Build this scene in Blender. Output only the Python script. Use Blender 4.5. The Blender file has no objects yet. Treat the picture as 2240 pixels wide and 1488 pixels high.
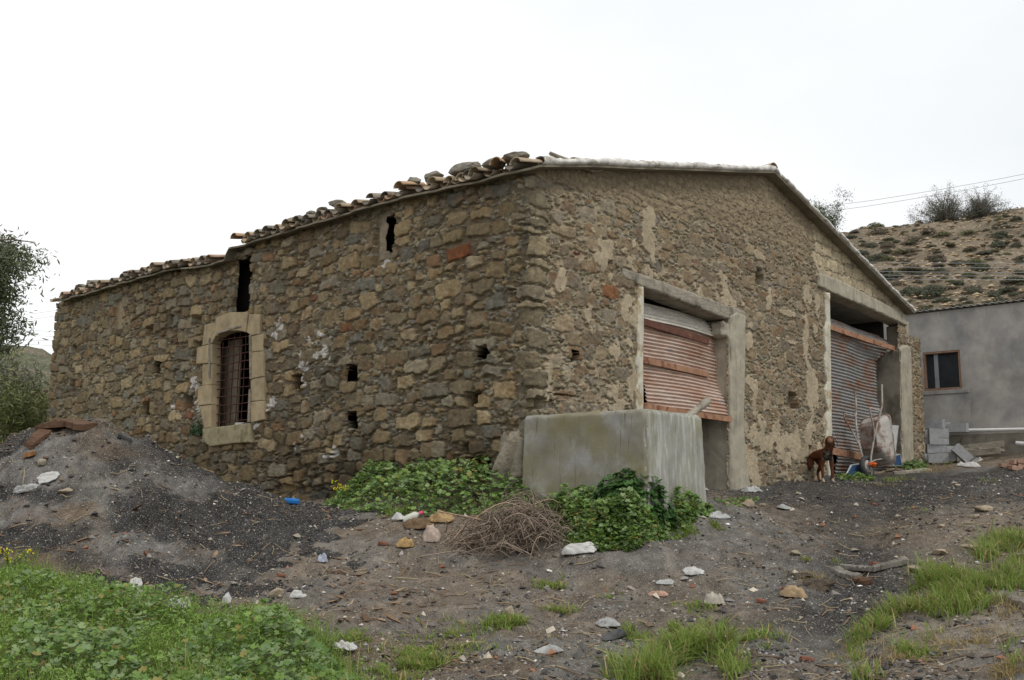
import bpy, bmesh, math, random
import numpy as np
from mathutils import Vector, Matrix

random.seed(7)
RNG = np.random.default_rng(11)
R = math.radians
SC = bpy.context.scene
COL = SC.collection

# ---------------------------------------------------------------- camera, sky, sun, exposure
FPX, PITCH, ROLL = 2151.5, 0.15873, 0.01348      # focal length for a 2240 px wide frame; eye at z = 0
cam_d = bpy.data.cameras.new('camera')
cam_d.sensor_width = 36.0
cam_d.lens = FPX / 2240 * 36.0
cam_d.clip_end = 3000
cam_d.clip_start = 0.05
cam = bpy.data.objects.new('camera', cam_d)
COL.objects.link(cam)
cr, sr, cp, sp = math.cos(ROLL), math.sin(ROLL), math.cos(PITCH), math.sin(PITCH)
def cam2world(a, b):
    a, b = a * cr - b * sr, a * sr + b * cr
    return np.array([a, cp - b * sp, sp + b * cp])
_f = cam2world(0, 0)
_r = cam2world(1, 0) - _f
_u = cam2world(0, 1) - _f
cam.matrix_world = Matrix(((_r[0], _u[0], -_f[0], 0), (_r[1], _u[1], -_f[1], 0), (_r[2], _u[2], -_f[2], 0), (0, 0, 0, 1)))
SC.camera = cam

SUN_EL, SUN_AZ = 55.0, 138.0        # azimuth clockwise from +Y (north): behind the camera, to the right
w = bpy.data.worlds.new('World'); SC.world = w; w.use_nodes = True
nt = w.node_tree; nt.nodes.clear()
sky = nt.nodes.new('ShaderNodeTexSky'); sky.sky_type = 'NISHITA'; sky.sun_disc = False
sky.sun_elevation = R(SUN_EL); sky.sun_rotation = R(SUN_AZ); sky.dust_density = 3.0
tc = nt.nodes.new('ShaderNodeTexCoord')
mp = nt.nodes.new('ShaderNodeMapping'); mp.inputs['Scale'].default_value = (1.0, 1.0, 2.2)
nz = nt.nodes.new('ShaderNodeTexNoise'); nz.inputs['Scale'].default_value = 1.3; nz.inputs['Detail'].default_value = 5; nz.inputs['Roughness'].default_value = 0.5
sep = nt.nodes.new('ShaderNodeSeparateXYZ')
grad = nt.nodes.new('ShaderNodeMath'); grad.operation = 'MULTIPLY_ADD'; grad.inputs[1].default_value = -0.55; grad.inputs[2].default_value = 0.18
addn = nt.nodes.new('ShaderNodeMath'); addn.operation = 'ADD'
ramp = nt.nodes.new('ShaderNodeValToRGB')
ramp.color_ramp.elements[0].position = 0.34; ramp.color_ramp.elements[0].color = (0.745, 0.79, 0.815, 1)
ramp.color_ramp.elements[1].position = 0.80; ramp.color_ramp.elements[1].color = (1.0, 1.0, 1.0, 1)
scl = nt.nodes.new('ShaderNodeVectorMath'); scl.operation = 'SCALE'; scl.inputs['Scale'].default_value = 10.0
mix = nt.nodes.new('ShaderNodeMix'); mix.data_type = 'RGBA'; mix.inputs[0].default_value = 0.93
bg = nt.nodes.new('ShaderNodeBackground'); bg.inputs['Strength'].default_value = 0.10
wo = nt.nodes.new('ShaderNodeOutputWorld')
L_ = nt.links.new
L_(tc.outputs['Generated'], mp.inputs['Vector']); L_(mp.outputs[0], nz.inputs['Vector'])
L_(tc.outputs['Generated'], sep.inputs[0]); L_(sep.outputs['X'], grad.inputs[0])
L_(nz.outputs['Fac'], addn.inputs[0]); L_(grad.outputs[0], addn.inputs[1]); L_(addn.outputs[0], ramp.inputs[0])
L_(ramp.outputs['Color'], scl.inputs[0]); L_(sky.outputs[0], mix.inputs[6]); L_(scl.outputs[0], mix.inputs[7])
L_(mix.outputs[2], bg.inputs['Color']); L_(bg.outputs[0], wo.inputs['Surface'])
sd = bpy.data.lights.new('sun', 'SUN'); sd.energy = 1.4; sd.angle = R(14); sd.color = (1, 0.965, 0.91)
sun = bpy.data.objects.new('sun', sd); COL.objects.link(sun)
_sdir = Vector((math.sin(R(SUN_AZ)) * math.cos(R(SUN_EL)), math.cos(R(SUN_AZ)) * math.cos(R(SUN_EL)), math.sin(R(SUN_EL))))
sun.rotation_euler = _sdir.to_track_quat('Z', 'Y').to_euler(); sun.location = (5, -5, 30)
SC.view_settings.view_transform = 'Standard'; SC.view_settings.look = 'None'
SC.view_settings.exposure = 0.20; SC.view_settings.gamma = 1.0

# ---------------------------------------------------------------- photograph geometry -> world
def ray(px, py):
    return cam2world((px - 1120) / FPX, (744 - py) / FPX)
def at(px, py, Y):
    r = ray(px, py)
    return r * (Y / r[1])
AZ = 0.73805
DF = np.array([math.sin(AZ), math.cos(AZ), 0.0])     # along the gable wall, to the right
DL = np.array([-math.cos(AZ), math.sin(AZ), 0.0])    # along the long wall, to the left
NF, NL = -DL, -DF                                    # outward normals
ZZ = np.array([0, 0, 1.0])
C0 = at(1170, 600, 12.0); C0[2] = 0.0                # the near corner of the barn
def plane_hit(px, py, P, d):
    r = ray(px, py)
    M = np.array([[r[0], -d[0]], [r[1], -d[1]]])
    t, s = np.linalg.solve(M, P[:2])
    return float(s), float(t * r[2])
def WL(px, py, n=0.0): return plane_hit(px, py, C0 + NL * n, DL)
def WF(px, py, n=0.0): return plane_hit(px, py, C0 + NF * n, DF)
def PF(s, z, n=0.0): return C0 + DF * s + NF * n + ZZ * z
def PL(s, z, n=0.0): return C0 + DL * s + NL * n + ZZ * z

# ---------------------------------------------------------------- numpy noise
def _h(ix, iy, seed):
    n = (ix.astype(np.int64) * 374761393 + iy.astype(np.int64) * 668265263 + seed * 1274126177) & 0xffffffff
    n = ((n ^ (n >> 13)) * 1274126177) & 0xffffffff
    n = n ^ (n >> 16)
    return (n & 0xffff) / 65535.0
def vn(x, y, seed=0):
    x = np.asarray(x, float); y = np.asarray(y, float)
    ix = np.floor(x); iy = np.floor(y); fx = x - ix; fy = y - iy
    fx = fx * fx * (3 - 2 * fx); fy = fy * fy * (3 - 2 * fy)
    a = _h(ix, iy, seed); b = _h(ix + 1, iy, seed); c = _h(ix, iy + 1, seed); d = _h(ix + 1, iy + 1, seed)
    return (a * (1 - fx) + b * fx) * (1 - fy) + (c * (1 - fx) + d * fx) * fy
def fbm(x, y, seed=0, o=4):
    v = 0; a = 0.5; t = 0
    for k in range(o):
        v = v + a * vn(x, y, seed + k * 17); t += a
        x = x * 2.03 + 3.1; y = y * 2.03 + 1.7; a *= 0.5
    return v / t
def sstep(a, b, x):
    t = np.clip((x - a) / (b - a), 0, 1)
    return t * t * (3 - 2 * t)
def in_poly(X, Y, poly):
    ins = np.zeros(np.shape(X), bool); n = len(poly)
    for i in range(n):
        x1, y1 = poly[i]; x2, y2 = poly[(i + 1) % n]
        if y1 == y2: continue
        c = ((y1 > Y) != (y2 > Y)) & (X < (x2 - x1) * (Y - y1) / (y2 - y1) + x1)
        ins ^= c
    return ins

# ---------------------------------------------------------------- object helpers
def wloc(o):
    v = Vector((0, 0, 0))
    while o is not None:
        v = v + Vector(o.location); o = o.parent
    return v
def link(name, me, parent=None, local=False):
    o = bpy.data.objects.new(name, me); COL.objects.link(o)
    if parent is not None:
        o.parent = parent
        if not local: o.location = -wloc(parent)
    return o
def tag(o, label=None, cat=None, group=None, kind=None):
    if label: o['label'] = label
    if cat: o['category'] = cat
    if group: o['group'] = group
    if kind: o['kind'] = kind
    return o
def thing(name, loc, label, cat, group=None):
    o = bpy.data.objects.new(name, None); COL.objects.link(o); o.location = Vector(loc)
    o.empty_display_size = 0.2
    return tag(o, label, cat, group)
def np_mesh(name, V, F, mats, col=None, smooth=False, midx=None):
    """V (n,3); F list of (m,k) int arrays; col (n,3) linear"""
    V = np.asarray(V, float)
    if not isinstance(F, list): F = [F]
    me = bpy.data.meshes.new(name)
    me.vertices.add(len(V)); me.vertices.foreach_set('co', V.ravel().astype(np.float32))
    tot = np.concatenate([np.full(len(f), f.shape[1]) for f in F])
    lv = np.concatenate([f.ravel() for f in F])
    me.loops.add(len(lv)); me.loops.foreach_set('vertex_index', lv.astype(np.int32))
    st = np.concatenate([[0], np.cumsum(tot)[:-1]])
    me.polygons.add(len(tot)); me.polygons.foreach_set('loop_start', st.astype(np.int32))
    me.polygons.foreach_set('loop_total', tot.astype(np.int32))
    me.polygons.foreach_set('use_smooth', np.full(len(tot), bool(smooth)))
    if midx is not None: me.polygons.foreach_set('material_index', np.asarray(midx, np.int32))
    me.update(calc_edges=True); me.validate()
    if col is not None:
        at_ = me.color_attributes.new('col', 'FLOAT_COLOR', 'POINT')
        c4 = np.ones((len(V), 4), np.float32); c4[:, :3] = col
        at_.data.foreach_set('color', c4.ravel())
    for m in (mats if isinstance(mats, (list, tuple)) else [mats]): me.materials.append(m)
    return me
def bm_mesh(name, bm, m, smooth=False):
    me = bpy.data.meshes.new(name); bmesh.ops.recalc_face_normals(bm, faces=bm.faces)
    bm.to_mesh(me); bm.free(); me.materials.append(m)
    if smooth:
        for p in me.polygons: p.use_smooth = True
    return me
def add_box(bm, c, ax, half, bev=0.0, jit=0.0):
    """oriented box: ax = three unit vectors"""
    g = bmesh.ops.create_cube(bm, size=2.0)
    vs = g['verts']
    if bev > 0:
        for v in vs: v.co = Vector((v.co.x * half[0], v.co.y * half[1], v.co.z * half[2]))
        es = list({e for v in vs for e in v.link_edges})
        r = bmesh.ops.bevel(bm, geom=es, offset=bev, segments=2, profile=0.5, affect='EDGES')
        vs = list({v for f in r['faces'] for v in f.verts} | {v for v in vs if v.is_valid})
        vs = _island(vs)
    else:
        for v in vs: v.co = Vector((v.co.x * half[0], v.co.y * half[1], v.co.z * half[2]))
    A = [Vector(a) for a in ax]; c = Vector(c)
    for v in vs:
        p = v.co
        q = c + A[0] * p.x + A[1] * p.y + A[2] * p.z
        if jit: q += Vector((random.uniform(-jit, jit), random.uniform(-jit, jit), random.uniform(-jit, jit)))
        v.co = q
    return vs
def _island(vs):
    seen = set(vs); st = list(vs)
    while st:
        v = st.pop()
        for e in v.link_edges:
            o = e.other_vert(v)
            if o not in seen: seen.add(o); st.append(o)
    return list(seen)
AXF = (DF, NF, ZZ); AXL = (-DL, NL, ZZ); AXW = ((1, 0, 0), (0, 1, 0), (0, 0, 1))
def prism(bm, pts, P, n0, n1, bev=0.012):
    """polygon of (s,z) on a wall plane, extruded from n0 (inside) to n1 (outside)"""
    A = [bm.verts.new(Vector(P(s, z, n0))) for s, z in pts]
    B = [bm.verts.new(Vector(P(s, z, n1))) for s, z in pts]
    fs = [bm.faces.new(A[::-1]), bm.faces.new(B)]
    for i in range(len(pts)):
        j = (i + 1) % len(pts)
        fs.append(bm.faces.new((A[i], A[j], B[j], B[i])))
    bmesh.ops.recalc_face_normals(bm, faces=fs)
    if bev:
        es = [e for e in fs[1].edges]
        bmesh.ops.bevel(bm, geom=es, offset=bev, segments=2, profile=0.6, affect='EDGES')
def tube_np(paths, radii, k=5, cols=None):
    """many tubes: paths list of (m,3), radii list of (m,) -> V,F,col"""
    V = []; F = []; CC = []; base = 0
    ang = np.arange(k) / k * 2 * np.pi
    for i, (p, r) in enumerate(zip(paths, radii)):
        p = np.asarray(p, float); m = len(p); r = np.broadcast_to(np.asarray(r, float), (m,))
        t = np.gradient(p, axis=0); t /= np.linalg.norm(t, axis=1)[:, None] + 1e-9
        ref = np.array([0, 0, 1.0]) if abs(t[:, 2]).mean() < 0.8 else np.array([1.0, 0.2, 0])
        a = np.cross(t, ref); a /= np.linalg.norm(a, axis=1)[:, None] + 1e-9
        b = np.cross(t, a)
        ring = p[:, None, :] + r[:, None, None] * (np.cos(ang)[None, :, None] * a[:, None, :] + np.sin(ang)[None, :, None] * b[:, None, :])
        V.append(ring.reshape(-1, 3))
        ii = np.arange(m - 1)[:, None] * k; jj = np.arange(k)[None, :]; j2 = (jj + 1) % k
        F.append((np.stack([ii + jj, ii + j2, ii + k + j2, ii + k + jj], -1).reshape(-1, 4)) + base)
        F.append(np.array([[q for q in range(k - 1, -1, -1)], [(m - 1) * k + q for q in range(k)]]) + base) if k == 4 else None
        if cols is not None: CC.append(np.repeat(np.asarray(cols[i])[None, :], m * k, 0))
        base += m * k
    F = [f for f in F if f is not None]
    return np.concatenate(V), [np.concatenate(F)], (np.concatenate(CC) if cols is not None else None)
def tube_mesh(name, paths, radii, m, k=8, cols=None):
    V, F, c = tube_np(paths, radii, k, cols)
    # close the ends with fans
    return np_mesh(name, V, F, m, c, smooth=True)
def curve_pts(pts, n=24):
    """Catmull-Rom through points"""
    P = np.asarray(pts, float); P = np.vstack([2 * P[0] - P[1], P, 2 * P[-1] - P[-2]])
    out = []
    segs = len(P) - 3
    for i in range(segs):
        t = np.linspace(0, 1, max(2, n // segs + 1))[:, None]
        if i < segs - 1: t = t[:-1]
        a, b, c, d = P[i:i + 4]
        out.append(0.5 * ((2 * b) + (c - a) * t + (2 * a - 5 * b + 4 * c - d) * t ** 2 + (3 * b - a - 3 * c + d) * t ** 3))
    return np.vstack(out)

def roughen(o, vox=0.022, amt=0.006, fr=9.0, chip=0.02):
    """remesh a clean-edged part and wear it: fine waviness and chipped arrises"""
    md = o.modifiers.new('remesh', 'REMESH'); md.mode = 'VOXEL'; md.voxel_size = vox
    dg = bpy.context.evaluated_depsgraph_get(); me = bpy.data.meshes.new_from_object(o.evaluated_get(dg)); o.modifiers.clear()
    n = len(me.vertices); co = np.empty(n * 3, np.float32); me.vertices.foreach_get('co', co); co = co.reshape(-1, 3).astype(float); no = np.empty(n * 3, np.float32); me.vertices.foreach_get('normal', no); no = no.reshape(-1, 3)
    w_ = fbm(co[:, 0] * fr + co[:, 2] * fr * .7, co[:, 1] * fr - co[:, 2] * fr * .8, 17, 3) - .5
    # arrises: vertices whose normal leans away from all three main axes lose a little more
    ax = np.stack([np.abs(no @ DF), np.abs(no @ DL), np.abs(no[:, 2])], 1).max(1); e_ = np.clip((0.97 - ax) * 5, 0, 1)
    ch_ = e_ * chip * np.clip(fbm(co[:, 0] * 5 + co[:, 2] * 4, co[:, 1] * 5 - co[:, 2] * 3, 23, 3) * 2.4 - .85, 0, 1)
    co = co + no * (w_ * amt * 2 - ch_)[:, None]
    me.vertices.foreach_set('co', co.ravel().astype(np.float32)); me.polygons.foreach_set('use_smooth', np.ones(len(me.polygons), bool)); me.name = o.data.name
    old = o.data; o.data = me; bpy.data.meshes.remove(old); me.update(); return o
# ---------------------------------------------------------------- materials
def mat(name, base=(0.3, 0.3, 0.3), rough=0.9, var=0.25, scale=6.0, attr=False, bump=0.25, bscale=60.0, bdist=0.01,
        spots=None, spots2=None, spots3=None, trans=0.0, metal=0.0, stretch=(1, 1, 1), spec=0.12, fine=0.0, alpha=None):
    """spots = (colour, noise scale, low, high, stretch)"""
    m = bpy.data.materials.new(name); m.use_nodes = True
    t = m.node_tree; N = t.nodes; K = t.links.new
    bs = N['Principled BSDF']
    bs.inputs['Roughness'].default_value = rough; bs.inputs['Metallic'].default_value = metal
    bs.inputs['Specular IOR Level'].default_value = spec
    geo = N.new('ShaderNodeNewGeometry')
    def noise(sc, st=(1, 1, 1), det=5, rg=0.6):
        mpn = N.new('ShaderNodeMapping'); mpn.inputs['Scale'].default_value = st
        n_ = N.new('ShaderNodeTexNoise'); n_.inputs['Scale'].default_value = sc; n_.inputs['Detail'].default_value = det; n_.inputs['Roughness'].default_value = rg
        K(geo.outputs['Position'], mpn.inputs[0]); K(mpn.outputs[0], n_.inputs['Vector']); return n_.outputs['Fac']
    def remap(f, a, b, c, d):
        r = N.new('ShaderNodeMapRange'); r.inputs[1].default_value = a; r.inputs[2].default_value = b; r.inputs[3].default_value = c; r.inputs[4].default_value = d
        K(f, r.inputs[0]); return r.outputs[0]
    if attr:
        at_ = N.new('ShaderNodeAttribute'); at_.attribute_name = 'col'; c = at_.outputs['Color']
    else:
        rgb = N.new('ShaderNodeRGB'); rgb.outputs[0].default_value = (*base, 1); c = rgb.outputs[0]
    for sp_ in (spots, spots2, spots3):
        if sp_:
            f = remap(noise(sp_[1], sp_[4] if len(sp_) > 4 else (1, 1, 1)), sp_[2], sp_[3], 0, 1)
            mx = N.new('ShaderNodeMix'); mx.data_type = 'RGBA'
            K(f, mx.inputs[0]); K(c, mx.inputs[6]); mx.inputs[7].default_value = (*sp_[0], 1); c = mx.outputs[2]
    if var:
        f = remap(noise(scale, stretch), 0.25, 0.75, 1 - var, 1 + var)
        vm = N.new('ShaderNodeVectorMath'); vm.operation = 'SCALE'; K(c, vm.inputs[0]); K(f, vm.inputs['Scale']); c = vm.outputs[0]
    if fine:
        f = remap(noise(220.0, stretch, 3, 0.7), 0.3, 0.7, 1 - fine, 1 + fine)
        vm = N.new('ShaderNodeVectorMath'); vm.operation = 'SCALE'; K(c, vm.inputs[0]); K(f, vm.inputs['Scale']); c = vm.outputs[0]
    K(c, bs.inputs['Base Color'])
    if bump:
        b = N.new('ShaderNodeBump'); b.inputs['Strength'].default_value = bump; b.inputs['Distance'].default_value = bdist
        K(noise(bscale, stretch, 6, 0.65), b.inputs['Height']); K(b.outputs[0], bs.inputs['Normal'])
    if trans:
        tr = N.new('ShaderNodeBsdfTranslucent'); K(c, tr.inputs['Color'])
        ms = N.new('ShaderNodeMixShader'); ms.inputs[0].default_value = trans
        K(bs.outputs[0], ms.inputs[1]); K(tr.outputs[0], ms.inputs[2]); K(ms.outputs[0], N['Material Output'].inputs['Surface'])
    return m
M = {}
M['stone'] = mat('rubble_stone', attr=True, var=0.26, scale=16, bump=0.8, bscale=55, bdist=0.014, fine=0.24)
M['ashlar'] = mat('cut_sandstone', (0.37, 0.295, 0.185), var=0.3, scale=5, bump=0.6, bscale=35, bdist=0.012, spots=((0.18, 0.14, 0.085), 40, 0.62, 0.72), spots2=((0.24, 0.22, 0.15), 3, 0.55, 0.8), fine=0.12)
M['sill'] = mat('mossy_sill_stone', (0.30, 0.26, 0.165), var=0.3, scale=6, bump=0.6, bscale=30, spots=((0.13, 0.125, 0.06), 5, 0.5, 0.7), fine=0.12)
M['concrete'] = mat('weathered_concrete', (0.345, 0.315, 0.25), var=0.28, scale=4, bump=0.5, bscale=60, spots=((0.20, 0.18, 0.14), 3.5, 0.55, 0.75, (1, 1, 0.35)), spots2=((0.38, 0.33, 0.24), 9, 0.5, 0.7), spots3=((.17, .145, .11), 8, .58, .72, (3, 3, .25)), fine=0.14)
M['plaster_strip'] = mat('old_plaster', (0.52, 0.49, 0.40), var=0.25, scale=5, bump=0.5, bscale=40, spots=((0.36, 0.28, 0.17), 6, 0.5, 0.62), fine=0.1)
M['wood'] = mat('grey_weathered_wood', (0.29, 0.26, 0.21), var=0.35, scale=7, bump=0.6, bscale=25, stretch=(1, 1, 5), spots=((0.13, 0.12, 0.09), 5, 0.5, 0.7), fine=0.15)
M['roof_board'] = mat('roof_boards', (0.20, 0.175, 0.13), var=0.35, scale=4, bump=0.4, bscale=30, fine=0.12)
M['verge'] = mat('verge_mortar', (0.62, 0.60, 0.56), var=0.3, scale=9, bump=0.8, bscale=40, spots=((0.30, 0.27, 0.22), 7, 0.5, 0.65), fine=0.15)
M['tile'] = mat('clay_tile', attr=True, var=0.3, scale=9, bump=0.4, bscale=60, fine=0.12)
M['dark'] = mat('barn_inside_shade', (0.055, 0.048, 0.042), var=0.3, scale=3)  # interior gloom put into the colour, so openings and holes look black
M['shutter_a'] = mat('rusty_pale_shutter', (0.53, 0.43, 0.37), rough=0.7, var=0.2, scale=8, bump=0.2, stretch=(1, 1, 5), spots=((0.37, 0.225, 0.155), 1.6, 0.32, 0.70, (1, 1, 4)), spots2=((0.30, 0.32, 0.34), 4.0, 0.60, 0.75, (1, 1, 2.5)), fine=0.12)
M['shutter_top'] = mat('pale_shutter_top', (0.56, 0.53, 0.47), rough=0.65, var=0.25, scale=8, bump=0.2)
M['shutter_b'] = mat('grey_rusty_shutter', (0.25, 0.245, 0.235), rough=0.65, var=0.2, scale=8, bump=0.2, stretch=(1, 1, 4), spots=((0.25, 0.135, 0.085), 1.9, 0.47, 0.66, (1, 1, 2.2)), spots2=((0.22, 0.22, 0.215), 3.0, 0.6, 0.7, (1, 1, 2)), fine=0.12)
M['rust'] = mat('orange_rust', (0.33, 0.185, 0.115), rough=0.8, var=0.3, scale=9, bump=0.3, spots=((0.16, 0.055, 0.035), 6, 0.52, 0.66), fine=0.12)
M['rust_dark'] = mat('dark_rust', (0.13, 0.062, 0.045), rough=0.8, var=0.3, scale=9, bump=0.3, spots=((0.24, 0.11, 0.065), 9, 0.6, 0.72))
M['grille'] = mat('grille_rust', (0.075, 0.034, 0.026), rough=0.8, var=0.3, scale=20, bump=0.2)
M['tank'] = mat('tank_concrete', (0.245, 0.238, 0.21), var=0.22, scale=3, bump=0.4, bscale=50, spots=((0.20, 0.178, 0.085), 1.3, 0.36, 0.70, (1, 1, 1.3)), spots2=((0.33, 0.325, 0.31), 2.2, 0.54, 0.72, (1, 1, 1)), spots3=((0.13, 0.12, 0.085), 9, 0.60, 0.72, (3, 3, .22)), fine=0.1)
M['tank_front'] = mat('tank_front_concrete', (0.285, 0.28, 0.245), var=0.2, scale=3, bump=0.4, bscale=50, spots=((0.245, 0.235, 0.16), 1.7, 0.5, 0.66, (1, 1, .6)), spots2=((0.42, 0.42, 0.40), 6, 0.48, 0.70, (3, 3, 0.5)), spots3=((0.15, 0.14, 0.10), 9, 0.60, 0.72, (3, 3, .22)), fine=0.1)
M['render'] = mat('grey_cement_render', (0.37, 0.352, 0.325), var=0.28, scale=1.6, bump=0.35, bscale=70, spots=((0.25, 0.245, 0.24), 1.4, 0.46, 0.66), spots2=((0.29, 0.265, 0.215), 2.2, 0.56, 0.75, (2, 2, .4)), spots3=((.21, .20, .18), 6, .62, .74, (2.5, 2.5, .2)), fine=0.12)
M['cblock'] = mat('cinder_block', (0.33, 0.335, 0.34), var=0.2, scale=12, bump=0.6, bscale=120, fine=0.15)
M['tin'] = mat('corrugated_sheet', (0.36, 0.35, 0.33), rough=0.6, var=0.3, scale=5, bump=0.1)
M['glass'] = mat('dusty_dark_glass', (0.028, 0.032, 0.036), rough=0.12, var=0.3, scale=3, bump=0.02, spec=0.5)
M['alu'] = mat('grey_window_bar', (0.22, 0.23, 0.24), rough=0.5, var=0.15, scale=5, bump=0.0)
M['wood_orange'] = mat('brown_window_frame', (0.24, 0.15, 0.10), rough=0.7, var=0.3, scale=8, bump=0.2)
M['white_plastic'] = mat('white_plastic', (0.46, 0.45, 0.43), rough=0.5, var=0.12, scale=9, bump=0.2, bscale=25, spots=((0.42, 0.37, 0.31), 14, 0.60, 0.75))
M['white_pipe'] = mat('white_pipe', (0.68, 0.68, 0.67), rough=0.45, var=0.1, scale=3, bump=0.0)
M['grey_sheet'] = mat('grey_plastic_sheet', (0.38, 0.38, 0.37), rough=0.5, var=0.2, scale=8, bump=0.3)
M['slate'] = mat('grey_slate', (0.30, 0.30, 0.29), var=0.3, scale=14, bump=0.5, spots=((0.14, 0.14, 0.14), 20, 0.55, 0.7), fine=0.12)
M['rock'] = mat('field_stone', (0.27, 0.235, 0.175), var=0.35, scale=7, bump=0.8, bscale=25, fine=0.15)
M['roof_rock'] = mat('roof_stone', (0.235, 0.215, 0.175), var=0.4, scale=9, bump=0.8, bscale=30, fine=0.15)
M['pale_rock'] = mat('pale_rock', (0.30, 0.245, 0.175), var=0.25, scale=9, bump=0.7, bscale=25, fine=0.12)
M['brick'] = mat('red_brick', (0.21, 0.095, 0.062), var=0.3, scale=12, bump=0.5, fine=0.15)
M['pale_brick'] = mat('pale_brick', (0.36, 0.23, 0.17), var=0.3, scale=12, bump=0.5, fine=0.15)
M['bark'] = mat('brown_bark', (0.105, 0.062, 0.040), var=0.4, scale=9, bump=0.8, bscale=20, stretch=(1, 1, 3), fine=0.2)
M['plank'] = mat('grey_board', (0.17, 0.155, 0.135), var=0.35, scale=9, bump=0.7, bscale=20, fine=0.15)
M['char'] = mat('charred_rubber', (0.075, 0.075, 0.075), rough=0.75, var=0.35, scale=10, bump=0.4)
M['leaf'] = mat('weed_leaf', attr=True, rough=0.55, var=0.15, scale=20, bump=0.0, trans=0.25, spec=0.35)
M['grass'] = mat('grass_blade', attr=True, rough=0.6, var=0.15, scale=8, bump=0.0, trans=0.3, spec=0.25)
M['twig'] = mat('dry_twig', attr=True, rough=0.9, var=0.2, scale=20, bump=0.0)
M['scatter'] = mat('scattered_bits', attr=True, rough=0.9, var=0.15, scale=30, bump=0.0)
M['trunk'] = mat('tree_bark', (0.17, 0.14, 0.105), var=0.35, scale=5, bump=0.5)
M['dog'] = mat('brown_dog_coat', attr=True, rough=0.9, var=0.2, scale=18, bump=0.25, bscale=90, spec=0.08)
M['barrow_rust'] = mat('rusty_barrow_tray', (0.33, 0.295, 0.265), rough=0.75, var=0.2, scale=7, bump=0.3, spots=((0.17, 0.095, 0.070), 7, 0.38, 0.60), spots2=((0.10, 0.05, 0.035), 3, 0.62, 0.75), fine=0.15)
M['barrow_tube'] = mat('dirty_white_tube', (0.36, 0.33, 0.295), rough=0.7, var=0.25, scale=12, bump=0.2, spots=((0.20, 0.13, 0.10), 5, 0.5, 0.66))
M['tyre'] = mat('black_tyre', (0.06, 0.06, 0.062), rough=0.8, var=0.3, scale=12, bump=0.2)
M['orange_rag'] = mat('orange_cloth', (0.50, 0.10, 0.025), rough=0.9, var=0.25, scale=25, bump=0.5)
M['blue'] = mat('blue_panel', (0.035, 0.075, 0.16), rough=0.5, var=0.25, scale=6, bump=0.05)
M['blue_bright'] = mat('bright_blue_plastic', (0.025, 0.15, 0.42), rough=0.5, var=0.2, scale=9, bump=0.2)
M['pale_frame'] = mat('pale_grey_frame', (0.45, 0.46, 0.45), rough=0.5, var=0.2, scale=9, bump=0.05)
M['pink'] = mat('pink_cap', (0.70, 0.08, 0.20), rough=0.4, var=0.1, bump=0.0)
M['bottle'] = mat('dirty_white_bottle', (0.52, 0.53, 0.46), rough=0.4, var=0.15, scale=14, bump=0.05)
M['wire'] = mat('cable', (0.33, 0.33, 0.34), rough=0.6, var=0.0, bump=0.0)
M['tilewhite'] = mat('white_wall_tiles', (0.52, 0.52, 0.54), rough=0.4, var=0.12, scale=5, bump=0.0)
M['straw'] = mat('dry_straw', attr=True, rough=0.95, var=0.2, scale=20, bump=0.0)

# ---------------------------------------------------------------- terrain
GP = [  # (photo x, photo y, depth) : points of the ground as seen
    (-500, 1488, 6.6), (0, 1488, 6.7), (560, 1488, 6.9), (1120, 1488, 7.0), (1700, 1488, 6.8), (2240, 1488, 6.3), (2700, 1488, 5.8),
    (560, 1400, 7.9), (1120, 1400, 8.1), (1700, 1400, 7.9), (2240, 1400, 7.2),
    (0, 1330, 8.4), (560, 1330, 8.8), (1120, 1300, 9.4), (1400, 1300, 9.4), (1700, 1320, 8.9), (2000, 1310, 8.7), (2240, 1310, 8.2), (2600, 1310, 7.6),
    (800, 1200, 10.6), (1120, 1215, 10.6), (1400, 1210, 10.7), (1700, 1230, 10.3), (2000, 1225, 10.1), (2240, 1210, 9.9),
    (1000, 1140, 11.4), (1250, 1160, 10.8), (1400, 1165, 10.5), (1560, 1140, 11.0), (1700, 1140, 12.4), (2000, 1130, 12.6), (2240, 1110, 12.8), (2700, 1110, 12.5),
    (1060, 1090, 12.3), (1412, 1114, 11.0), (1490, 1095, 11.6), (1545, 1088, 12.2), (1250, 1118, 11.3), (1150, 1105, 11.7), (1600, 1082, 15.0), (1700, 1062, 16.2), (1800, 1058, 17.0), (1812, 1036, 18.3), (1900, 1043, 18.8), (1985, 1022, 20.6),
    (2000, 1062, 16.6), (2240, 1034, 16.5), (2110, 1012, 21.4), (2240, 1003, 20.5), (2500, 985, 20.0),
    (640, 1100, 14.5), (600, 1092, 15.5), (850, 1090, 13.6), (300, 1055, 18.5), (100, 985, 22.0), (-200, 975, 22.0), (-600, 960, 22),
    (50, 958, 26.0), (-300, 940, 27.0), (0, 1220, 11.0), (-500, 1250, 9.6), (250, 1190, 11.6), (-600, 1110, 14),
]
def ray_m(px, py, Y): return at(px, py, Y)
G_P = [tuple(at(*g)) for g in GP] + [(0, 0, -1.62), (-3, 0, -1.6), (3.5, 0.5, -1.5), (0, 3.2, -1.52), (-4, 3.5, -1.5), (5, 3.5, -1.4), (-9, 4, -1.4), (10, 4, -1.15),
        (14, 12, 0.2), (16, 20, 1.6), (-14, 14, 0.2), (22, 30, 3.0), (14, 30, 2.6), (0, 30, 1.8), (-9, 32, 2.2), (-20, 30, 2.4)]
G_P = np.array(G_P)
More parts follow.
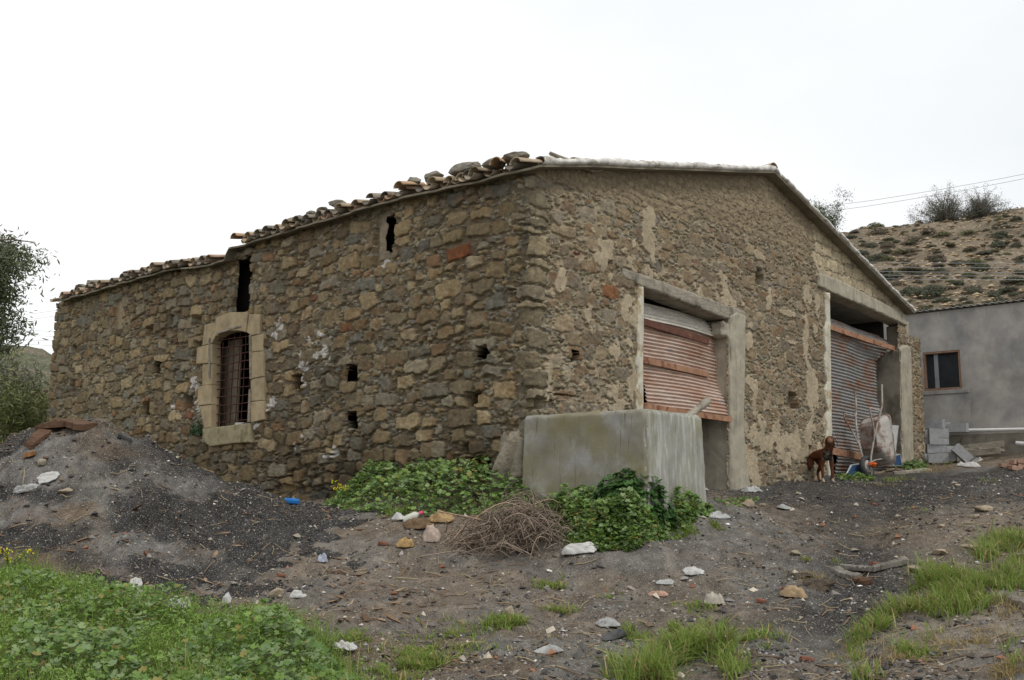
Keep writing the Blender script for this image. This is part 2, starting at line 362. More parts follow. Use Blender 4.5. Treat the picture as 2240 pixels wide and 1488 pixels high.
class TPS:
    def __init__(s, P, lam=0.02):
        s.P = P[:, :2]; n = len(P)
        d = np.linalg.norm(s.P[:, None] - s.P[None], axis=2)
        K = np.where(d > 0, d * d * np.log(d + 1e-12), 0) + lam * np.eye(n)
        T = np.hstack([np.ones((n, 1)), s.P])
        A = np.block([[K, T], [T.T, np.zeros((3, 3))]])
        w_ = np.linalg.solve(A, np.concatenate([P[:, 2], [0, 0, 0]])); s.w = w_[:n]; s.c = w_[n:]
    def __call__(s, x, y):
        x = np.asarray(x, float); y = np.asarray(y, float)
        out = s.c[0] + s.c[1] * x + s.c[2] * y
        for (a, b), ww in zip(s.P, s.w):
            d2 = (x - a) ** 2 + (y - b) ** 2
            out = out + ww * 0.5 * d2 * np.log(d2 + 1e-12)
        return out
_tps = TPS(G_P, 0.03)
def g_base(x, y):
    return _tps(np.clip(x, -26, 24), np.clip(y, -2, 34))
def g_noise(x, y):
    near = sstep(26, 14, np.abs(y)) * 1.0
    n = (fbm(x * 0.8, y * 0.8, 3) - 0.5) * 0.16 + (fbm(x * 3.0, y * 3.0, 5) - 0.5) * 0.10 + (fbm(x * 11, y * 11, 9, 3) - 0.5) * 0.055 * near
    # wheel ruts running up to the right
    q = (x - 0.45 * (y - 9)) * 0.72
    rut = np.exp(-((q - 2.15) / 0.22) ** 2) + 0.8 * np.exp(-((q - 3.7) / 0.25) ** 2)
    n = n - rut * 0.09 * (0.5 + fbm(x * 1.5, y * 1.5, 21)) * sstep(6, 8, y) * sstep(17, 13, y)
    return n
def gz(x, y): return g_base(x, y) + g_noise(x, y)
def gpt(px, py, y0=4.0, y1=30.0, fn=None):
    """where the sight line of a photo point meets the ground"""
    fn = fn or gz
    r = ray(px, py); r = r / r[1]
    ys = np.linspace(y0, y1, 400)
    d = fn(r[0] * ys, ys) - r[2] * ys
    k = np.argmax(d > 0) if (d > 0).any() else len(ys) - 1
    Y = ys[k]
    if k > 0 and d[k] > 0:
        t = -d[k - 1] / (d[k] - d[k - 1]); Y = ys[k - 1] + t * (ys[k] - ys[k - 1])
    return np.array([r[0] * Y, Y, r[2] * Y])

# burnt heap in the left foreground : its own height field above the ground
HP = []
for px, py, Y in [(-330, 1150, 11.5), (-200, 1075, 11.8), (-100, 1030, 11.8), (0, 985, 11.9), (60, 945, 12.0), (150, 924, 12.0), (240, 934, 12.0), (330, 975, 12.1), (420, 1015, 12.2), (500, 1052, 12.3), (570, 1076, 12.4), (650, 1100, 12.6),
                  (0, 1100, 10.7), (150, 1050, 11.0), (150, 1150, 10.2), (300, 1060, 11.1), (300, 1160, 10.2), (450, 1120, 11.0), (450, 1200, 10.1), (600, 1140, 11.2), (600, 1220, 10.2), (0, 1190, 9.9), (720, 1140, 11.5), (740, 1200, 10.7), (-200, 1200, 9.9)]:
    HP.append(at(px, py, Y))
for px, py, Y in [(-300, 1330, 8.7), (0, 1285, 8.9), (150, 1305, 8.8), (350, 1318, 8.9), (550, 1310, 9.1), (700, 1270, 9.6), (830, 1190, 10.8), (840, 1130, 11.9)]:
    p = at(px, py, Y); p[2] = float(g_base(p[0], p[1])) - 0.06; HP.append(p)
for x, y in [(-9.5, 9.5), (-10.5, 12), (-9, 14.5), (-7, 14.8), (-5.5, 14.6), (-4.2, 14.2), (-3, 13.9), (-2.1, 13.4), (-1.6, 12.6), (-8.5, 8.2)]:
    HP.append(np.array([x, y, float(g_base(x, y)) - 0.12]))
_heap = TPS(np.array(HP), 0.02)
def heap_z(x, y):
    return _heap(x, y) + (fbm(x * 1.2, y * 1.2, 41) - 0.5) * 0.16 + (fbm(x * 4, y * 4, 43) - 0.5) * 0.20 + (fbm(x * 13, y * 13, 44, 3) - 0.5) * 0.10
def top_z(x, y):
    x = np.asarray(x, float); y = np.asarray(y, float)
    inside = (x > -10.5) & (x < -1.3) & (y > 8.0) & (y < 14.8)
    return np.where(inside, np.maximum(gz(x, y), heap_z(x, y)), gz(x, y))
def tpt(px, py): return gpt(px, py, fn=top_z)

def soil_colour(x, y, heap=False):
    n1 = fbm(x * 0.55, y * 0.9, 60); n2 = fbm(x * 2.2, y * 2.2, 63); n3 = fbm(x * 7, y * 7, 66, 3)
    ash = np.array([0.043, 0.041, 0.040]); brown = np.array([0.165, 0.125, 0.088]); grey = np.array([0.165, 0.154, 0.138]); pale = np.array([0.33, 0.29, 0.235])
    c = np.empty(x.shape + (3,)); c[:] = grey
    def over(cc, m):
        c[:] = c * (1 - m[..., None]) + cc * m[..., None]
    over(brown, sstep(0.46, 0.60, n1 * 0.6 + n2 * 0.4) * np.where(x > 0.5, .6, 1.0))
    if heap:
        over(np.array([0.175, 0.165, 0.155]), sstep(0.48, 0.6, fbm(x * 0.9 + 5, y * 0.9, 71)) * 0.8)
        over(np.array([0.125, 0.095, 0.070]), sstep(0.52, 0.62, fbm(x * 1.6, y * 1.6, 72)) * 0.6)
        low = sstep(0.35, -0.35, _heap(x, y)) * 1.3 + sstep(-3.6, -2.6, x) * 1.2 * sstep(.7, .5, _heap(x, y))
        fl = np.exp(-((x + 4.1 - (12.2 - y) * .3) / .75) ** 2) * sstep(11.2, 12.0, y)
        over(ash * 0.85, np.clip(fl * (.5 + n2), 0, 1) * .9)
        over(ash * 0.9, np.clip(sstep(0.45, 0.55, fbm(x * 0.8 + 2, y * 1.1, 73) + low * 0.10), 0, 1) * 0.92)
    else:
        # black ash bands along the track and up at the brow on the right
        q = (x - 0.45 * (y - 9)) * 0.72
        wv = (fbm(x * 0.9, y * 0.9, 75) - 0.5) * 0.9
        band = 1.3 * np.exp(-((q + wv - 2.2) / 0.5) ** 2) * sstep(7.4, 9.0, y) + 0.8 * np.exp(-((q + wv * 0.7 - 3.9) / 0.5) ** 2) * sstep(8, 10, y) * sstep(15, 12, y)
        over(ash, np.clip(band * (0.35 + n2), 0, 1) * 0.9)
        brow = sstep(13.2, 14.2, y + wv) * sstep(19.5, 17.8, y + wv * 0.5) * sstep(2.5, 4.0, x)
        over(ash * 0.95, np.clip(brow * (0.45 + n2), 0, 1) * 0.85)
        left = sstep(-1.9, -2.8, x + wv * .5) * sstep(9.2, 9.9, y) * sstep(12.8, 12.0, y)
        over(ash, left * sstep(0.4, 0.6, n2) * 0.7)
        mid = sstep(-3.0, -2.0, x + wv * .5) * sstep(1.3, 0.2, x + wv) * sstep(12.3, 11.4, y) * sstep(8.0, 8.8, y)
        over(np.array([.19, .152, .115]), mid * (.35 + .65 * sstep(.4, .6, n2)) * .85)
        over(pale, sstep(2.4, 4.2, x + 0.5 * wv - (y - 7) * 0.12) * sstep(9.3, 7.6, y) * sstep(0.35, 0.6, n2) * 0.9)
        over(np.array([0.21, 0.165, 0.115]), sstep(3.5, 5.0, x - (y - 11) * 0.2 + wv) * sstep(14.0, 12.0, y) * sstep(8.5, 9.5, y) * 0.65)
        # back of the yard: brownish dry earth and grassy slope to the far left
        over(np.array([0.20, 0.15, 0.10]), sstep(19.0, 20.5, y) * sstep(5, 7, x) * 0.7)
        over(np.array([0.11, 0.135, 0.055]), sstep(15.5, 18.0, y) * sstep(-5.5, -7.5, x) * 0.9)
        over(np.array([0.22, 0.18, 0.13]), sstep(28, 34, y) * 0.8)
    n4 = fbm(x * 16, y * 16, 68, 3)
    c *= ((0.55 + 0.9 * n3) * (.65 + .7 * n4))[..., None]
    return c

M['soil'] = mat('ashy_soil', attr=True, rough=0.95, var=0.3, scale=9, bump=1.0, bscale=30, bdist=0.05, fine=0.5, spec=0.1)
# pebbly speckle on the soil
def add_speckle(m, scale, th, colr):
    t = m.node_tree; N = t.nodes; K = t.links.new
    bs = N['Principled BSDF']; src = bs.inputs['Base Color'].links[0].from_socket
    g = N.new('ShaderNodeNewGeometry'); v = N.new('ShaderNodeTexVoronoi'); v.inputs['Scale'].default_value = scale
    K(g.outputs['Position'], v.inputs['Vector'])
    sp_ = N.new('ShaderNodeSeparateColor'); K(v.outputs['Color'], sp_.inputs[0])
    r = N.new('ShaderNodeMapRange'); r.inputs[1].default_value = th; r.inputs[2].default_value = th + 0.04; K(sp_.outputs[0], r.inputs[0])
    r2 = N.new('ShaderNodeMapRange'); r2.inputs[1].default_value = 0.42; r2.inputs[2].default_value = 0.30; K(v.outputs['Distance'], r2.inputs[0])
    mu = N.new('ShaderNodeMath'); mu.operation = 'MULTIPLY'; K(r.outputs[0], mu.inputs[0]); K(r2.outputs[0], mu.inputs[1])
    mx = N.new('ShaderNodeMix'); mx.data_type = 'RGBA'; K(mu.outputs[0], mx.inputs[0]); K(src, mx.inputs[6]); mx.inputs[7].default_value = (*colr, 1)
    K(mx.outputs[2], bs.inputs['Base Color'])
add_speckle(M['soil'], 120, 0.66, (0.27, 0.25, 0.225))
add_speckle(M['soil'], 75, 0.86, (0.38, 0.355, 0.31))
add_speckle(M['soil'], 38, 0.93, (0.36, 0.32, 0.26))
add_speckle(M['soil'], 90, 0.80, (0.03, 0.029, 0.03))

def grid_faces(nr, nc):
    i = np.arange(nr - 1)[:, None] * nc; j = np.arange(nc - 1)[None, :]
    return np.stack([i + j, i + j + 1, i + nc + j + 1, i + nc + j], -1).reshape(-1, 4)
def build_ground():
    nr, nc = 430, 620
    t = np.linspace(0, 1, nr); ys = 2.0 * (34 / 2.0) ** t
    u = np.linspace(-1, 1, nc)
    Y = np.repeat(ys[:, None], nc, 1); X = u[None, :] * (3.5 + ys[:, None] * 0.66)
    Z = gz(X, Y)
    V = np.stack([X, Y, Z], -1).reshape(-1, 3); c = soil_colour(X, Y).reshape(-1, 3)
    F = grid_faces(nr, nc)
    # the far sheet, out to the horizon, a little below the near one
    xs = np.concatenate([-np.geomspace(900, 27, 26), np.linspace(-26, 26, 53), np.geomspace(27, 900, 26)])
    yy = np.concatenate([-np.geomspace(900, 3, 26), np.linspace(-2, 34, 37), np.geomspace(35, 1500, 30)])
    X2, Y2 = np.meshgrid(xs, yy); 
    inside = (Y2 > 2.5) & (Y2 < 33) & (np.abs(X2) < 3.2 + Y2 * 0.64)
    Z2 = g_base(X2, Y2) - np.where(inside, 0.6, 0.10)
    V2 = np.stack([X2, Y2, Z2], -1).reshape(-1, 3); c2 = soil_colour(X2, Y2).reshape(-1, 3)
    F2 = grid_faces(len(yy), len(xs)) + len(V)
    me = np_mesh('ground', np.vstack([V, V2]), np.vstack([F, F2]), M['soil'], np.vstack([c, c2]), smooth=True)
    tag(link('ground', me), kind='structure')
build_ground()
def build_heap():
    xs = np.arange(-10.4, -1.4, 0.03); ys = np.arange(8.0, 14.7, 0.03)
    X, Y = np.meshgrid(xs, ys); Z = heap_z(X, Y); G = gz(X, Y)
    F = grid_faces(len(ys), len(xs)); ok = ((Z - G) > -0.05).ravel()
    F = F[ok[F].any(1)]
    used = np.unique(F); rm = np.full(X.size, -1); rm[used] = np.arange(len(used))
    V = np.stack([X, Y, Z], -1).reshape(-1, 3)[used]
    me = np_mesh('ash_heap', V, rm[F], M['soil'], soil_colour(X, Y, True).reshape(-1, 3)[used], smooth=True)
    tag(link('ash_heap', me), 'broad heap of grey and black ash with wood scraps left of the barn', 'heap')
build_heap()

# ---------------------------------------------------------------- hills
def build_hill(name, sky_pts, y0, y1, z0, colr, seed, mname):
    """a slope from depth y0 rising to a crest at depth y1 that carries the skyline sky_pts"""
    crest = np.array([at(px, py, y1) for px, py in sky_pts])
    nx, ny = 260, 110
    cx = np.linspace(crest[0, 0], crest[-1, 0], nx); cz = np.interp(cx, crest[:, 0], crest[:, 2])
    t = np.linspace(0, 1.5, ny)
    T, CX = np.meshgrid(t, cx, indexing='ij'); CZ = np.repeat(cz[None], ny, 0)
    Y = y0 + (y1 - y0) * T; X = CX * (0.55 + 0.45 * np.minimum(T, 1.0)) + 0 * T
    up = np.minimum(T, 1.0)
    Z = z0 + (CZ - z0) * (up ** 0.92) - np.maximum(T - 1, 0) * 18
    amp = np.clip(1 - np.abs(T - 1) * 0.2, 0.3, 1)
    Z = Z + ((fbm(X * 0.12, Y * 0.12, seed) - 0.5) * 1.6 * (1 - 0.6 * (np.abs(T - 1) < 0.1)) + (fbm(X * 0.5, Y * 0.5, seed + 3) - 0.5) * 0.7 + (fbm(X * 1.8, Y * 1.8, seed + 5) - 0.5) * 0.35) * amp
    V = np.stack([X, Y, Z], -1).reshape(-1, 3)
    n = fbm(X * 0.2, Y * 0.2, seed + 9)[..., None]; n2 = fbm(X * 1.0, Y * 1.0, seed + 12)[..., None]
    c = np.array(colr[0]) * (1 - sstep(0.4, 0.6, n)) + np.array(colr[1]) * sstep(0.4, 0.6, n)
    n3 = fbm(X * 3.1, Y * 3.1, seed + 15)[..., None]
    c = c * (0.55 + 0.6 * n2 + .35 * n3)
    me = np_mesh(name, V, grid_faces(ny, nx), M[mname], c.reshape(-1, 3), smooth=True)
    o = tag(link(name, me), kind='structure')
    return V.reshape(ny, nx, 3)
M['hill'] = mat('stony_hillside', attr=True, rough=0.95, var=0.3, scale=0.8, bump=1.0, bscale=2.5, bdist=0.25, fine=0.0, spec=0.1)
add_speckle(M['hill'], 3.2, 0.80, (0.42, 0.33, 0.22)); add_speckle(M['hill'], 1.4, 0.93, (0.10, 0.085, 0.06))
HILL = build_hill('hill', [(1350, 700), (1500, 620), (1640, 540), (1760, 512), (1830, 508), (1900, 500), (1960, 494), (2005, 482), (2090, 474), (2160, 468), (2200, 462), (2240, 458), (2350, 440), (2600, 415), (2900, 430)],
                  42, 92, 4.0, ((0.145, 0.120, 0.085), (0.185, 0.150, 0.108)), 100, 'hill')
FARHILL = build_hill('distant_hill', [(-700, 700), (-400, 720), (-100, 745), (40, 755), (90, 762), (125, 785), (200, 830), (300, 900)], 120, 190, 6.0, ((0.135, 0.12, 0.085), (0.095, 0.10, 0.065)), 140, 'hill')

# ================================================================ THE BARN
LLEN, FLEN = WL(118, 700)[0], 0.0
FEND = WF(2018, 800)[0]                 # end of the gable wall, stub included
EAVE = 4.10                             # top of the wall at the eave
S_R, Z_R = WF(1672, 386)                # ridge
S_E = WF(1976, 690)[0]                  # right eave
Z_STUB = WF(2005, 742)[1]
U_GAP = -WL(515, 600)[0]
SLOPE = (Z_R - EAVE) / S_R
EO_T = [WL(1157, 378)[0], WL(1000, 420)[0], WL(865, 447)[0], WL(700, 500)[0], WL(519, 550)[0], WL(511, 572)[0], WL(440, 588)[0], WL(360, 603)[0], WL(125, 668)[0]]
EO_Z = [0.0, 0.05, 0.085, 0.075, 0.085, -0.11, -0.08, 0.0, 0.0]
def eave_off(t): return np.interp(t, EO_T, EO_Z)
def wall_top(u):
    zt = np.where(u < 0, EAVE + 0 * u, np.where(u < S_R, EAVE + SLOPE * u, Z_R - (Z_R - EAVE + 0.02) / (S_E - S_R) * (u - S_R)))
    zt = np.where(u > S_E + 0.1, Z_STUB + 0.05 * np.sin(u * 31), zt)
    zt = np.where(u < 0, EAVE + eave_off(-u), zt)
    return zt
def uz_l(px, py): s, z = WL(px, py); return (-s, z)
def uz_f(px, py): return WF(px, py)
barn = thing('stone_barn', C0 + ZZ * 0.0, 'old brown rubble stone barn with tiled gable roof and two roller shutters', 'barn')

D1 = [uz_f(*p) for p in ((1404, 624), (1590, 682), (1592, 1095), (1404, 1120))]
D2 = [uz_f(*p) for p in ((1806, 636), (1964, 706), (1970, 1020), (1814, 1060))]
WIN = [uz_l(*p) for p in ((466, 751), (483, 733), (503, 725), (525, 724), (544, 729), (554, 737), (555, 926), (466, 938))]
ADOBE = [uz_f(*p) for p in ((1195, 372), (1230, 400), (1330, 434), (1430, 462), (1500, 486), (1580, 500), (1650, 520), (1700, 545), (1772, 560), (1778, 500), (1690, 372), (1672, 360))]
BLOCK = [uz_f(*p) for p in ((1778, 470), (1778, 560), (1792, 602), (1985, 702), (1985, 660))]

def build_wall():
    ds = 0.0098
    us = np.arange(-LLEN - 0.45, FEND + 0.45, ds); zs = np.arange(-0.45, Z_R + 0.12, ds)
    U, Z = np.meshgrid(us, zs)
    nr, nc = U.shape
    rnd = np.random.default_rng(5)
    # jagged stone outlines
    Uw = U + (vn(U * 9, Z * 9, 1) - 0.5) * 0.055 + (vn(U * 24, Z * 24, 2) - 0.5) * 0.026
    Zw = Z + (vn(U * 9, Z * 9, 3) - 0.5) * 0.045 + (vn(U * 24, Z * 24, 4) - 0.5) * 0.022
    Zw = Zw + 0.04 * np.sin(U * 0.9) + 0.03 * np.sin(U * 2.3 + 1)
    adobe = in_poly(U + (vn(U * 4, Z * 4, 8) - .5) * .3, Z + (vn(U * 4, Z * 4, 9) - .5) * .2, ADOBE)
    block = in_poly(U, Z, BLOCK)
    front = sstep(-0.05, 0.15, U)
    # ---- big stones
    seeds = []
    def courses(u0, u1, z0, z1, h, wd, kind, hj=0.3, test=None):
        z = z0
        while z < z1:
            hh = h * rnd.uniform(1 - hj, 1 + hj); u = u0 + rnd.uniform(-0.2, 0)
            while u < u1:
                ww = wd * rnd.uniform(0.5, 1.55) * (1.0 if kind != 0 else rnd.choice([0.6, 1.0, 1.25]))
                uc, zc = u + ww / 2, z + hh / 2 + (rnd.uniform(-0.03, 0.03) if kind == 0 else rnd.uniform(-0.01, 0.01))
                if test is None or test(uc, zc):
                    a = ww / 2 * (rnd.uniform(1.02, 1.28) if kind == 0 else rnd.uniform(.92, 1.1)); b = hh / 2 * (rnd.uniform(0.90, 1.38) if kind == 0 else rnd.uniform(.82, 1.05))
                    seeds.append((uc, zc, a, b, rnd.normal(0, 0.11 if kind == 0 else 0.03), kind))
                u += ww
            z += hh
    inp = lambda uc, zc, P: bool(in_poly(np.array(uc), np.array(zc), P))
    # random rubble: large stones first, smaller ones packed into what is left
    og = 0.02; occ = np.zeros((int((zs[-1] - zs[0]) / og) + 2, int((us[-1] - us[0]) / og) + 2), bool)
    ogu = us[0] + np.arange(occ.shape[1]) * og; ogz = zs[0] + np.arange(occ.shape[0]) * og
    OU, OZ = np.meshgrid(ogu, ogz); occ |= in_poly(OU, OZ, ADOBE) | in_poly(OU, OZ, BLOCK) | ((np.abs(OU) < .20) & (OZ < EAVE + .1)) | (OZ > wall_top(ogu)[None] + .12)
    for P_ in (D1, D2, WIN): occ |= in_poly(OU, OZ, P_)
    for (a0, a1, b0, b1, tries, ov) in ((.16, .27, .08, .125, 1500, .07), (.11, .18, .07, .11, 6000, .09), (.075, .125, .045, .08, 14000, .12), (.05, .11, .020, .045, 42000, .14), (.03, .06, .016, .032, 40000, .14)):
        for _ in range(tries):
            uc, zc = rnd.uniform(us[0], us[-1]), rnd.uniform(zs[0], EAVE + 1.3); a, b = rnd.uniform(a0, a1), rnd.uniform(b0, b1)
            if a0 > .1: zc = round(zc / .19) * .19 + rnd.normal(0, .035)
            c0 = max(0, int((uc - a - us[0]) / og)); c1 = int((uc + a - us[0]) / og) + 1; r0 = max(0, int((zc - b - zs[0]) / og)); r1_ = int((zc + b - zs[0]) / og) + 1
            blk_ = occ[r0:r1_, c0:c1]
            if blk_.size == 0: continue
            yy = ((ogz[r0:r0 + blk_.shape[0]] - zc) / b)[:, None]; xx = ((ogu[c0:c0 + blk_.shape[1]] - uc) / a)[None]
            el = (np.abs(xx) ** 6 + np.abs(yy) ** 6) < 1
            if (blk_ & el).sum() > ov * max(1, el.sum()): continue
            blk_ |= el; seeds.append((uc, zc, a * 1.06, b * 1.06, rnd.normal(0, .07), 0))
    courses(0.3, 11.0, 3.0, zs[-1], 0.105, 0.24, 1, 0.2, lambda u, z: inp(u, z, ADOBE))
    courses(8, 13, 3.0, zs[-1], 0.235, 0.40, 2, 0.1, lambda u, z: inp(u, z, BLOCK))
    z = zs[0]; k = 0
    while z < EAVE + 0.2:          # quoins turning the corner, long side alternating
        hh = rnd.uniform(0.11, 0.29); la, lb = (rnd.uniform(.36, .66), rnd.uniform(.16, .36)) if rnd.random() < .55 else (rnd.uniform(.16, .36), rnd.uniform(.32, .6))
        seeds.append(((lb - la) / 2, z + hh / 2, (la + lb) / 2, hh / 2 * 1.04, rnd.normal(0, .045), 3)); z += hh; k += 1
    ns = len(seeds); SD = np.array(seeds)
    D_1 = np.full(U.shape, 9.0); D_2 = np.full(U.shape, 9.0); ID = np.zeros(U.shape, int)
    PX = np.zeros(U.shape); PZ = np.zeros(U.shape)
    for i, (uc, zc, a, b, ro, kd) in enumerate(seeds):
        r = max(a, b) * 1.5 + 0.08
        c0 = max(0, int((uc - r - us[0]) / ds)); c1 = min(nc, int((uc + r - us[0]) / ds) + 2)
        rb = b * 1.5 + 0.5 * abs(ro) * a + 0.14
        r0 = max(0, int((zc - rb - zs[0]) / ds)); r1 = min(nr, int((zc + rb - zs[0]) / ds) + 2)
        if c1 <= c0 or r1 <= r0: continue
        x = Uw[r0:r1, c0:c1] - uc; y = Zw[r0:r1, c0:c1] - zc
        ca, sa = math.cos(ro), math.sin(ro); x, y = x * ca + y * sa, -x * sa + y * ca
        if kd in (0, 3):        # an angular stone: a six or seven sided polygon
            nk = 4 + rnd.integers(0, 4); th = np.concatenate([np.arange(4) * np.pi / 2 + rnd.uniform(-.17, .17, 4), np.pi / 4 + rnd.permutation(4)[:nk - 4] * np.pi / 2 + rnd.uniform(-.3, .3, nk - 4)]); ck = np.concatenate([rnd.uniform(.86, 1.06, 4), rnd.uniform(.95, 1.25, nk - 4)])
            d = np.zeros(x.shape); xa, yb = x / a, y / b
            for q in range(nk): np.maximum(d, (xa * math.cos(th[q]) + yb * math.sin(th[q])) / ck[q], out=d)
            d = 0.92 * d + 0.08 * (xa ** 4 + yb ** 4) ** .25
        else: d = (np.abs(x / a) ** 6 + np.abs(y / b) ** 6) ** (1 / 6)
        s1 = D_1[r0:r1, c0:c1]; s2 = D_2[r0:r1, c0:c1]; m = d < s1
        s2[:] = np.where(m, s1, np.minimum(s2, d)); s1[m] = d[m]
        ID[r0:r1, c0:c1][m] = i; PX[r0:r1, c0:c1][m] = x[m]; PZ[r0:r1, c0:c1][m] = y[m]
    kind = SD[ID, 5].astype(int); sb = np.minimum(SD[ID, 2], SD[ID, 3])
    ed = np.minimum((D_2 - D_1) * 0.5, 1.0 - D_1) * sb
    # ---- chinking stones in between
    d1 = np.full(U.shape, 9.0); d2 = np.full(U.shape, 9.0); id2 = np.zeros(U.shape, int)
    n2 = int((us[-1] - us[0]) * (EAVE + 1) / 0.0042)
    cu = rnd.uniform(us[0], us[-1], n2); cz = rnd.uniform(zs[0], zs[-1], n2)
    ca_ = rnd.uniform(0.022, 0.075, n2); cb_ = rnd.uniform(0.012, 0.032, n2)
    iu = ((cu - us[0]) / ds).astype(int); iz = ((cz - zs[0]) / ds).astype(int)
    keep = ed[np.clip(iz, 0, nr - 1), np.clip(iu, 0, nc - 1)] < 0.04
    cu, cz, ca_, cb_ = cu[keep], cz[keep], ca_[keep], cb_[keep]
    for i in range(len(cu)):
        r = ca_[i] * 1.4; rb = cb_[i] * 1.4 + 0.015
        c0 = max(0, int((cu[i] - r - us[0]) / ds)); c1 = min(nc, int((cu[i] + r - us[0]) / ds) + 2)
        r0 = max(0, int((cz[i] - rb - zs[0]) / ds)); r1 = min(nr, int((cz[i] + rb - zs[0]) / ds) + 2)
        d = np.abs((Uw[r0:r1, c0:c1] - cu[i]) / ca_[i]) ** 2.5 + np.abs((Zw[r0:r1, c0:c1] - cz[i]) / cb_[i]) ** 2.5
        s1 = d1[r0:r1, c0:c1]; s2 = d2[r0:r1, c0:c1]; m = d < s1
        s2[:] = np.where(m, s1, np.minimum(s2, d)); s1[m] = d[m]; id2[r0:r1, c0:c1][m] = i
    # ---- heights
    big = fbm(U * 0.5, Z * 0.5, 31); n8 = fbm(U * 6, Z * 6, 33); n30 = fbm(U * 26, Z * 26, 35, 3)
    gap = np.where(kind == 0, 0.003 + 0.008 * n8, np.where(kind == 1, 0.006, np.where(kind == 2, 0.005, 0.012)))
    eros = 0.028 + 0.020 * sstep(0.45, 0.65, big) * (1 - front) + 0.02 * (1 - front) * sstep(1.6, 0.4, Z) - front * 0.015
    eros = np.where(kind == 1, 0.008, np.where(kind == 2, 0.010, np.where(kind == 3, 0.03, eros)))
    srn = rnd.normal(0, 1, (ns, 4)); prot = np.where(SD[:, 5] == 0, srn[:, 0] * 0.007, np.where(SD[:, 5] == 3, srn[:, 0] * 0.020 + 0.010, srn[:, 0] * 0.003))
    amp = np.where(kind == 1, 0.008, np.where(kind == 2, 0.010, np.where(kind == 3, 0.012, 0.009)))
    st = sstep(0, 0.012, ed - gap)
    rough = np.where((kind == 1), 0.012, 0.016)
    tilt = (srn[ID, 1] * PX * 0.05 + srn[ID, 2] * PZ * 0.06) * np.where((kind == 0) | (kind == 3), 1, 0.3)
    hs = amp * (0.75 + 0.25 * sstep(0, 0.05, ed - gap)) + prot[ID] + tilt + (n30 - 0.5) * rough + (n8 - 0.5) * 0.007
    ch = sstep(1.0, 0.6, d1) * (d2 - d1 > 0.1) * 0.024
    hm = -eros + (n30 - 0.5) * 0.014 + ch
    stone = ed > gap
    H = np.where(stone, hm + (hs - hm) * st, hm)
    # ---- colour of each stone
    pal = np.array([(0.225, 0.172, 0.095), (0.190, 0.150, 0.090), (0.265, 0.200, 0.108), (0.185, 0.165, 0.120), (0.145, 0.140, 0.115), (0.250, 0.212, 0.145), (0.33, 0.262, 0.155), (0.215, 0.125, 0.062), (0.20, 0.085, 0.045), (0.155, 0.118, 0.072)])
    pr = np.array([24, 20, 16, 14, 7, 8, 5, 4, 0.6, 10]); pr = pr / pr.sum()
    ci = rnd.choice(len(pal), ns, p=pr); sc = (pal[ci] * .80 + np.array([.205, .172, .122]) * .20) * (1 + np.clip(rnd.normal(0, 0.16, (ns, 1)), -.35, .4))
    sc[SD[:, 5] == 1] = np.array([0.245, 0.195, 0.125]) * (1 + rnd.normal(0, 0.05, ((SD[:, 5] == 1).sum(), 1)))
    sc[SD[:, 5] == 2] = np.array([0.36, 0.30, 0.20]) * (1 + rnd.normal(0, 0.13, ((SD[:, 5] == 2).sum(), 1)))
    qn = (SD[:, 5] == 3); sc[qn] = sc[qn] * .5 + .5 * np.array([0.205, 0.178, 0.125]) * (1 + rnd.normal(0, 0.13, (qn.sum(), 1)))
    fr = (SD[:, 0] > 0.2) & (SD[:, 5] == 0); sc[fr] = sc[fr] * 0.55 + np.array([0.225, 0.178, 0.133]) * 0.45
    for (px, py, lf, cc) in [(1037, 495, 1, (.23, .085, .032)), (1030, 455, 1, (.21, .115, .055)), (1018, 560, 1, (.18, .07, .033)), (1230, 424, 0, (.20, .075, .036)), (1263, 552, 0, (.10, .028, .026)), (1345, 640, 0, (.21, .10, .05)),
                             (700, 885, 1, (.46, .31, .18)), (680, 680, 1, (.33, .25, .155)), (903, 638, 1, (.13, .14, .14)), (645, 798, 1, (.38, .28, .17)), (985, 515, 1, (.30, .21, .10)), (790, 420, 1, (.22, .14, .08)), (960, 610, 1, (.37, .29, .18)),
                             (1050, 578, 1, (.34, .28, .18)), (1130, 700, 1, (.36, .24, .12)), (620, 1040, 1, (.32, .24, .13)), (335, 830, 1, (.20, .08, .045)), (870, 1000, 1, (.25, .17, .10))]:
        u_, z_ = uz_l(px, py) if lf else uz_f(px, py)
        dd = (SD[:, 0] - u_) ** 2 + ((SD[:, 1] - z_) * 1.4) ** 2 + (SD[:, 5] == 1) * 9; sc[np.argmin(dd)] = cc
    Cc = sc[ID]
    strat = vn(U * 5 + srn[ID, 3] * 10, (Z + U * 0.12 * srn[ID, 3]) * 46, 51)
    Cc = Cc * (0.66 + 0.68 * fbm(U * 14 + srn[ID, 3] * 5, Z * 14, 52))[..., None] * (0.86 + 0.28 * strat)[..., None]
    ru = sstep(.56, .72, fbm(U * 5 + srn[ID, 1] * 9, Z * 5 + srn[ID, 2] * 9, 54)) * (kind == 0) * .42
    Cc = Cc + (np.array([.20, .105, .045]) - Cc) * ru[..., None]
    pc = np.array([(0.26, 0.225, 0.155), (0.205, 0.185, 0.135), (0.32, 0.275, 0.19), (0.19, 0.15, 0.09), (0.225, 0.21, 0.175)])
    Ck = pc[rnd.integers(0, len(pc), len(cu))][id2] * (0.85 + 0.3 * n30)[..., None]
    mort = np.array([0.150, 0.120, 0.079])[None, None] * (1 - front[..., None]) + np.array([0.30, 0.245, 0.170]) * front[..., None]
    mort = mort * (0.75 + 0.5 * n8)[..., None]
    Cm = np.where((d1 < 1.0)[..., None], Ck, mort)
    Cm = np.where((kind == 1)[..., None], np.array([0.225, 0.182, 0.125]), Cm)
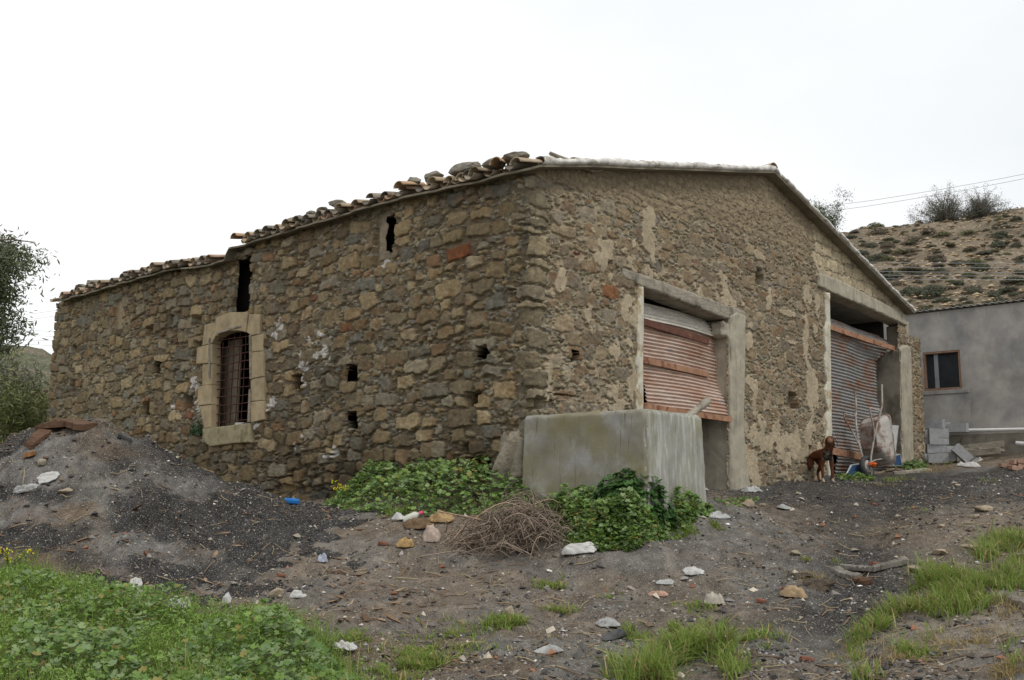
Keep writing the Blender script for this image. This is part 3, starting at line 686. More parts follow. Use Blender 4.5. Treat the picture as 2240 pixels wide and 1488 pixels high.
    Cc = np.where(stone[..., None], Cm + (Cc - Cm) * np.clip(st * 1.6, 0, 1)[..., None], Cm)
    # adobe gets a rough clay smear
    sm = (adobe & (n8 > 0.46))
    H = np.where(adobe, H * 0.7 + (fbm(U * 9, Z * 14, 37) - 0.5) * 0.03, H)
    # ---- plaster remains
    pl = np.zeros(U.shape)
    def patch(px, py, rx, rz, lf=0, pw=1.0):
        u_, z_ = uz_l(px, py) if lf else uz_f(px, py)
        q = ((U - u_) / rx) ** 2 + ((Z - z_) / rz) ** 2
        np.maximum(pl, pw * np.clip(1.25 - q, 0, 1), out=pl)
    for a_ in [(1313, 537, .26, .27), (1418, 530, .20, .55), (1375, 560, .22, .3), (1335, 590, .22, .25), (1395, 690, .18, .5), (1372, 730, .18, .5), (1380, 840, .15, .5), (1470, 610, .5, .18), (1540, 640, .55, .16), (1600, 660, .4, .14),
               (1575, 625, .22, .22), (1680, 655, .14, .25), (1720, 685, .45, .06), (1715, 745, .5, .06), (1785, 700, .2, .6), (1760, 740, .12, .5), (1775, 850, .25, .8), (1765, 650, .2, .2), (1635, 720, .15, .35), (1640, 860, .3, .3), (1700, 960, .8, .45), (1760, 985, .6, .35), (1645, 985, .35, .7),
               (1300, 880, .25, .25), (1260, 880, .2, .2), (1345, 870, .3, .3), (1660, 560, .2, .1), (1785, 560, .1, .5), (1800, 600, .15, .2), (1340, 765, .2, .2), (1290, 700, .18, .2), (1225, 620, .15, .2)]:
        patch(*a_)
    nzp = fbm(U * 3.2, Z * 3.2, 81, 5)
    nzq = fbm(U * 7, Z * 7, 82, 5)
    plm = sstep(0.0, 0.12, pl * .8 + (nzp - 0.62) * 2.8 + (nzq - .5) * 2.2 - .16) * (pl > 0)
    plm = np.maximum(plm, sstep(0.66, 0.70, nzp) * front * sstep(2.2, 1.2, Z) * (1 - adobe))
    hp = 0.024 + (fbm(U * 5, Z * 5, 83) - 0.5) * 0.03 + (n30 - .5) * .006
    H = H + (np.maximum(hp, H * 0.6) - H) * plm
    cp_ = np.array([0.375, 0.31, 0.215]) * (0.78 + 0.44 * fbm(U * 4, Z * 4, 85))[..., None]
    Cc = Cc + (cp_ - Cc) * plm[..., None]
    # white flecks of lime on the long wall
    wl = np.zeros(U.shape)
    for px, py, rx, rz in [(690, 770, .5, .3), (700, 755, .15, .25), (610, 720, .2, .2), (598, 880, .12, .2), (660, 840, .2, .15), (655, 965, .15, .25), (720, 980, .18, .18), (425, 825, .15, .3), (430, 890, .15, .2), (375, 895, .12, .15), (440, 980, .1, .2), (563, 935, .1, .1), (845, 572, .1, .1), (590, 895, .1, .15)]:
        u_, z_ = uz_l(px, py); np.maximum(wl, np.clip(1.2 - ((U - u_) / rx) ** 2 - ((Z - z_) / rz) ** 2, 0, 1), out=wl)
    wm = sstep(0.05, 0.15, wl + (fbm(U * 9, Z * 9, 87) - 0.60) * 4.5 - 0.55) * (wl > 0)
    H = H + wm * 0.008; Cc = Cc + (np.array([0.55, 0.53, 0.49]) - Cc) * (wm * 0.9)[..., None]
    # large stains: darker damp stone low on the long wall and below the eaves
    damp = (1 - front) * (sstep(1.3, 0.3, Z + (big - .5) * 1.6) * 0.28 + sstep(-5.6, -4.0, U) * sstep(-2.2, -3.6, U) * sstep(2.9, 1.9, Z) * 0.28 * sstep(0.35, 0.55, fbm(U * 1.1, Z * 1.1, 90)))
    Cc = Cc * (1 - damp)[..., None]
    lich = sstep(0.60, 0.72, fbm(U * 5, Z * 5, 92)) * (kind == 3) * 0.5
    Cc = Cc + (np.array([0.10, 0.10, 0.085]) - Cc) * lich[..., None]
    # ---- putlog holes, chutes, cracks
    def hole(px, py, wpx, hpx, lf, dep=0.3, rag=0.03):
        f = uz_l if lf else uz_f
        (u0, z1), (u1, z0) = f(px - wpx / 2, py - hpx / 2), f(px + wpx / 2, py + hpx / 2)
        uu = U + (vn(U * 11, Z * 11, 95) - .5) * rag * 2; zz_ = Z + (vn(U * 11, Z * 11, 96) - .5) * rag * 2
        m = (uu > min(u0, u1)) & (uu < max(u0, u1)) & (zz_ > min(z0, z1)) & (zz_ < max(z0, z1))
        H[m] = -dep; return m
    for a_ in [(1053, 772, 26, 30, 1), (770, 817, 26, 34, 1), (768, 918, 22, 36, 1), (648, 838, 20, 30, 1), (342, 804, 14, 26, 1), (432, 772, 18, 50, 1, .15), (372, 700, 10, 22, 1, .15), (430, 700, 22, 20, 1, .15), (325, 723, 16, 18, 1, .2), (318, 895, 14, 30, 1, .18), (1032, 872, 30, 26, 1, .2), (412, 880, 18, 30, 1, .2), (160, 765, 8, 22, 1, .12), (158, 845, 8, 26, 1, .12),
               (1048, 1022, 46, 44, 1, .3, .05), (1020, 975, 24, 20, 1, .2, .05), (870, 830, 10, 14, 1, .12), (640, 1070, 80, 20, 1, .1, .06), (780, 1060, 30, 20, 1, .14, .05), (930, 1045, 50, 18, 1, .12, .06),
               (1255, 778, 16, 26, 0), (1660, 604, 18, 44, 0, .25), (1735, 878, 22, 36, 0, .14, .04), (1770, 995, 10, 50, 0, .1, .04), (1222, 868, 70, 14, 0, .1, .05), (1178, 880, 16, 30, 0, .15, .05), (1785, 620, 30, 10, 0, .12), (1465, 645, 10, 10, 0, .1)]:
        hole(*a_)
    hole(840, 535, 40, 80, 1, .07, .05); m = hole(838, 515, 18, 100, 1, .05, .03); Cc[m] = np.array([0.24, 0.20, 0.145]) * (0.6 + 0.8 * n8[m])[:, None]
    slit = hole(530, 624, 27, 112, 1, .06, .03)
    slit |= hole(851, 512, 21, 70, 1, .06, .04)
    for a_ in [(1053, 772, 24, 28, 1), (770, 817, 26, 32, 1), (768, 918, 20, 34, 1), (648, 838, 18, 26, 1), (342, 804, 12, 24, 1), (1050, 1024, 34, 34, 1), (1255, 778, 14, 24, 0), (1032, 872, 16, 18, 1), (318, 895, 8, 20, 1)]: slit |= hole(*a_, .05, .04)
    m = hole(256, 688, 13, 62, 1, .09, .02); Cc[m] = (0.33, 0.27, 0.18)
    # right-hand stub end: bulging separate stones
    # ---- keep the wall flat where jambs sit
    for P_, lf in ((D1, 0), (D2, 0)):
        pass
    ztop = wall_top(us)[None, :]
    uc = (U[:-1, :-1] + ds / 2); zc = (Z[:-1, :-1] + ds / 2)
    drop = zc > np.minimum(ztop[:, :-1], ztop[:, 1:]) + 0.03
    for P_ in (D1, D2, WIN): drop |= in_poly(uc, zc, P_)
    drop |= slit[:-1, :-1]
    keepf = ~drop
    # ---- positions
    nrm = np.zeros((nc, 3)); base = np.zeros((nc, 3))
    for j, u in enumerate(us):
        if u < -LLEN: base[j] = C0 + DL * LLEN + DF * (-u - LLEN)
        elif u < 0: base[j] = C0 - DL * u
        elif u < FEND: base[j] = C0 + DF * u
        else: base[j] = C0 + DF * FEND + DL * (u - FEND)
        def blend(c, a, b):
            t = float(sstep(-0.07, 0.07, u - c)); v = a * (1 - t) + b * t; return v / np.linalg.norm(v)
        if u < -LLEN / 2: nrm[j] = blend(-LLEN, DL, NL)
        elif u < FEND / 2: nrm[j] = blend(0, NL, NF)
        else: nrm[j] = blend(FEND, NF, DF)
    rnd_c = 0.05 * np.exp(-(us / 0.05) ** 2) + 0.03 * np.exp(-((us - FEND) / 0.05) ** 2) + 0.03 * np.exp(-((us + LLEN) / 0.05) ** 2)
    batter = -0.0 * Z
    bow = (fbm(U * 0.35, Z * 0.35, 99) - 0.5) * 0.07
    bow = bow * np.clip(np.abs(U) * 1.2, 0.2, 1)
    # stay level around the framed openings
    flat = np.zeros(U.shape)
    for P_ in (D1, D2, WIN):
        pa = np.array(P_); u0, z0 = pa.min(0); u1, z1 = pa.max(0)
        du = np.maximum(np.maximum(u0 - U, U - u1), 0); dz = np.maximum(np.maximum(z0 - Z, Z - z1), 0)
        flat = np.maximum(flat, sstep(1.2, 0.3, np.hypot(du, dz)))
    flat = np.maximum(flat, sstep(0.6, 0.2, wall_top(U) - Z))
    bow = bow * (1 - flat)
    H = H + bow - rnd_c[None, :]
    V = base[None] + nrm[None] * H[..., None]; V[..., 2] += Z
    F = grid_faces(nr, nc)[keepf.ravel()]
    used = np.unique(F); rm = np.full(U.size, -1); rm[used] = np.arange(len(used))
    me = np_mesh('wall', V.reshape(-1, 3)[used], rm[F], M['stone'], Cc.reshape(-1, 3)[used], smooth=True)
    link('wall', me, barn)
build_wall()

# inner faces, the two hidden walls and the earth floor
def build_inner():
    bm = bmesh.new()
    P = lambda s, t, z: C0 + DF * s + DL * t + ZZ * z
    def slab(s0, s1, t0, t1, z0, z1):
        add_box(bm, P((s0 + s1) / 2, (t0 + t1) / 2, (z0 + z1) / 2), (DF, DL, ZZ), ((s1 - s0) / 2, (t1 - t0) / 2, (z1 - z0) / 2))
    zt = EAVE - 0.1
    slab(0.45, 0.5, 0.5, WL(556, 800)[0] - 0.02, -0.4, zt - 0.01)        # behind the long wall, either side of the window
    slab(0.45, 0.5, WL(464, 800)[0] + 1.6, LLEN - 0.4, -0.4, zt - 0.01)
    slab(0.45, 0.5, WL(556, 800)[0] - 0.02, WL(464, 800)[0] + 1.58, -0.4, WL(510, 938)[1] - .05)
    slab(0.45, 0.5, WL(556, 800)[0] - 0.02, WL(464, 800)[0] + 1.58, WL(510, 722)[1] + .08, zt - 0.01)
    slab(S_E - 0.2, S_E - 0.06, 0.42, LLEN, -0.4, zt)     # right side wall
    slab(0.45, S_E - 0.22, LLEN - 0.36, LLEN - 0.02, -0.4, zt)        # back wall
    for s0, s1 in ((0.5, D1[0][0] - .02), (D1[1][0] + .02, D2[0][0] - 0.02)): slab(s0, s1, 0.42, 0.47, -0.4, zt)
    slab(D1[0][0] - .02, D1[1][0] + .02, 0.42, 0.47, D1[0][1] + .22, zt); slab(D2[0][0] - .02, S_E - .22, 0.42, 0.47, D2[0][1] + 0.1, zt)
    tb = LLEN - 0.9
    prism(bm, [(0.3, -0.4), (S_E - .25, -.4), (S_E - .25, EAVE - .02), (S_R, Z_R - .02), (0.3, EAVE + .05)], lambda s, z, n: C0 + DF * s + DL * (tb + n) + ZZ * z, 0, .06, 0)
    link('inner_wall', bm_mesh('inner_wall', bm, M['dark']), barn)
build_inner()

# ---------------------------------------------------------------- roof
def build_roof():
    T0, T1 = -0.20, WL(128, 662, 0.16)[0]
    OV = 0.14
    def rz(s, t):
        s = np.asarray(s, float); t = np.asarray(t, float)
        z = np.where(s < S_R, EAVE + SLOPE * s, Z_R - (Z_R - EAVE + 0.02) / (S_E - S_R) * (s - S_R))
        sag = (fbm(t * 0.45 + 3, s * 0.4, 201, 3) - 0.5) * 0.13 * sstep(-0.3, 0.8, t)
        sag = sag * .6 + eave_off(t) * sstep(3.0, 0.5, s)
        sag = sag + (vn(t * 2.2, s * 1.0, 203) - 0.5) * 0.03
        return z + sag + 0.045
    P = lambda s, t, z: C0[None] + np.asarray(s)[..., None] * DF + np.asarray(t)[..., None] * DL + np.asarray(z)[..., None] * ZZ
    # deck of boards : ragged lower edge at the eave
    ts = np.arange(T0, T1 + .01, 0.06)
    edge = -OV - 0.11 * (vn(np.floor(ts / 0.35), ts * 0, 205) - .35) - 0.03 * vn(ts * 9, ts * 0, 206)
    ss = np.concatenate([[0.0], np.linspace(0.10, 1, 24)])
    V = []; F = []
    def sheet(s_grid, off, flip):
        S = s_grid; T = np.repeat(ts[:, None], S.shape[1], 1)
        b = sum(len(v) for v in V)
        V.append(P(S, T, rz(S, T) + off).reshape(-1, 3)); f = grid_faces(S.shape[0], S.shape[1]) + b
        F.append(f[:, ::-1] if flip else f); return b, S.shape
    SL = edge[:, None] + (S_R - edge[:, None]) * ss[None]
    SR_ = S_R + (S_E + 0.13 - S_R) * np.linspace(0, 1, 24)[None] + 0 * ts[:, None]
    for S in (SL, SR_):
        b0, sh = sheet(S, -0.03, True); b1, _ = sheet(S, 0.0, False)
        n0, n1 = sh
        def rim(ia):
            for a, c in zip(ia[:-1], ia[1:]): F.append(np.array([[b0 + a, b0 + c, b1 + c, b1 + a]]))
        rim([i * n1 for i in range(n0)]); rim([i * n1 + n1 - 1 for i in range(n0)]); rim(list(range(n1))); rim([(n0 - 1) * n1 + j for j in range(n1)])
    me = np_mesh('roof', np.concatenate(V), np.vstack(F), M['roof_board']); roof = link('roof', me, barn)
    # thin stone slabs poking out under the tiles along the eave
    # barrel tiles
    V = []; F = []; CC = []; b = 0
    rnd = np.random.default_rng(77)
    tp = np.array([(0.41, 0.325, 0.225), (0.36, 0.29, 0.21), (0.30, 0.24, 0.17), (0.26, 0.225, 0.175), (0.36, 0.255, 0.175), (0.21, 0.185, 0.15)])
    def tile(s0, s1, t, off, r0, r1, up, yaw=0.0, roll=0.0, colr=None, lift=0.0):
        nonlocal b
        k = 9; a = np.linspace(0.04, np.pi - 0.04, k)
        rows = np.linspace(0, 1, 4); th = 0.014; vs = []
        for lay in (0, 1):
            for q in rows:
                r = r0 + (r1 - r0) * q - lay * th
                s = s0 + (s1 - s0) * q
                x = t + np.cos(a + roll) * r + yaw * (s - s0)
                zz_ = (np.sin(a + roll) * r * 0.85) * (1 if up else -1)
                vs.append(P(np.full(k, s), x, rz(np.full(k, s), np.full(k, t)) + off + lift * q + zz_))
        V.append(np.concatenate(vs)); f = []
        for lay in (0, 1):
            g = grid_faces(4, k) + lay * 4 * k; f.append(g if lay else g[:, ::-1])
        for j in range(k - 1):
            f.append(np.array([[j, j + 1, 4 * k + j + 1, 4 * k + j]])); f.append(np.array([[3 * k + j, 3 * k + j + 1, 7 * k + j + 1, 7 * k + j]]))
        for i in range(3):
            f.append(np.array([[i * k, (i + 1) * k, (4 + i + 1) * k, (4 + i) * k]])); f.append(np.array([[i * k + k - 1, (i + 1) * k + k - 1, (4 + i + 1) * k + k - 1, (4 + i) * k + k - 1]]))
        F.append(np.vstack(f) + b); b += 8 * k
        c = tp[rnd.integers(len(tp))] * rnd.uniform(0.8, 1.15) if colr is None else np.array(colr)
        cc = np.repeat(c[None], 8 * k, 0) * (0.9 + 0.2 * rnd.random((8 * k, 1))); CC.append(cc)
    def slope_tiles(left):
        n = int((T1 - T0) / 0.222)
        for i in range(n + 1):
            t = T0 + 0.34 + i * 0.222
            rows = 16
            for r in range(rows):
                if left: s_a = -OV - 0.06 + r * 0.38; s_b = s_a + 0.46
                else: s_a = S_E + 0.16 - r * 0.38; s_b = s_a - 0.46
                if (left and s_b > S_R + .1) or (not left and s_b < S_R - .1): break
                first = r == 0
                jt = rnd.normal(0, 0.018); js = rnd.normal(0, 0.06 if first else 0.02)
                if first and left and (rnd.random() < 0.07 or float(fbm(np.array(t * .9), np.array(3.3), 221, 2)) > .68): continue
                tile(s_a + js + 0.03, s_b + js, t + 0.111 + jt, 0.095, 0.095, 0.085, False, rnd.normal(0, 0.03))
                if first and rnd.random() < 0.13 and left: continue
                tile(s_a + js, s_b + js, t + jt, 0.070 + rnd.uniform(0, 0.035), 0.100, 0.082, True, rnd.normal(0, 0.05), rnd.normal(0, 0.14), lift=-0.01)
    slope_tiles(True); slope_tiles(False)
    # slipped tiles on the eave
    for px, dt in ((548, .1), (1118, 0.05), (905, 0.)):
        t = WL(px, 500)[0]
        tile(-OV - 0.18, -OV + 0.30, t, 0.13, 0.10, 0.085, True, rnd.normal(0, .25), rnd.normal(0, .2), (0.43, 0.29, 0.185))
    # ridge tiles
    t = T0 + 0.0
    k = 10
    while t < T1:
        a = np.linspace(0, np.pi, k); vs = []
        for q in (0, 1):
            r = 0.15 - 0.02 * q
            s = S_R + np.cos(a) * r; z = rz(np.full(k, S_R), np.full(k, t + .4 * q)) + 0.02 + np.sin(a) * r * 0.9
            vs.append(P(s, np.full(k, t + 0.44 * q), z))
        V.append(np.concatenate(vs)); F.append(grid_faces(2, k) + b); b += 2 * k
        CC.append(np.repeat(tp[rnd.integers(len(tp))][None], 2 * k, 0)); t += 0.40
    me = np_mesh('roof_tile', np.concatenate(V), np.vstack(F), M['tile'], np.concatenate(CC), smooth=True)
    link('roof_tiles', me, roof)
    # white mortar bedding along the front verge
    V = []; F = []; b = 0
    for s0, s1 in ((-OV + 0.02, S_R), (S_R, S_E + 0.13)):
        S = np.arange(s0, s1, 0.035); n = len(S)
        t = np.full(n, T0)
        hh = 0.10 + 0.03 * (fbm(S * 3, S * 0, 210) - 0.5) * 2 + 0.022 * (vn(S * 11, S * 0, 211) - .5)
        if s0 > 1: hh = hh * 0.75
        bulge = 0.03 * vn(S * 7, S * 0, 212)
        z0 = rz(S, t)
        prof = [(0.10, 0.001), (-0.002 - bulge * .3, 0.002), (-0.02 - bulge, 0.3), (-0.015 - bulge, 0.75), (0.02, 1.0), (0.12, 1.0)]
        rows = [P(S, t + a_ + (vn(S * 14 + i * 7, S * 0 + i, 214) - .5) * .018, z0 + 0.003 + hh * q) if not np.isscalar(a_) or True else None for i, (a_, q) in enumerate(prof)]
        V.append(np.concatenate(rows)); F.append(grid_faces(len(prof), n) + b); b += len(prof) * n
    me = np_mesh('verge', np.concatenate(V), np.vstack(F), M['verge'], smooth=True); link('verge', me, roof)
    return rz
RZ = build_roof()

# ---------------------------------------------------------------- arched window with its stone surround
def build_window():
    bm = bmesh.new()
    def blk(pts, n1=0.05, n0=-0.13): prism(bm, [WL(*p) for p in pts], PL, n0, n1, 0.014)
    blk([(452, 711), (476, 706), (478, 732), (468, 752), (447, 757)], .045)
    blk([(477, 697), (509, 684), (548, 684), (543, 727), (525, 724), (505, 725), (486, 731), (479, 737)], .055)
    blk([(549, 688), (574, 688), (571, 731), (554, 735), (544, 727.5)], .04)
    blk([(436, 762), (447, 758), (468, 753), (468, 795), (434, 797)], .05)
    blk([(447, 798), (468, 796), (467, 841), (446, 845)], .04)
    blk([(439, 846), (468, 842), (467, 885), (438, 888)], .055)
    blk([(441, 889), (467, 886), (466, 936), (452, 938)], .045)
    blk([(553, 737), (572, 732), (582, 731), (580, 768), (554, 771)], .045)
    blk([(554, 772), (580, 769), (581, 824), (553, 830)], .05)
    blk([(553, 831), (581, 825), (582, 876), (553, 879)], .045)
    blk([(553, 880), (583, 877), (583, 918), (553, 925)], .05)
    win = link('window_surround', bm_mesh('window_surround', bm, M['ashlar']), barn)
    bm = bmesh.new(); prism(bm, [WL(*p) for p in [(451, 939), (500, 932.5), (553, 926), (554, 968), (520, 970), (467, 977), (450, 965)]], PL, -0.34, 0.075, 0.02)
    link('sill', bm_mesh('sill', bm, M['sill']), win)
    # iron grille
    paths = []; rad = []
    s0, s1 = WL(556, 830)[0], WL(468, 830)[0]
    zb, zt = WL(510, 932)[1], WL(510, 722)[1]
    for i in range(7):
        s = s0 + (s1 - s0) * (i + 0.5) / 7
        x = np.linspace(zb, zt - 0.22 * abs((i - 3) / 3.5) ** 2, 8)
        paths.append(np.array([PL(s + 0.006 * math.sin(z * 9 + i), z, -0.085) for z in x])); rad.append(0.010)
    for j in range(11):
        z = zb + 0.09 + (zt - zb - 0.22) * j / 10
        x = np.linspace(s0 - 0.005, s1 + 0.05, 8)
        paths.append(np.array([PL(s, z + 0.008 * math.sin(s * 5 + j), -0.065) for s in x])); rad.append(0.009)
    link('grille', tube_mesh('grille', paths, rad, M['grille'], 6), win)
    # thin timber battens round the opening
    bm = bmesh.new()
    for a_, b_ in (((465, 740), (464.5, 828)), ((554, 734), (555.5, 830)), ((554, 853), (551, 924)), ((482, 730), (534, 714))):
        p, q = PL(*WL(*a_), .062), PL(*WL(*b_), .062); d = (q - p); l = np.linalg.norm(d); d /= l
        add_box(bm, (p + q) / 2, (d, NL, np.cross(d, NL)), (l / 2, 0.012, 0.016))
    link('batten', bm_mesh('batten', bm, M['wood']), win)
    # boards and door leaves just inside
    bm = bmesh.new()
    for (x0, x1, y0, y1) in ((497, 524, 745, 940), (486, 496, 760, 940)):
        sA_, sB_ = WL(x0, 850, -.32)[0], WL(x1, 850, -.32)[0]; z0_, z1_ = WL((x0 + x1) / 2, y1, -.32)[1], WL((x0 + x1) / 2, y0, -.32)[1]
        add_box(bm, PL((sA_ + sB_) / 2, (z0_ + z1_) / 2, -.32), AXL, (abs(sA_ - sB_) / 2, .015, (z1_ - z0_) / 2))
    add_box(bm, PL((s0 + s1) / 2 + .3, zb - 0.05, -0.28), AXL, (0.9, 0.15, 0.02))
    link('inner_shutter', bm_mesh('inner_shutter', bm, mat('inner_boards', (0.20, 0.165, 0.125), var=.3, scale=6)), win)
    bm = bmesh.new()
    for px, l in ((514, .12), (546, .05)):
        s, z = WL(px, 928); bm = bmesh.new(); add_box(bm, PL(s, zb + 0.035, -0.12), AXL, (l, .05, .028), .01, .004)
        link('broken_plaster', bm_mesh('broken_plaster', bm, M['white_plastic']), win)
build_window()

# ---------------------------------------------------------------- doorways
def pris(name, pts, n0, n1, m, parent=barn, bev=0.015, sub=False):
    bm = bmesh.new(); prism(bm, [WF(*p) for p in pts], PF, n0, n1, bev)
    o = link(name, bm_mesh(name, bm, m), parent)
    return o if name == 'tiled_panel' else roughen(o, .020, .003, 16, .02)
pris('timber_lintel', [(1360, 586), (1628, 681), (1627, 712), (1596, 702), (1500, 665), (1400, 627), (1360, 607)], -0.34, 0.035, M['wood'])
def ragged_strip(name, ctr, wpx, m, n1, seed, n0=-0.33):
    """a plastered jamb with a broken outer edge; ctr = inner edge line ((x0,y0),(x1,y1)), wpx<0 strip to the left"""
    (x0, y0), (x1, y1) = ctr
    inner = [(x0, y0), (x1, y1)]
    outer = []
    for q in np.linspace(1, 0, 26):
        x = x0 + (x1 - x0) * q; y = y0 + (y1 - y0) * q
        outer.append((x + wpx * (0.8 + 0.5 * (float(vn(q * 19, seed, 7)) - .4)), y))
    pris(name, inner + outer, n0, n1, m, bev=0.0)
ragged_strip('door_jamb', ((1404.5, 628), (1405, 1100)), -17, M['plaster_strip'], 0.035, 3)
bm = bmesh.new()
prism(bm, [WF(*p) for p in [(1591, 690), (1608, 683), (1627, 690), (1626, 800), (1623, 930), (1628, 1010), (1638, 1068), (1594, 1082)]], PF, -0.50, 0.05, 0.025)
for y_, w_ in ((712, 18), (728, 14)):
    s, z = WF(1585, y_); add_box(bm, PF(s, z, -0.1), AXF, (0.07, 0.12, 0.07), 0.03, 0.012)
roughen(link('concrete_pillar', bm_mesh('concrete_pillar', bm, M['concrete']), barn), .020, .003, 16, .022)
ragged_strip('door_jamb', ((1812, 640), (1818, 1045)), -13, M['plaster_strip'], 0.04, 8)
pris('concrete_lintel', [(1789, 596), (1850, 622), (1980, 690), (1981, 714), (1900, 676), (1806, 637), (1788, 627)], -0.30, 0.05, M['concrete'])
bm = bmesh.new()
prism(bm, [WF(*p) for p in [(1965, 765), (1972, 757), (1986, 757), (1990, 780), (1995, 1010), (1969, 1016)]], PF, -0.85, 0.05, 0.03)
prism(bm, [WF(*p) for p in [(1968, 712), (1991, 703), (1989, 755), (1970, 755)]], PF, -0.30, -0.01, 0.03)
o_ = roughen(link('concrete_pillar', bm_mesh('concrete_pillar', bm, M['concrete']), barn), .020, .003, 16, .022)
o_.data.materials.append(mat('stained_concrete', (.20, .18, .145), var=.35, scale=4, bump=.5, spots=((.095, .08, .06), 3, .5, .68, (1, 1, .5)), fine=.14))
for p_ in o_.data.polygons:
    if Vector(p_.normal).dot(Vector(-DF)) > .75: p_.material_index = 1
# corrugated soffit behind the concrete lintel
s0, s1 = D2[0][0], D2[1][0] + .02
S = np.linspace(s0, s1, 120); T = np.linspace(0.32, 2.2, 6)
SS, TT = np.meshgrid(S, T); zt = np.interp(SS, [s0, s1], [D2[0][1] + .02, D2[1][1] + .03])
V = C0 + SS[..., None] * DF + TT[..., None] * DL + (zt + 0.02 * np.sin(SS * 50) + 0.06)[..., None] * ZZ
link('corrugated_soffit', np_mesh('corrugated_soffit', V.reshape(-1, 3), grid_faces(6, 120), M['tin'], smooth=True), barn)

def curtain(name, z_rows, s_left, s_right, n_left, n_right, m, pitch=0.055, amp=0.014, parent=barn):
    """corrugated roller curtain: outline and bulge given at a few heights"""
    z_rows = np.array(z_rows); o_ = np.argsort(z_rows)
    zz_ = np.arange(z_rows.min(), z_rows.max(), pitch / 8); x = np.linspace(0, 1, 60)
    f = lambda a: np.interp(zz_, z_rows[o_], np.array(a)[o_])
    def sm(a):
        a = f(a); k = np.ones(9) / 9; ap = np.pad(a, 4, mode='edge'); return np.convolve(ap, k, 'valid')
    sl, sr_, nl, nr_ = sm(s_left), sm(s_right), sm(n_left), sm(n_right)
    X = sl[:, None] + (sr_ - sl)[:, None] * x[None]
    e = x[None] ** 2.2
    Nn = nl[:, None] * (1 - e) + nr_[:, None] * e
    ph = 2 * np.pi * zz_ / pitch
    Nn = Nn + (amp * np.sign(np.sin(ph)) * np.abs(np.sin(ph)) ** 0.7)[:, None] + (fbm(X * 1.5, zz_[:, None] * 1.5 + 0 * X, 301) - .5) * 0.05
    Zz = zz_[:, None] + 0 * X + 0.012 * np.sin(X * 2.2)
    V = C0 + X[..., None] * DF + Nn[..., None] * NF + Zz[..., None] * ZZ
    return link(name, np_mesh(name, V.reshape(-1, 3), grid_faces(*X.shape), m, smooth=True), parent)
def bar(name, a_, b_, h, n, m, parent, th=0.02, bow=0.0):
    """a flat bar on the shutter between two photo points (its upper edge)"""
    bm = bmesh.new(); K = 10
    p = [WF(*a_), WF(*b_)]
    for i in range(K):
        q0, q1 = i / K, (i + 1) / K
        sA, zA = p[0][0] + (p[1][0] - p[0][0]) * q0, p[0][1] + (p[1][1] - p[0][1]) * q0 - bow * math.sin(math.pi * q0)
        sB, zB = p[0][0] + (p[1][0] - p[0][0]) * q1, p[0][1] + (p[1][1] - p[0][1]) * q1 - bow * math.sin(math.pi * q1)
        nA, nB = (n[0] + (n[1] - n[0]) * q0 ** 2, n[0] + (n[1] - n[0]) * q1 ** 2)
        vs = [bm.verts.new(Vector(PF(*c))) for c in ((sA, zA, nA + th), (sB, zB, nB + th), (sB, zB - h, nB + th), (sA, zA - h, nA + th), (sA, zA, nA - th), (sB, zB, nB - th), (sB, zB - h, nB - th), (sA, zA - h, nA - th))]
        for f in ((0, 1, 2, 3), (7, 6, 5, 4), (0, 4, 5, 1), (3, 2, 6, 7), (1, 5, 6, 2), (4, 0, 3, 7)): bm.faces.new([vs[k] for k in f])
    bmesh.ops.remove_doubles(bm, verts=bm.verts, dist=0.0005)
    return link(name, bm_mesh(name, bm, m), parent)
# shutter of the left doorway
zy = lambda y, x=1495: WF(x, y, -0.2)[1]
sx = lambda x, y=800: WF(x, y, -0.2)[0]
zA = [WF(1404, y, -.2)[1] for y in (692, 740, 805, 825, 850, 888)]
sh1 = curtain('roller_shutter', zA, [sx(1403) - .02] * 6, [WF(1568, 735, -.24)[0], WF(1568, 780, -.23)[0], WF(1568, 838, -.21)[0], WF(1573, 855, -.16)[0], WF(1584, 880, -.05)[0], WF(1591, 917, 0.04)[0]],
              [-.20, -.19, -.17, -.16, -.13, -.10], [-.24, -.23, -.21, -.16, -.05, 0.04], M['shutter_a'])
bar('cross_rail', (1405, 687), (1573, 738), 0.10, (-.16, -.20), M['rust_dark'], sh1)
bar('cross_rail', (1405, 775), (1571, 812), 0.085, (-.15, -.18), M['rust'], sh1)
bar('bottom_rail', (1405, 878), (1592, 912), 0.085, (-.09, 0.05), M['rust'], sh1)
top_z_ = WF(1405, 655, -.3)[1]
sh1t = curtain('shutter_roll', [top_z_ - 0.02, top_z_ - .15, zA[0] - 0.04], [sx(1403) - .02] * 3, [WF(1540, 690, -.36)[0], WF(1558, 705, -.25)[0], WF(1568, 735, -.18)[0]], [-.36, -.24, -.17], [-.38, -.25, -.18], M['shutter_top'], parent=sh1)
# shutter of the right doorway
zB = [WF(1812, y, -.3)[1] for y in (690, 712, 760, 850, 950, 1000, 1045)]
srg = lambda x, y: WF(x, y, -0.25)[0]
sh2 = curtain('roller_shutter', zB, [srg(1812, 800) - .03] * 7, [srg(1955, 745), srg(1955, 765), srg(1925, 790), srg(1926, 860), srg(1938, 960), srg(1948, 1000), srg(1945, 1025)],
              [-.42, -.24, -.26, -.27, -.22, -.12, -.22], [-.55, -.24, -.34, -.33, -.18, 0.02, -.14], M['shutter_b'], pitch=0.066, amp=0.014)
bar('cross_rail', (1811, 699), (1967, 757), 0.10, (-.18, -.10), M['rust'], sh2)
bar('bottom_rail', (1818, 975), (1938, 1002), 0.13, (-.13, 0.0), M['rust'], sh2)
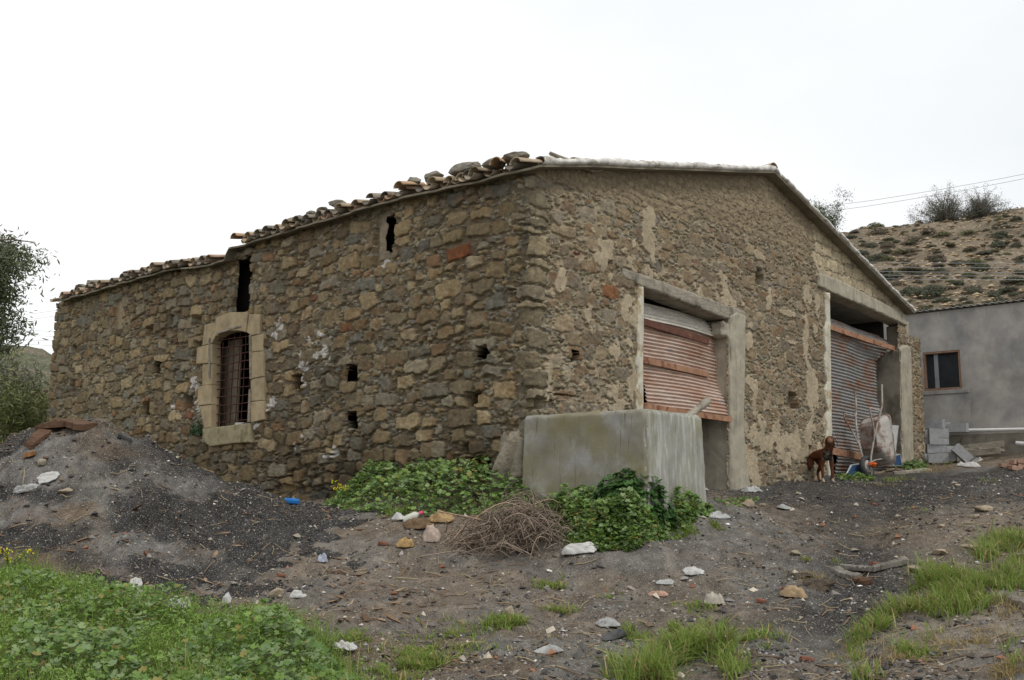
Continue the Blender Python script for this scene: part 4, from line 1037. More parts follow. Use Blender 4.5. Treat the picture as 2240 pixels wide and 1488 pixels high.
# guide channel and tiled back wall seen below the left shutter
bm = bmesh.new()
s_, z_ = WF(1569, 990, -.3); add_box(bm, PF(s_, z_ + .1, -.26), AXF, (0.025, 0.03, 0.75))
link('guide_rail', bm_mesh('guide_rail', bm, M['rust_dark']), barn)
pris('tiled_panel', [(1480, 915), (1560, 935), (1568, 1090), (1480, 1100)], -0.55, -0.45, M['tilewhite'], bev=0.003)
bm = bmesh.new()
s_, z_ = WF(1962, 880, -.3); add_box(bm, PF(s_ - .03, z_, -.24), AXF, (0.022, 0.03, 1.2))
link('guide_rail', bm_mesh('guide_rail', bm, M['rust_dark']), barn)

# ---------------------------------------------------------------- rocks and crumpled things
def rock_mesh(name, half, m, seed, boxy=0.5, sub=2, rough=0.16):
    bm = bmesh.new(); bmesh.ops.create_icosphere(bm, subdivisions=sub + 1, radius=1.0)
    r_ = np.random.default_rng(seed); ph = r_.uniform(0, 50, 3)
    PN = r_.normal(size=(11, 3)); PN /= np.linalg.norm(PN, axis=1)[:, None]; PD = r_.uniform(.55, .85, 11)
    for v in bm.verts:
        d = v.co.normalized(); mx = max(abs(d.x), abs(d.y), abs(d.z))
        k = (1 - boxy) + boxy / mx * 0.82
        dd = np.array(d) * k
        for pn, pd in zip(PN, PD):
            q_ = float(dd @ pn) - pd
            if q_ > 0: dd = dd - pn * q_ * .9
        d, k = Vector(dd), 1.0
        n = float(fbm(np.array(d.x * 1.6 + ph[0]), np.array(d.y * 1.6 + d.z * 1.3 + ph[1]), seed)) - .5
        n2 = float(vn(np.array(d.x * 5 + ph[2]), np.array(d.y * 5 + d.z * 4), seed)) - .5
        q = d * k * (1 + n * rough * 3 + n2 * rough * 0.7)
        v.co = Vector((q.x * half[0], q.y * half[1], q.z * half[2]))
    return bm_mesh(name, bm, m, smooth=False)
def place(name, me, loc, label, cat, group=None, rot=(0, 0, 0)):
    o = bpy.data.objects.new(name, me); COL.objects.link(o); o.location = Vector(loc); o.rotation_euler = rot
    return tag(o, label, cat, group)
def crumple_mesh(name, lx, ly, m, seed, h=0.06, rag=0.25, th=0.004, puff=0.0):
    n = 22; u = np.linspace(-1, 1, n); X, Y = np.meshgrid(u, u)
    rr = np.maximum(np.abs(X), np.abs(Y)); an = np.arctan2(Y, X)
    k = 1 - rag * fbm(np.cos(an) * 2.2 + seed, np.sin(an) * 2.2, seed)
    # square to disc so the outline is irregular, not a rectangle
    S = np.sqrt(X * X + Y * Y) + 1e-6; f = 0.45 + 0.55 * rr / S
    Z = (fbm(X * 1.6 + seed, Y * 1.6, seed + 3, 3) - 0.35) * h * 1.8 + np.abs(fbm(X * 2.6 + 9, Y * 1.2 + seed, seed + 5, 2) - .5) * h * 1.6
    Z = Z + puff * np.clip(1 - rr ** 2, 0, 1); Z = Z * (1 - rr ** 6 * 0.8)
    V = np.stack([X * f * k * lx, Y * f * k * ly, Z], -1).reshape(-1, 3)
    F = grid_faces(n, n)
    per = list(range(n)) + [i * n + n - 1 for i in range(1, n)] + [n * n - 1 - j for j in range(1, n)] + [(n - 1 - i) * n for i in range(1, n - 1)]
    V2 = V - np.array([0, 0, th]); F2 = F[:, ::-1] + n * n
    rim = np.array([[per[i], per[(i + 1) % len(per)], per[(i + 1) % len(per)] + n * n, per[i] + n * n] for i in range(len(per))])[:, ::-1]
    return np_mesh(name, np.vstack([V, V2]), np.vstack([F, F2, rim]), m, smooth=True)

# concrete lump patched onto the foot of the corner
def build_footing():
    bm = bmesh.new(); bmesh.ops.create_icosphere(bm, subdivisions=4, radius=1.0)
    for v in bm.verts:
        d = v.co.copy(); mx = max(abs(d.x), abs(d.y), abs(d.z)); d = d * (0.5 + 0.5 / mx * 0.85)
        n = float(fbm(np.array(d.x * 3 + 3), np.array(d.y * 3 + d.z * 2), 401)) - .5
        top = (1 - d.z) * 0.5
        q = C0 + DL * 0.30 + NL * (-.03 + d.x * (0.12 + 0.22 * top) * (1 + n * .9)) + DL * (d.y * (0.24 + 0.10 * top) * (1 + n * .6)) + ZZ * (0.30 + d.z * 0.55 + n * 0.25)
        v.co = Vector(q)
    link('concrete_footing', bm_mesh('concrete_footing', bm, mat('rough_footing', (.235, .21, .16), var=.4, scale=6, bump=1.0, bscale=25, bdist=.03, spots=((.12, .10, .07), 5, .52, .66), fine=.2), smooth=True), barn)
build_footing()

# ---------------------------------------------------------------- stones weighing down the roof
ROOFST = [  # photo x, y of the base, half sizes (along eave, across, height), label
    (1126, 360, .20, .15, .075, 'big flat grey stone on the roof tiles at the front corner, highest of the stones'),
    (1082, 374, .17, .13, .085, 'blocky grey stone on the roof tiles just left of the topmost corner stone'),
    (1018, 388, .31, .13, .085, 'longest grey stone slab lying along the barn roof edge'),
    (948, 408, .16, .12, .085, 'dark mossy stone on the roof tiles left of the long stone slab'),
    (906, 420, .10, .09, .07, 'small lumpy stone, right one of a pair on the roof edge above the slit'),
    (884, 424, .09, .08, .055, 'small flat stone, left one of a pair on the roof edge above the slit'),
    (741, 474, .15, .12, .085, 'lumpy grey stone sitting behind a reddish tile mid way along the roof edge'),
    (704, 484, .12, .10, .06, 'square grey stone on the roof tiles left of the lumpy stone'),
    (676, 494, .12, .10, .04, 'thin flat stone on the roof tiles between the square stone and the brown slab'),
    (645, 500, .17, .12, .05, 'flat brown stone slab on the roof tiles farthest left of the upper roof section'),
    (208, 630, .24, .15, .07, 'long grey stone lying on the low far left end of the barn roof'),
    (175, 640, .18, .14, .07, 'mossy stone at the far left end of the barn roof beside the long stone'),
    (283, 607, .16, .10, .055, 'flat stone tilted up on the low left section of the barn roof'),
]
for i, (px, py, a_, b_, c_, lab) in enumerate(ROOFST):
    s = -0.02
    t, _ = plane_hit(px, py, C0 + DF * s, DL)
    p = C0 + DF * s + DL * t; p[2] = float(RZ(np.array(s), np.array(t))) + 0.155 + c_ * 0.62
    me = rock_mesh('roof_stone', (a_ * 1.1, b_ * 1.1, c_ * .88), M['roof_rock'], 500 + i, 0.85, 2, 0.10)
    place('roof_stone', me, p, lab, 'stone', 'stones weighing down the roof edge', (random.uniform(-.12, .12), random.uniform(-.2, .2) + .1, math.atan2(DL[1], DL[0]) + random.uniform(-.15, .15)))
# long stick of a broken batten on the front verge
s_, z_ = WF(1262, 358, .1); s2_, z2_ = WF(1352, 358, .1)
V_, F_, _ = tube_np([curve_pts([PF(s_ - .5, z_ + .01, .06), PF(s_, z_ + .02, .06), PF((s_ + s2_) / 2, z_ + .03, .05), PF(s2_, z2_ + .02, .02)], 12)], [np.linspace(.03, .022, 13)[:13]], 4)
me = np_mesh('batten', V_, F_, M['wood']); tag(link('batten', me), 'broken grey wooden batten lying on the front roof edge', 'batten')

# ---------------------------------------------------------------- concrete tank in front of the corner
def build_tank():
    SH = -0.20
    top = at(1412, 893, 11.2)[2]
    # nearest corner under photo point (1412, 893): go out from the wall along NF
    r = ray(1412, 893); M2 = np.array([[r[0], -NF[0]], [r[1], -NF[1]]]); t_, LA = np.linalg.solve(M2, (C0 + DF * SH)[:2])
    top = t_ * r[2]; A = C0 + DF * SH + NF * LA
    LA = LA + .12
    s_w = plane_hit(1539, 960, A, DF)[0]
    bm = bmesh.new()
    c = A + DF * s_w / 2 - NF * LA / 2 * 0.93
    z0 = -0.6
    def ring(off, z): 
        o = off
        return [A + DF * o - NF * o, A + DF * (s_w - o) - NF * o, A + DF * (s_w - o) - NF * (LA - 0.12), A + DF * o - NF * (LA - 0.12)], z
    def loop(off, z, lean=0.0):
        q, z = ring(off, z); return [bm.verts.new((*v[:2], z + 0.01 * math.sin(i * 2.1))) for i, v in enumerate(q)]
    Ls = [loop(-0.045, z0), loop(0.0, top), loop(0.14, top), loop(0.16, z0 + .3)]
    for a, b in zip(Ls[:-1], Ls[1:]):
        for i in range(4): bm.faces.new((a[i], a[(i + 1) % 4], b[(i + 1) % 4], b[i]))
    bm.faces.new(Ls[-1]); bm.faces.new(Ls[0])
    bm.verts.ensure_lookup_table()
    rims = [e for e in bm.edges if (e.verts[0] in Ls[1] or e.verts[1] in Ls[1])]
    bmesh.ops.bevel(bm, geom=rims, offset=0.035, segments=3, profile=0.5, affect='EDGES')
    o = roughen(link('concrete_tank', bm_mesh('concrete_tank', bm, M['tank'])), .026, .004, 6, .03); me = o.data; me.materials.append(M['tank_front'])
    for p_ in me.polygons:
        if Vector(p_.normal).dot(Vector(NF)) > .8: p_.material_index = 1
    tag(o, 'open grey concrete tank with olive lichen stains against the barn corner', 'tank')
    return A, s_w, LA, top
TA, TW, TL, TTOP = build_tank()
# old post leaning in the tank towards the shutter
p1 = TA + DF * (TW + 0.05) - NF * (TL * 0.45); p1 = plane_hit(1548, 878, p1, DF); 
q1 = TA - NF * (TL * .4); s_, z_ = plane_hit(1549, 876, q1, DF); a_ = q1 + DF * s_ + ZZ * z_
s_, z_ = plane_hit(1490, 925, q1, DF); b_ = q1 + DF * s_ + ZZ * z_; d_ = b_ - a_
bm = bmesh.new()
pts_ = [a_ + d_ * q for q in np.linspace(0, 1.9, 12)]
V_, F_, _ = tube_np([np.array(pts_)], [0.052 + 0.006 * np.sin(np.arange(12) * 1.9)], 10)
cap = np.array([[9 - k for k in range(10)]])
me = np_mesh('wooden_post', V_, F_ + [cap], M['wood'], smooth=True); tag(link('wooden_post', me), 'weathered round wooden post leaning out of the concrete tank', 'post')

# ---------------------------------------------------------------- grey outbuilding
def build_outbuilding():
    Q = at(2100, 930, 22.3); Q[2] = 0
    P = lambda s, z, n=0.0: Q + DL * s + NL * n + ZZ * z
    H = lambda px, py, n=0.0: plane_hit(px, py, Q + NL * n, DL)
    zt = H(2100, 676)[1]; sA, sB = 3.2, -7.0
    root = thing('cement_outbuilding', P(0, 1.2), 'grey cement rendered shed with corrugated roof and one dark window', 'shed')
    w0, w1 = H(2102, 810)[0], H(2020, 810)[0]
    zb, ztp = H(2060, 853)[1], H(2060, 768)[1]
    bm = bmesh.new()
    def slab(s0, s1, z0, z1, n0=-0.2, n1=0.0):
        add_box(bm, P((s0 + s1) / 2, (z0 + z1) / 2, (n0 + n1) / 2), AXL, (abs(s1 - s0) / 2, (n1 - n0) / 2, (z1 - z0) / 2))
    # one wall skin with a window hole, as a frame of faces
    ss = sorted([sB, w0, w1, sA]); zz_ = [-0.2, zb, ztp, zt]
    g = {}
    for n in (0.0, -0.2):
        for i, s in enumerate(ss):
            for j, z in enumerate(zz_): g[n, i, j] = bm.verts.new(Vector(P(s, z, n)))
    for n in (0.0, -0.2):
        for i in range(3):
            for j in range(3):
                if (i, j) != (1, 1): bm.faces.new((g[n, i, j], g[n, i + 1, j], g[n, i + 1, j + 1], g[n, i, j + 1]))
    for (i, j), (k, l) in (((1, 1), (2, 1)), ((2, 1), (2, 2)), ((2, 2), (1, 2)), ((1, 2), (1, 1))):
        bm.faces.new((g[0.0, i, j], g[0.0, k, l], g[-0.2, k, l], g[-0.2, i, j]))
    for i in range(3): bm.faces.new((g[0.0, i, 3], g[0.0, i + 1, 3], g[-0.2, i + 1, 3], g[-0.2, i, 3]))
    link('wall', bm_mesh('wall', bm, M['render']), root)
    bm = bmesh.new()
    zf = H(2100, 950)[1]
    add_box(bm, P((sA + sB) / 2, zf - 1.0, -0.05), AXL, ((sA - sB) / 2 - .02, 0.10, 1.0), 0.015)
    add_box(bm, P((sA + sB) / 2, zt / 2, -5.0), AXL, ((sA - sB) / 2 - .05, 0.1, zt / 2 - .1)); 
    add_box(bm, P(sA - .13, zt / 2, -2.6), AXL, (0.1, 2.25, zt / 2 - .1)); add_box(bm, P(sB + .13, zt / 2, -2.6), AXL, (0.1, 2.25, zt / 2 - .1))
    link('plinth', bm_mesh('plinth', bm, mat('plinth_render', (0.215, 0.195, 0.16), var=.3, scale=4, bump=.5, spots=((.12, .11, .09), 5, .52, .7))), root)
    # corrugated roof sheets
    S = np.arange(sB - .1, sA + .12, 0.0225); T = np.linspace(0.10, -5.3, 4)
    SS, TT = np.meshgrid(S, T); Z_ = zt + 0.035 - TT * 0.03 + 0.015 * np.sin(SS * 2 * np.pi / 0.15)
    V = Q + SS[..., None] * DL + TT[..., None] * NL + Z_[..., None] * ZZ
    me = np_mesh('roof', V.reshape(-1, 3), grid_faces(*SS.shape), M['tin'], smooth=True)
    ro = link('roof', me, root); md = ro.modifiers.new('thickness', 'SOLIDIFY'); md.thickness = 0.012
    # window
    bm = bmesh.new(); e = 0.05
    sw, zh = (w1 - w0), (ztp - zb)
    add_box(bm, P((w0 + w1) / 2, ztp - e / 2, -0.045), AXL, (sw / 2, 0.04, e / 2), .006); add_box(bm, P((w0 + w1) / 2, zb + e / 2 - .01, -0.03), AXL, (sw / 2, 0.045, e / 2), .006)
    add_box(bm, P(w0 + e / 2, (zb + ztp) / 2, -0.05), AXL, (e / 2, 0.04, zh / 2 - e - .002), .006); add_box(bm, P(w1 - e / 2, (zb + ztp) / 2, -0.05), AXL, (e / 2, 0.04, zh / 2 - e - .002), .006)
    win = link('window', bm_mesh('window', bm, M['wood_orange']), root)
    bm = bmesh.new(); add_box(bm, P((w0 + w1) / 2, (zb + ztp) / 2, -0.09), AXL, (sw / 2 - e, 0.004, zh / 2 - e)); link('pane', bm_mesh('pane', bm, M['glass']), win)
    bm = bmesh.new(); add_box(bm, P(H(2046, 800)[0], (zb + ztp) / 2, -0.07), AXL, (0.045, 0.012, zh / 2 - e - .003), .003); link('mullion', bm_mesh('mullion', bm, M['alu']), win)
    bm = bmesh.new(); add_box(bm, P((w0 + w1) / 2 - .03, zb - .055, 0.005), AXL, (sw / 2 + .12, 0.02, .045), .008); link('window_sill', bm_mesh('window_sill', bm, M['render']), win)
    return Q, P, H
OQ, OP, OH = build_outbuilding()

# long white pipe along the wall foot
s0 = OH(1990, 936, .12); s1 = OH(2290, 938, .12); 
pp = [OP(s0[0], s0[1] + .0, .13), OP(OH(2100, 941, .12)[0], OH(2100, 941, .12)[1], .13), OP(OH(2200, 940, .12)[0], OH(2200, 940, .12)[1], .13), OP(s1[0], s1[1], .13)]
me = tube_mesh('white_pipe', [curve_pts(pp, 24)], [0.036], M['white_pipe'], 10)
tag(link('white_pipe', me), 'long white plastic pipe running along the foot of the grey shed wall', 'pipe')

# ---------------------------------------------------------------- cinder blocks
def block_mesh():
    bm = bmesh.new(); lx, ly, lz = 0.2, 0.1, 0.1
    vs = add_box(bm, (0, 0, 0), AXW, (lx, ly, lz))
    for f in [f for f in bm.faces if abs(f.normal.z) > .9]:
        up = f.normal.z > 0
        # two cores in the bedding face
        bmesh.ops.inset_individual(bm, faces=[f], thickness=0.001) if False else None
    # cores : build the bedding face as a frame with two pockets
    for f in [f for f in bm.faces if f.normal.z > .9]: bm.faces.remove(f)
    xs = [-lx, -lx + .03, -.015, .015, lx - .03, lx]; ys = [-ly, -ly + .03, ly - .03, ly]
    g = {(i, j): bm.verts.new((x, y, lz)) for i, x in enumerate(xs) for j, y in enumerate(ys)}
    for i in range(5):
        for j in range(3):
            q = [(i, j), (i + 1, j), (i + 1, j + 1), (i, j + 1)]
            if j == 1 and i in (1, 3):
                lo = [bm.verts.new((xs[a], ys[b], -lz + .03)) for a, b in q]
                bm.faces.new(lo)
                for k in range(4): bm.faces.new((g[q[k]], g[q[(k + 1) % 4]], lo[(k + 1) % 4], lo[k]))
            else: bm.faces.new([g[k] for k in q])
    bmesh.ops.remove_doubles(bm, verts=bm.verts, dist=0.0005)
    return bm_mesh('cinder_block', bm, M['cblock'])
CB = block_mesh()
yawL = math.atan2(-DL[1], -DL[0])      # long side along the shed wall
def cblock(px, py, n, label, yaw=0.0, rx=0.0, ry=0.0):
    """block whose centre shows at a photo point, n metres out from the shed wall"""
    s, z = OH(px, py, n); o = place('cinder_block', CB, OP(s, z, n), label, 'cinder block', 'cinder blocks by the shed wall')
    o.rotation_euler = (Matrix.Rotation(yawL + yaw, 4, 'Z') @ Matrix.Rotation(ry, 4, 'Y') @ Matrix.Rotation(rx, 4, 'X')).to_euler(); return o
cblock(2096, 936, .25, 'grey cinder block sitting alone on the white pipe')
cblock(2044, 928, .55, 'grey cinder block on top of the stack beside the barn end', .05)
cblock(2056, 934, .25, 'grey cinder block behind the topmost block of the stack', .9)
for k, (px, py, n, yw, lab) in enumerate([
        (2052, 948, .95, .55, 'grey cinder block in the second course of the stack, turned towards the yard'),
        (2026, 950, .75, .5, 'grey cinder block in the second course of the stack, beside the barn end'),
        (2052, 963, .95, .6, 'grey cinder block in the middle course of the stack, turned towards the yard'),
        (2026, 966, .75, .5, 'grey cinder block in the middle course of the stack, beside the barn end'),
        (2048, 982, .95, .5, 'grey cinder block in the lower course of the stack, turned towards the yard'),
        (2024, 984, .75, .5, 'grey cinder block in the lower course of the stack, beside the barn end'),
        (2072, 986, .7, 1.2, 'grey cinder block standing right of the stack, its end facing the yard'),
        (2030, 1003, 1.1, .45, 'broken pale cinder block at the very bottom of the stack'),
        (2052, 1003, 1.25, .4, 'cracked cinder block lying in the dry weeds at the foot of the stack'),
        (2072, 999, 1.1, .1, 'grey cinder block lying flat between the stack and the tilted block')]):
    cblock(px, py, n, lab, yw)
cblock(2104, 992, 1.2, 'pale cinder block tipped on its corner in front of the wooden trough', .5, 0, .8)

# ---------------------------------------------------------------- timber trough / pallet frame
def build_pallet():
    root = thing('timber_pallet', OP(OH(2150, 1000, .9)[0], OH(2150, 1000, .9)[1], .9), 'old timber pallet of two long planks lying by the shed wall', 'pallet')
    for (x0, y0), (x1, y1), n, h in (((2078, 984), (2196, 971), .35, .07), ((2112, 993), (2188, 985), .95, .07)):
        a_, b_ = OH(x0, y0, n), OH(x1, y1, n); p, q = OP(a_[0], a_[1], n), OP(b_[0], b_[1], n); d = q - p; l = np.linalg.norm(d); d = d / l
        bm = bmesh.new(); add_box(bm, (p + q) / 2, (d, np.cross(ZZ, d) / np.linalg.norm(np.cross(ZZ, d)), ZZ), (l / 2, .03, h), .008, .004)
        link('plank', bm_mesh('plank', bm, M['wood']), root)
    for px, py in ((2122, 985), (2150, 983), (2184, 984)):
        a_ = OH(px, py, .65); bm = bmesh.new(); add_box(bm, OP(a_[0], a_[1], .65), AXL, (.035, .33, .03), .006)
        link('cross_batten', bm_mesh('cross_batten', bm, M['wood']), root)
build_pallet()
# small litter along the shed
def on_ground(px, py, dz=0.0, fn=None):
    p = tpt(px, py); p[2] = float(top_z(p[0], p[1])) + dz; return p
def litter(name, px, py, lx, ly, m, lab, cat, seed, h=0.05, rag=.3, puff=0.0, yaw=0.0, tilt=(0, 0), dz=0.01, group=None):
    me = crumple_mesh(name, lx, ly, m, seed, h, rag, .004, puff)
    p = on_ground(px, py, dz); e = 0.15
    gx = (float(top_z(p[0] + e, p[1])) - float(top_z(p[0] - e, p[1]))) / (2 * e); gy = (float(top_z(p[0], p[1] + e)) - float(top_z(p[0], p[1] - e))) / (2 * e)
    nrm_ = Vector((-gx, -gy, 1)).normalized()
    o = place(name, me, p, lab, cat, group)
    o.rotation_euler = (nrm_.to_track_quat('Z', 'Y').to_matrix().to_4x4() @ Matrix.Rotation(yaw, 4, 'Z') @ Matrix.Rotation(tilt[0], 4, 'X') @ Matrix.Rotation(tilt[1], 4, 'Y')).to_euler()
    return o
litter('cement_bag', 2128, 1010, .26, .16, M['white_plastic'], 'torn white cement bag lying in front of the timber pallet', 'bag', 21, .09, .4, .05)
litter('white_bag', 2126, 1022, .22, .09, M['white_plastic'], 'flat white bag on the bare earth right of the cinder blocks', 'bag', 22, .05, .3, .06)
litter('white_bag', 2108, 1020, .16, .07, M['white_plastic'], 'small white rag lying left of the flat white bag near the cinder blocks', 'rag', 23, .05, .3, .03)
litter('paper_scrap', 2050, 1016, .16, .07, M['white_plastic'], 'dirty white scrap at the foot of the cinder block stack', 'scrap', 24, .05, .3, .03)
litter('grey_tarp', 2212, 990, .5, .35, M['grey_sheet'], 'crumpled grey tarpaulin heaped at the right edge beside the shed', 'tarpaulin', 25, .12, .25, .32, 0, (0, 0), -.05)
# pipe end at the right edge
p = on_ground(2232, 980, .1); s_, z_ = OH(2222, 970, .5); s2_, z2_ = OH(2300, 976, .4)
me = tube_mesh('drain_pipe', [curve_pts([OP(s_, z_, .5), OP((s_ + s2_) / 2, (z_ + z2_) / 2, .45), OP(s2_, z2_, .4)], 8)], [.05], M['pale_frame'], 12)
tag(link('drain_pipe', me), 'short pale drain pipe end above the tarpaulin at the right edge', 'pipe')
# heap of loose bricks
BR = [(2199, 1023, .3, 0, 'pale red brick at the left end of the loose brick pile'), (2212, 1023, .9, 0, 'pale red brick second from the left in the loose brick pile'), (2222, 1028, .2, 0, 'reddish brick at the front of the loose brick pile'),
      (2234, 1024, 1.2, 0, 'pale brick at the right of the loose brick pile, cut by the photo edge'), (2222, 1017, .5, 1, 'pale brick lying on top of the loose brick pile'), (2236, 1016, 1.0, 1, 'brick lying on the right top of the loose brick pile')]
bm = bmesh.new(); add_box(bm, (0, 0, 0), AXW, (.115, .055, .036), .008, .003); BRM = bm_mesh('loose_brick', bm, M['pale_brick'])
for px, py, yw, up, lab in BR:
    p = tpt(px, py + up * 8); place('loose_brick', BRM, (p[0], p[1], p[2] + .03 + up * .075), lab, 'brick', 'loose bricks at the right edge', (0.05, .1, yw))

# ---------------------------------------------------------------- wheelbarrow, tipped on its nose against the shutter
def build_barrow():
    base = on_ground(1900, 1044); 
    # local: x forward (to the wheel), y left, z up  ->  standing on its nose
    up = Vector((-0.02, 0.16, 0.985)).normalized()             # where the handles point
    under = Vector((-0.80, -0.60, 0.10)); under = (under - up * under.dot(up)).normalized()   # where the underside faces
    X = -up; Zl = -under; Yl = Zl.cross(X)
    Rm = Matrix((X, Yl, Zl)).transposed()
    root = thing('wheelbarrow', base, 'rusty white builder wheelbarrow tipped on its wheel against the right shutter', 'wheelbarrow')
    WR = 0.20
    def T(p): return np.array(Vector(base) + Rm @ Vector((p[0] - 0.62 - WR + .0, p[1], p[2])) + Vector((0, 0, 0.0)))
    # wheel at x=.62 z=.0 : lowest point when standing on the nose
    def tub(name, pts, r, m, par, n=20, k=8): return link(name, tube_mesh(name, [np.array([T(p) for p in curve_pts(pts, n)])], [r], m, k), par)
    for sgn in (1, -1):
        tub('frame_tube', [(-.95, .29 * sgn, .36), (-.55, .28 * sgn, .30), (-.42, .27 * sgn, .24), (.0, .19 * sgn, .10), (.45, .09 * sgn, .02), (.70, .075 * sgn, .0)], .019, M['barrow_tube'], root)
        # folded leg : a bent loop from the frame, down and forward again
        tub('leg', [(-.42, .27 * sgn, .24), (-.42, .28 * sgn, .06), (-.42, .28 * sgn, -.10), (-.39, .28 * sgn, -.13), (-.30, .27 * sgn, -.11), (-.05, .22 * sgn, .02), (.15, .17 * sgn, .06)], .016, M['barrow_tube'], root, 40)
    # pressed steel tray
    bm = bmesh.new(); n = 20
    def loop(x0, x1, w0, w1, z, ins=0.0):
        q = []
        for i in range(n):
            a = 2 * math.pi * i / n; c, s = math.cos(a), math.sin(a)
            cx = math.copysign(abs(c) ** .28, c); sy = math.copysign(abs(s) ** .28, s)
            x = (x0 + x1) / 2 + cx * ((x1 - x0) / 2 - ins); wv = (w0 + w1) / 2 - (w1 - w0) / 2 * -cx
            q.append(bm.verts.new(Vector(T((x, sy * (wv - ins), z)))))
        return q
    Ls = [loop(-.16, .26, .17, .16, .16), loop(-.26, .36, .23, .22, .24), loop(-.36, .50, .30, .28, .40), loop(-.40, .56, .325, .30, .46), loop(-.415, .575, .34, .315, .455),
          loop(-.36, .50, .30, .28, .41, .006), loop(-.26, .36, .23, .22, .26, .006), loop(-.16, .26, .17, .16, .175, .004)]
    for a, b in zip(Ls[:-1], Ls[1:]):
        for i in range(n): bm.faces.new((a[i], a[(i + 1) % n], b[(i + 1) % n], b[i]))
    bm.faces.new(Ls[0]); bm.faces.new(Ls[-1])
    tr_ = link('tray', bm_mesh('tray', bm, M['barrow_rust'], False), root)
    tr_.data.materials.append(mat('flaking_white_paint', (.40, .375, .34), rough=.75, var=.2, scale=8, bump=.3, spots=((.20, .12, .09), 7, .52, .66), fine=.15))
    for p_ in tr_.data.polygons:
        if abs(Vector(p_.normal).dot(Zl)) < .75: p_.material_index = 1
    rim_ = [T((.08 + math.copysign(abs(math.cos(a)) ** .28, math.cos(a)) * .49, math.copysign(abs(math.sin(a)) ** .28, math.sin(a)) * .325, .458)) for a in np.linspace(0, 2 * math.pi, 41)]
    link('rim_tube', tube_mesh('rim_tube', [np.array(rim_)], [.012], M['barrow_tube'], 6), tr_)
    # wheel
    K, k = 28, 10; A = np.arange(K) / K * 2 * np.pi; B = np.arange(k) / k * 2 * np.pi
    def torus(Rr, rx, ry):
        V = np.array([T((.62 + math.cos(a) * (Rr + math.cos(b) * rx), math.sin(b) * ry, math.sin(a) * (Rr + math.cos(b) * rx))) for a in A for b in B])
        i = np.arange(K)[:, None] * k; j = np.arange(k)[None]; i2 = (np.arange(K)[:, None] + 1) % K * k; j2 = (j + 1) % k
        return V, np.stack([i + j, i2 + j, i2 + j2, i + j2], -1).reshape(-1, 4)
    wh = link('wheel', np_mesh('wheel', *torus(WR - .045, .045, .045), M['tyre'], smooth=True), root)
    bm = bmesh.new()
    for q in (1, -1):
        c = [bm.verts.new(Vector(T((.62 + math.cos(a) * .115, q * .022, math.sin(a) * .115)))) for a in A]; d = [bm.verts.new(Vector(T((.62 + math.cos(a) * .04, q * .045, math.sin(a) * .04)))) for a in A]
        for i in range(K): bm.faces.new((c[i], c[(i + 1) % K], d[(i + 1) % K], d[i]))
        bm.faces.new(d)
    link('rim', bm_mesh('rim', bm, M['barrow_tube'], True), wh)
    tub('axle', [(.62, -.10, 0), (.62, 0, 0), (.62, .10, 0)], .014, M['barrow_tube'], root)
    tub('nose_bar', [(.70, -.085, 0), (.80, -.04, .02), (.80, .04, .02), (.70, .085, 0)], .016, M['barrow_tube'], root)
    for sgn in (1, -1): tub('tray_strut', [(.55, .085 * sgn, .01), (.50, .10 * sgn, .15), (.46, .13 * sgn, .34)], .012, M['barrow_tube'], root)
    p = T((.60, -.11, -.01))
    me = rock_mesh('orange_rag', (.085, .06, .06), M['orange_rag'], 77, .1, 2, .5); place('orange_rag', me, p, 'bright orange cloth tied round the wheelbarrow axle', 'cloth')
build_barrow()
# blue panels and the grey board behind the barrow
def panel(name, pts, n, lab, cat, m_in, m_fr=None, th=.015, rim=.045):
    P = [PF(*WF(px, py, n), n) for px, py in pts]
    root = thing(name, P[0], lab, cat)
    c = sum(P) / len(P); bm = bmesh.new(); nn = NF * th
    def solid(Q, o, bmx):
        a = [bmx.verts.new(Vector(q + o)) for q in Q]; b = [bmx.verts.new(Vector(q + o - nn)) for q in Q]
        bmx.faces.new(a); bmx.faces.new(b[::-1])
        for i in range(len(Q)): j = (i + 1) % len(Q); bmx.faces.new((a[i], b[i], b[j], a[j]))
    if m_fr:
        solid(P, NF * 0, bm); link('frame', bm_mesh('frame', bm, m_fr), root)
        bm = bmesh.new(); Q = [q + (c - q) / np.linalg.norm(c - q) * rim for q in P]; solid(Q, NF * .006, bm); link('face', bm_mesh('face', bm, m_in), root)
    else:
        solid(P, NF * 0, bm); link('board', bm_mesh('board', bm, m_in), root)
panel('blue_sign', [(1850, 1040), (1862, 1017), (1885, 1012), (1902, 1013), (1906, 1045)], .22, 'dark blue panel with a pale rim leaning on the shutter left of the wheelbarrow wheel', 'panel', M['blue'], M['pale_frame'])
panel('blue_sign', [(1954, 1018), (1955, 996), (1969, 993), (1974, 1020)], .25, 'small blue sign with a pale rim standing in the weeds right of the wheelbarrow', 'panel', M['blue'], M['pale_frame'], rim=.03)
panel('grey_board', [(1944, 1005), (1947, 938), (1949, 930), (1966, 931), (1960, 985), (1957, 1008)], .12, 'pale grey board leaning against the concrete pillar behind the wheelbarrow', 'board', M['pale_frame'], th=.05)

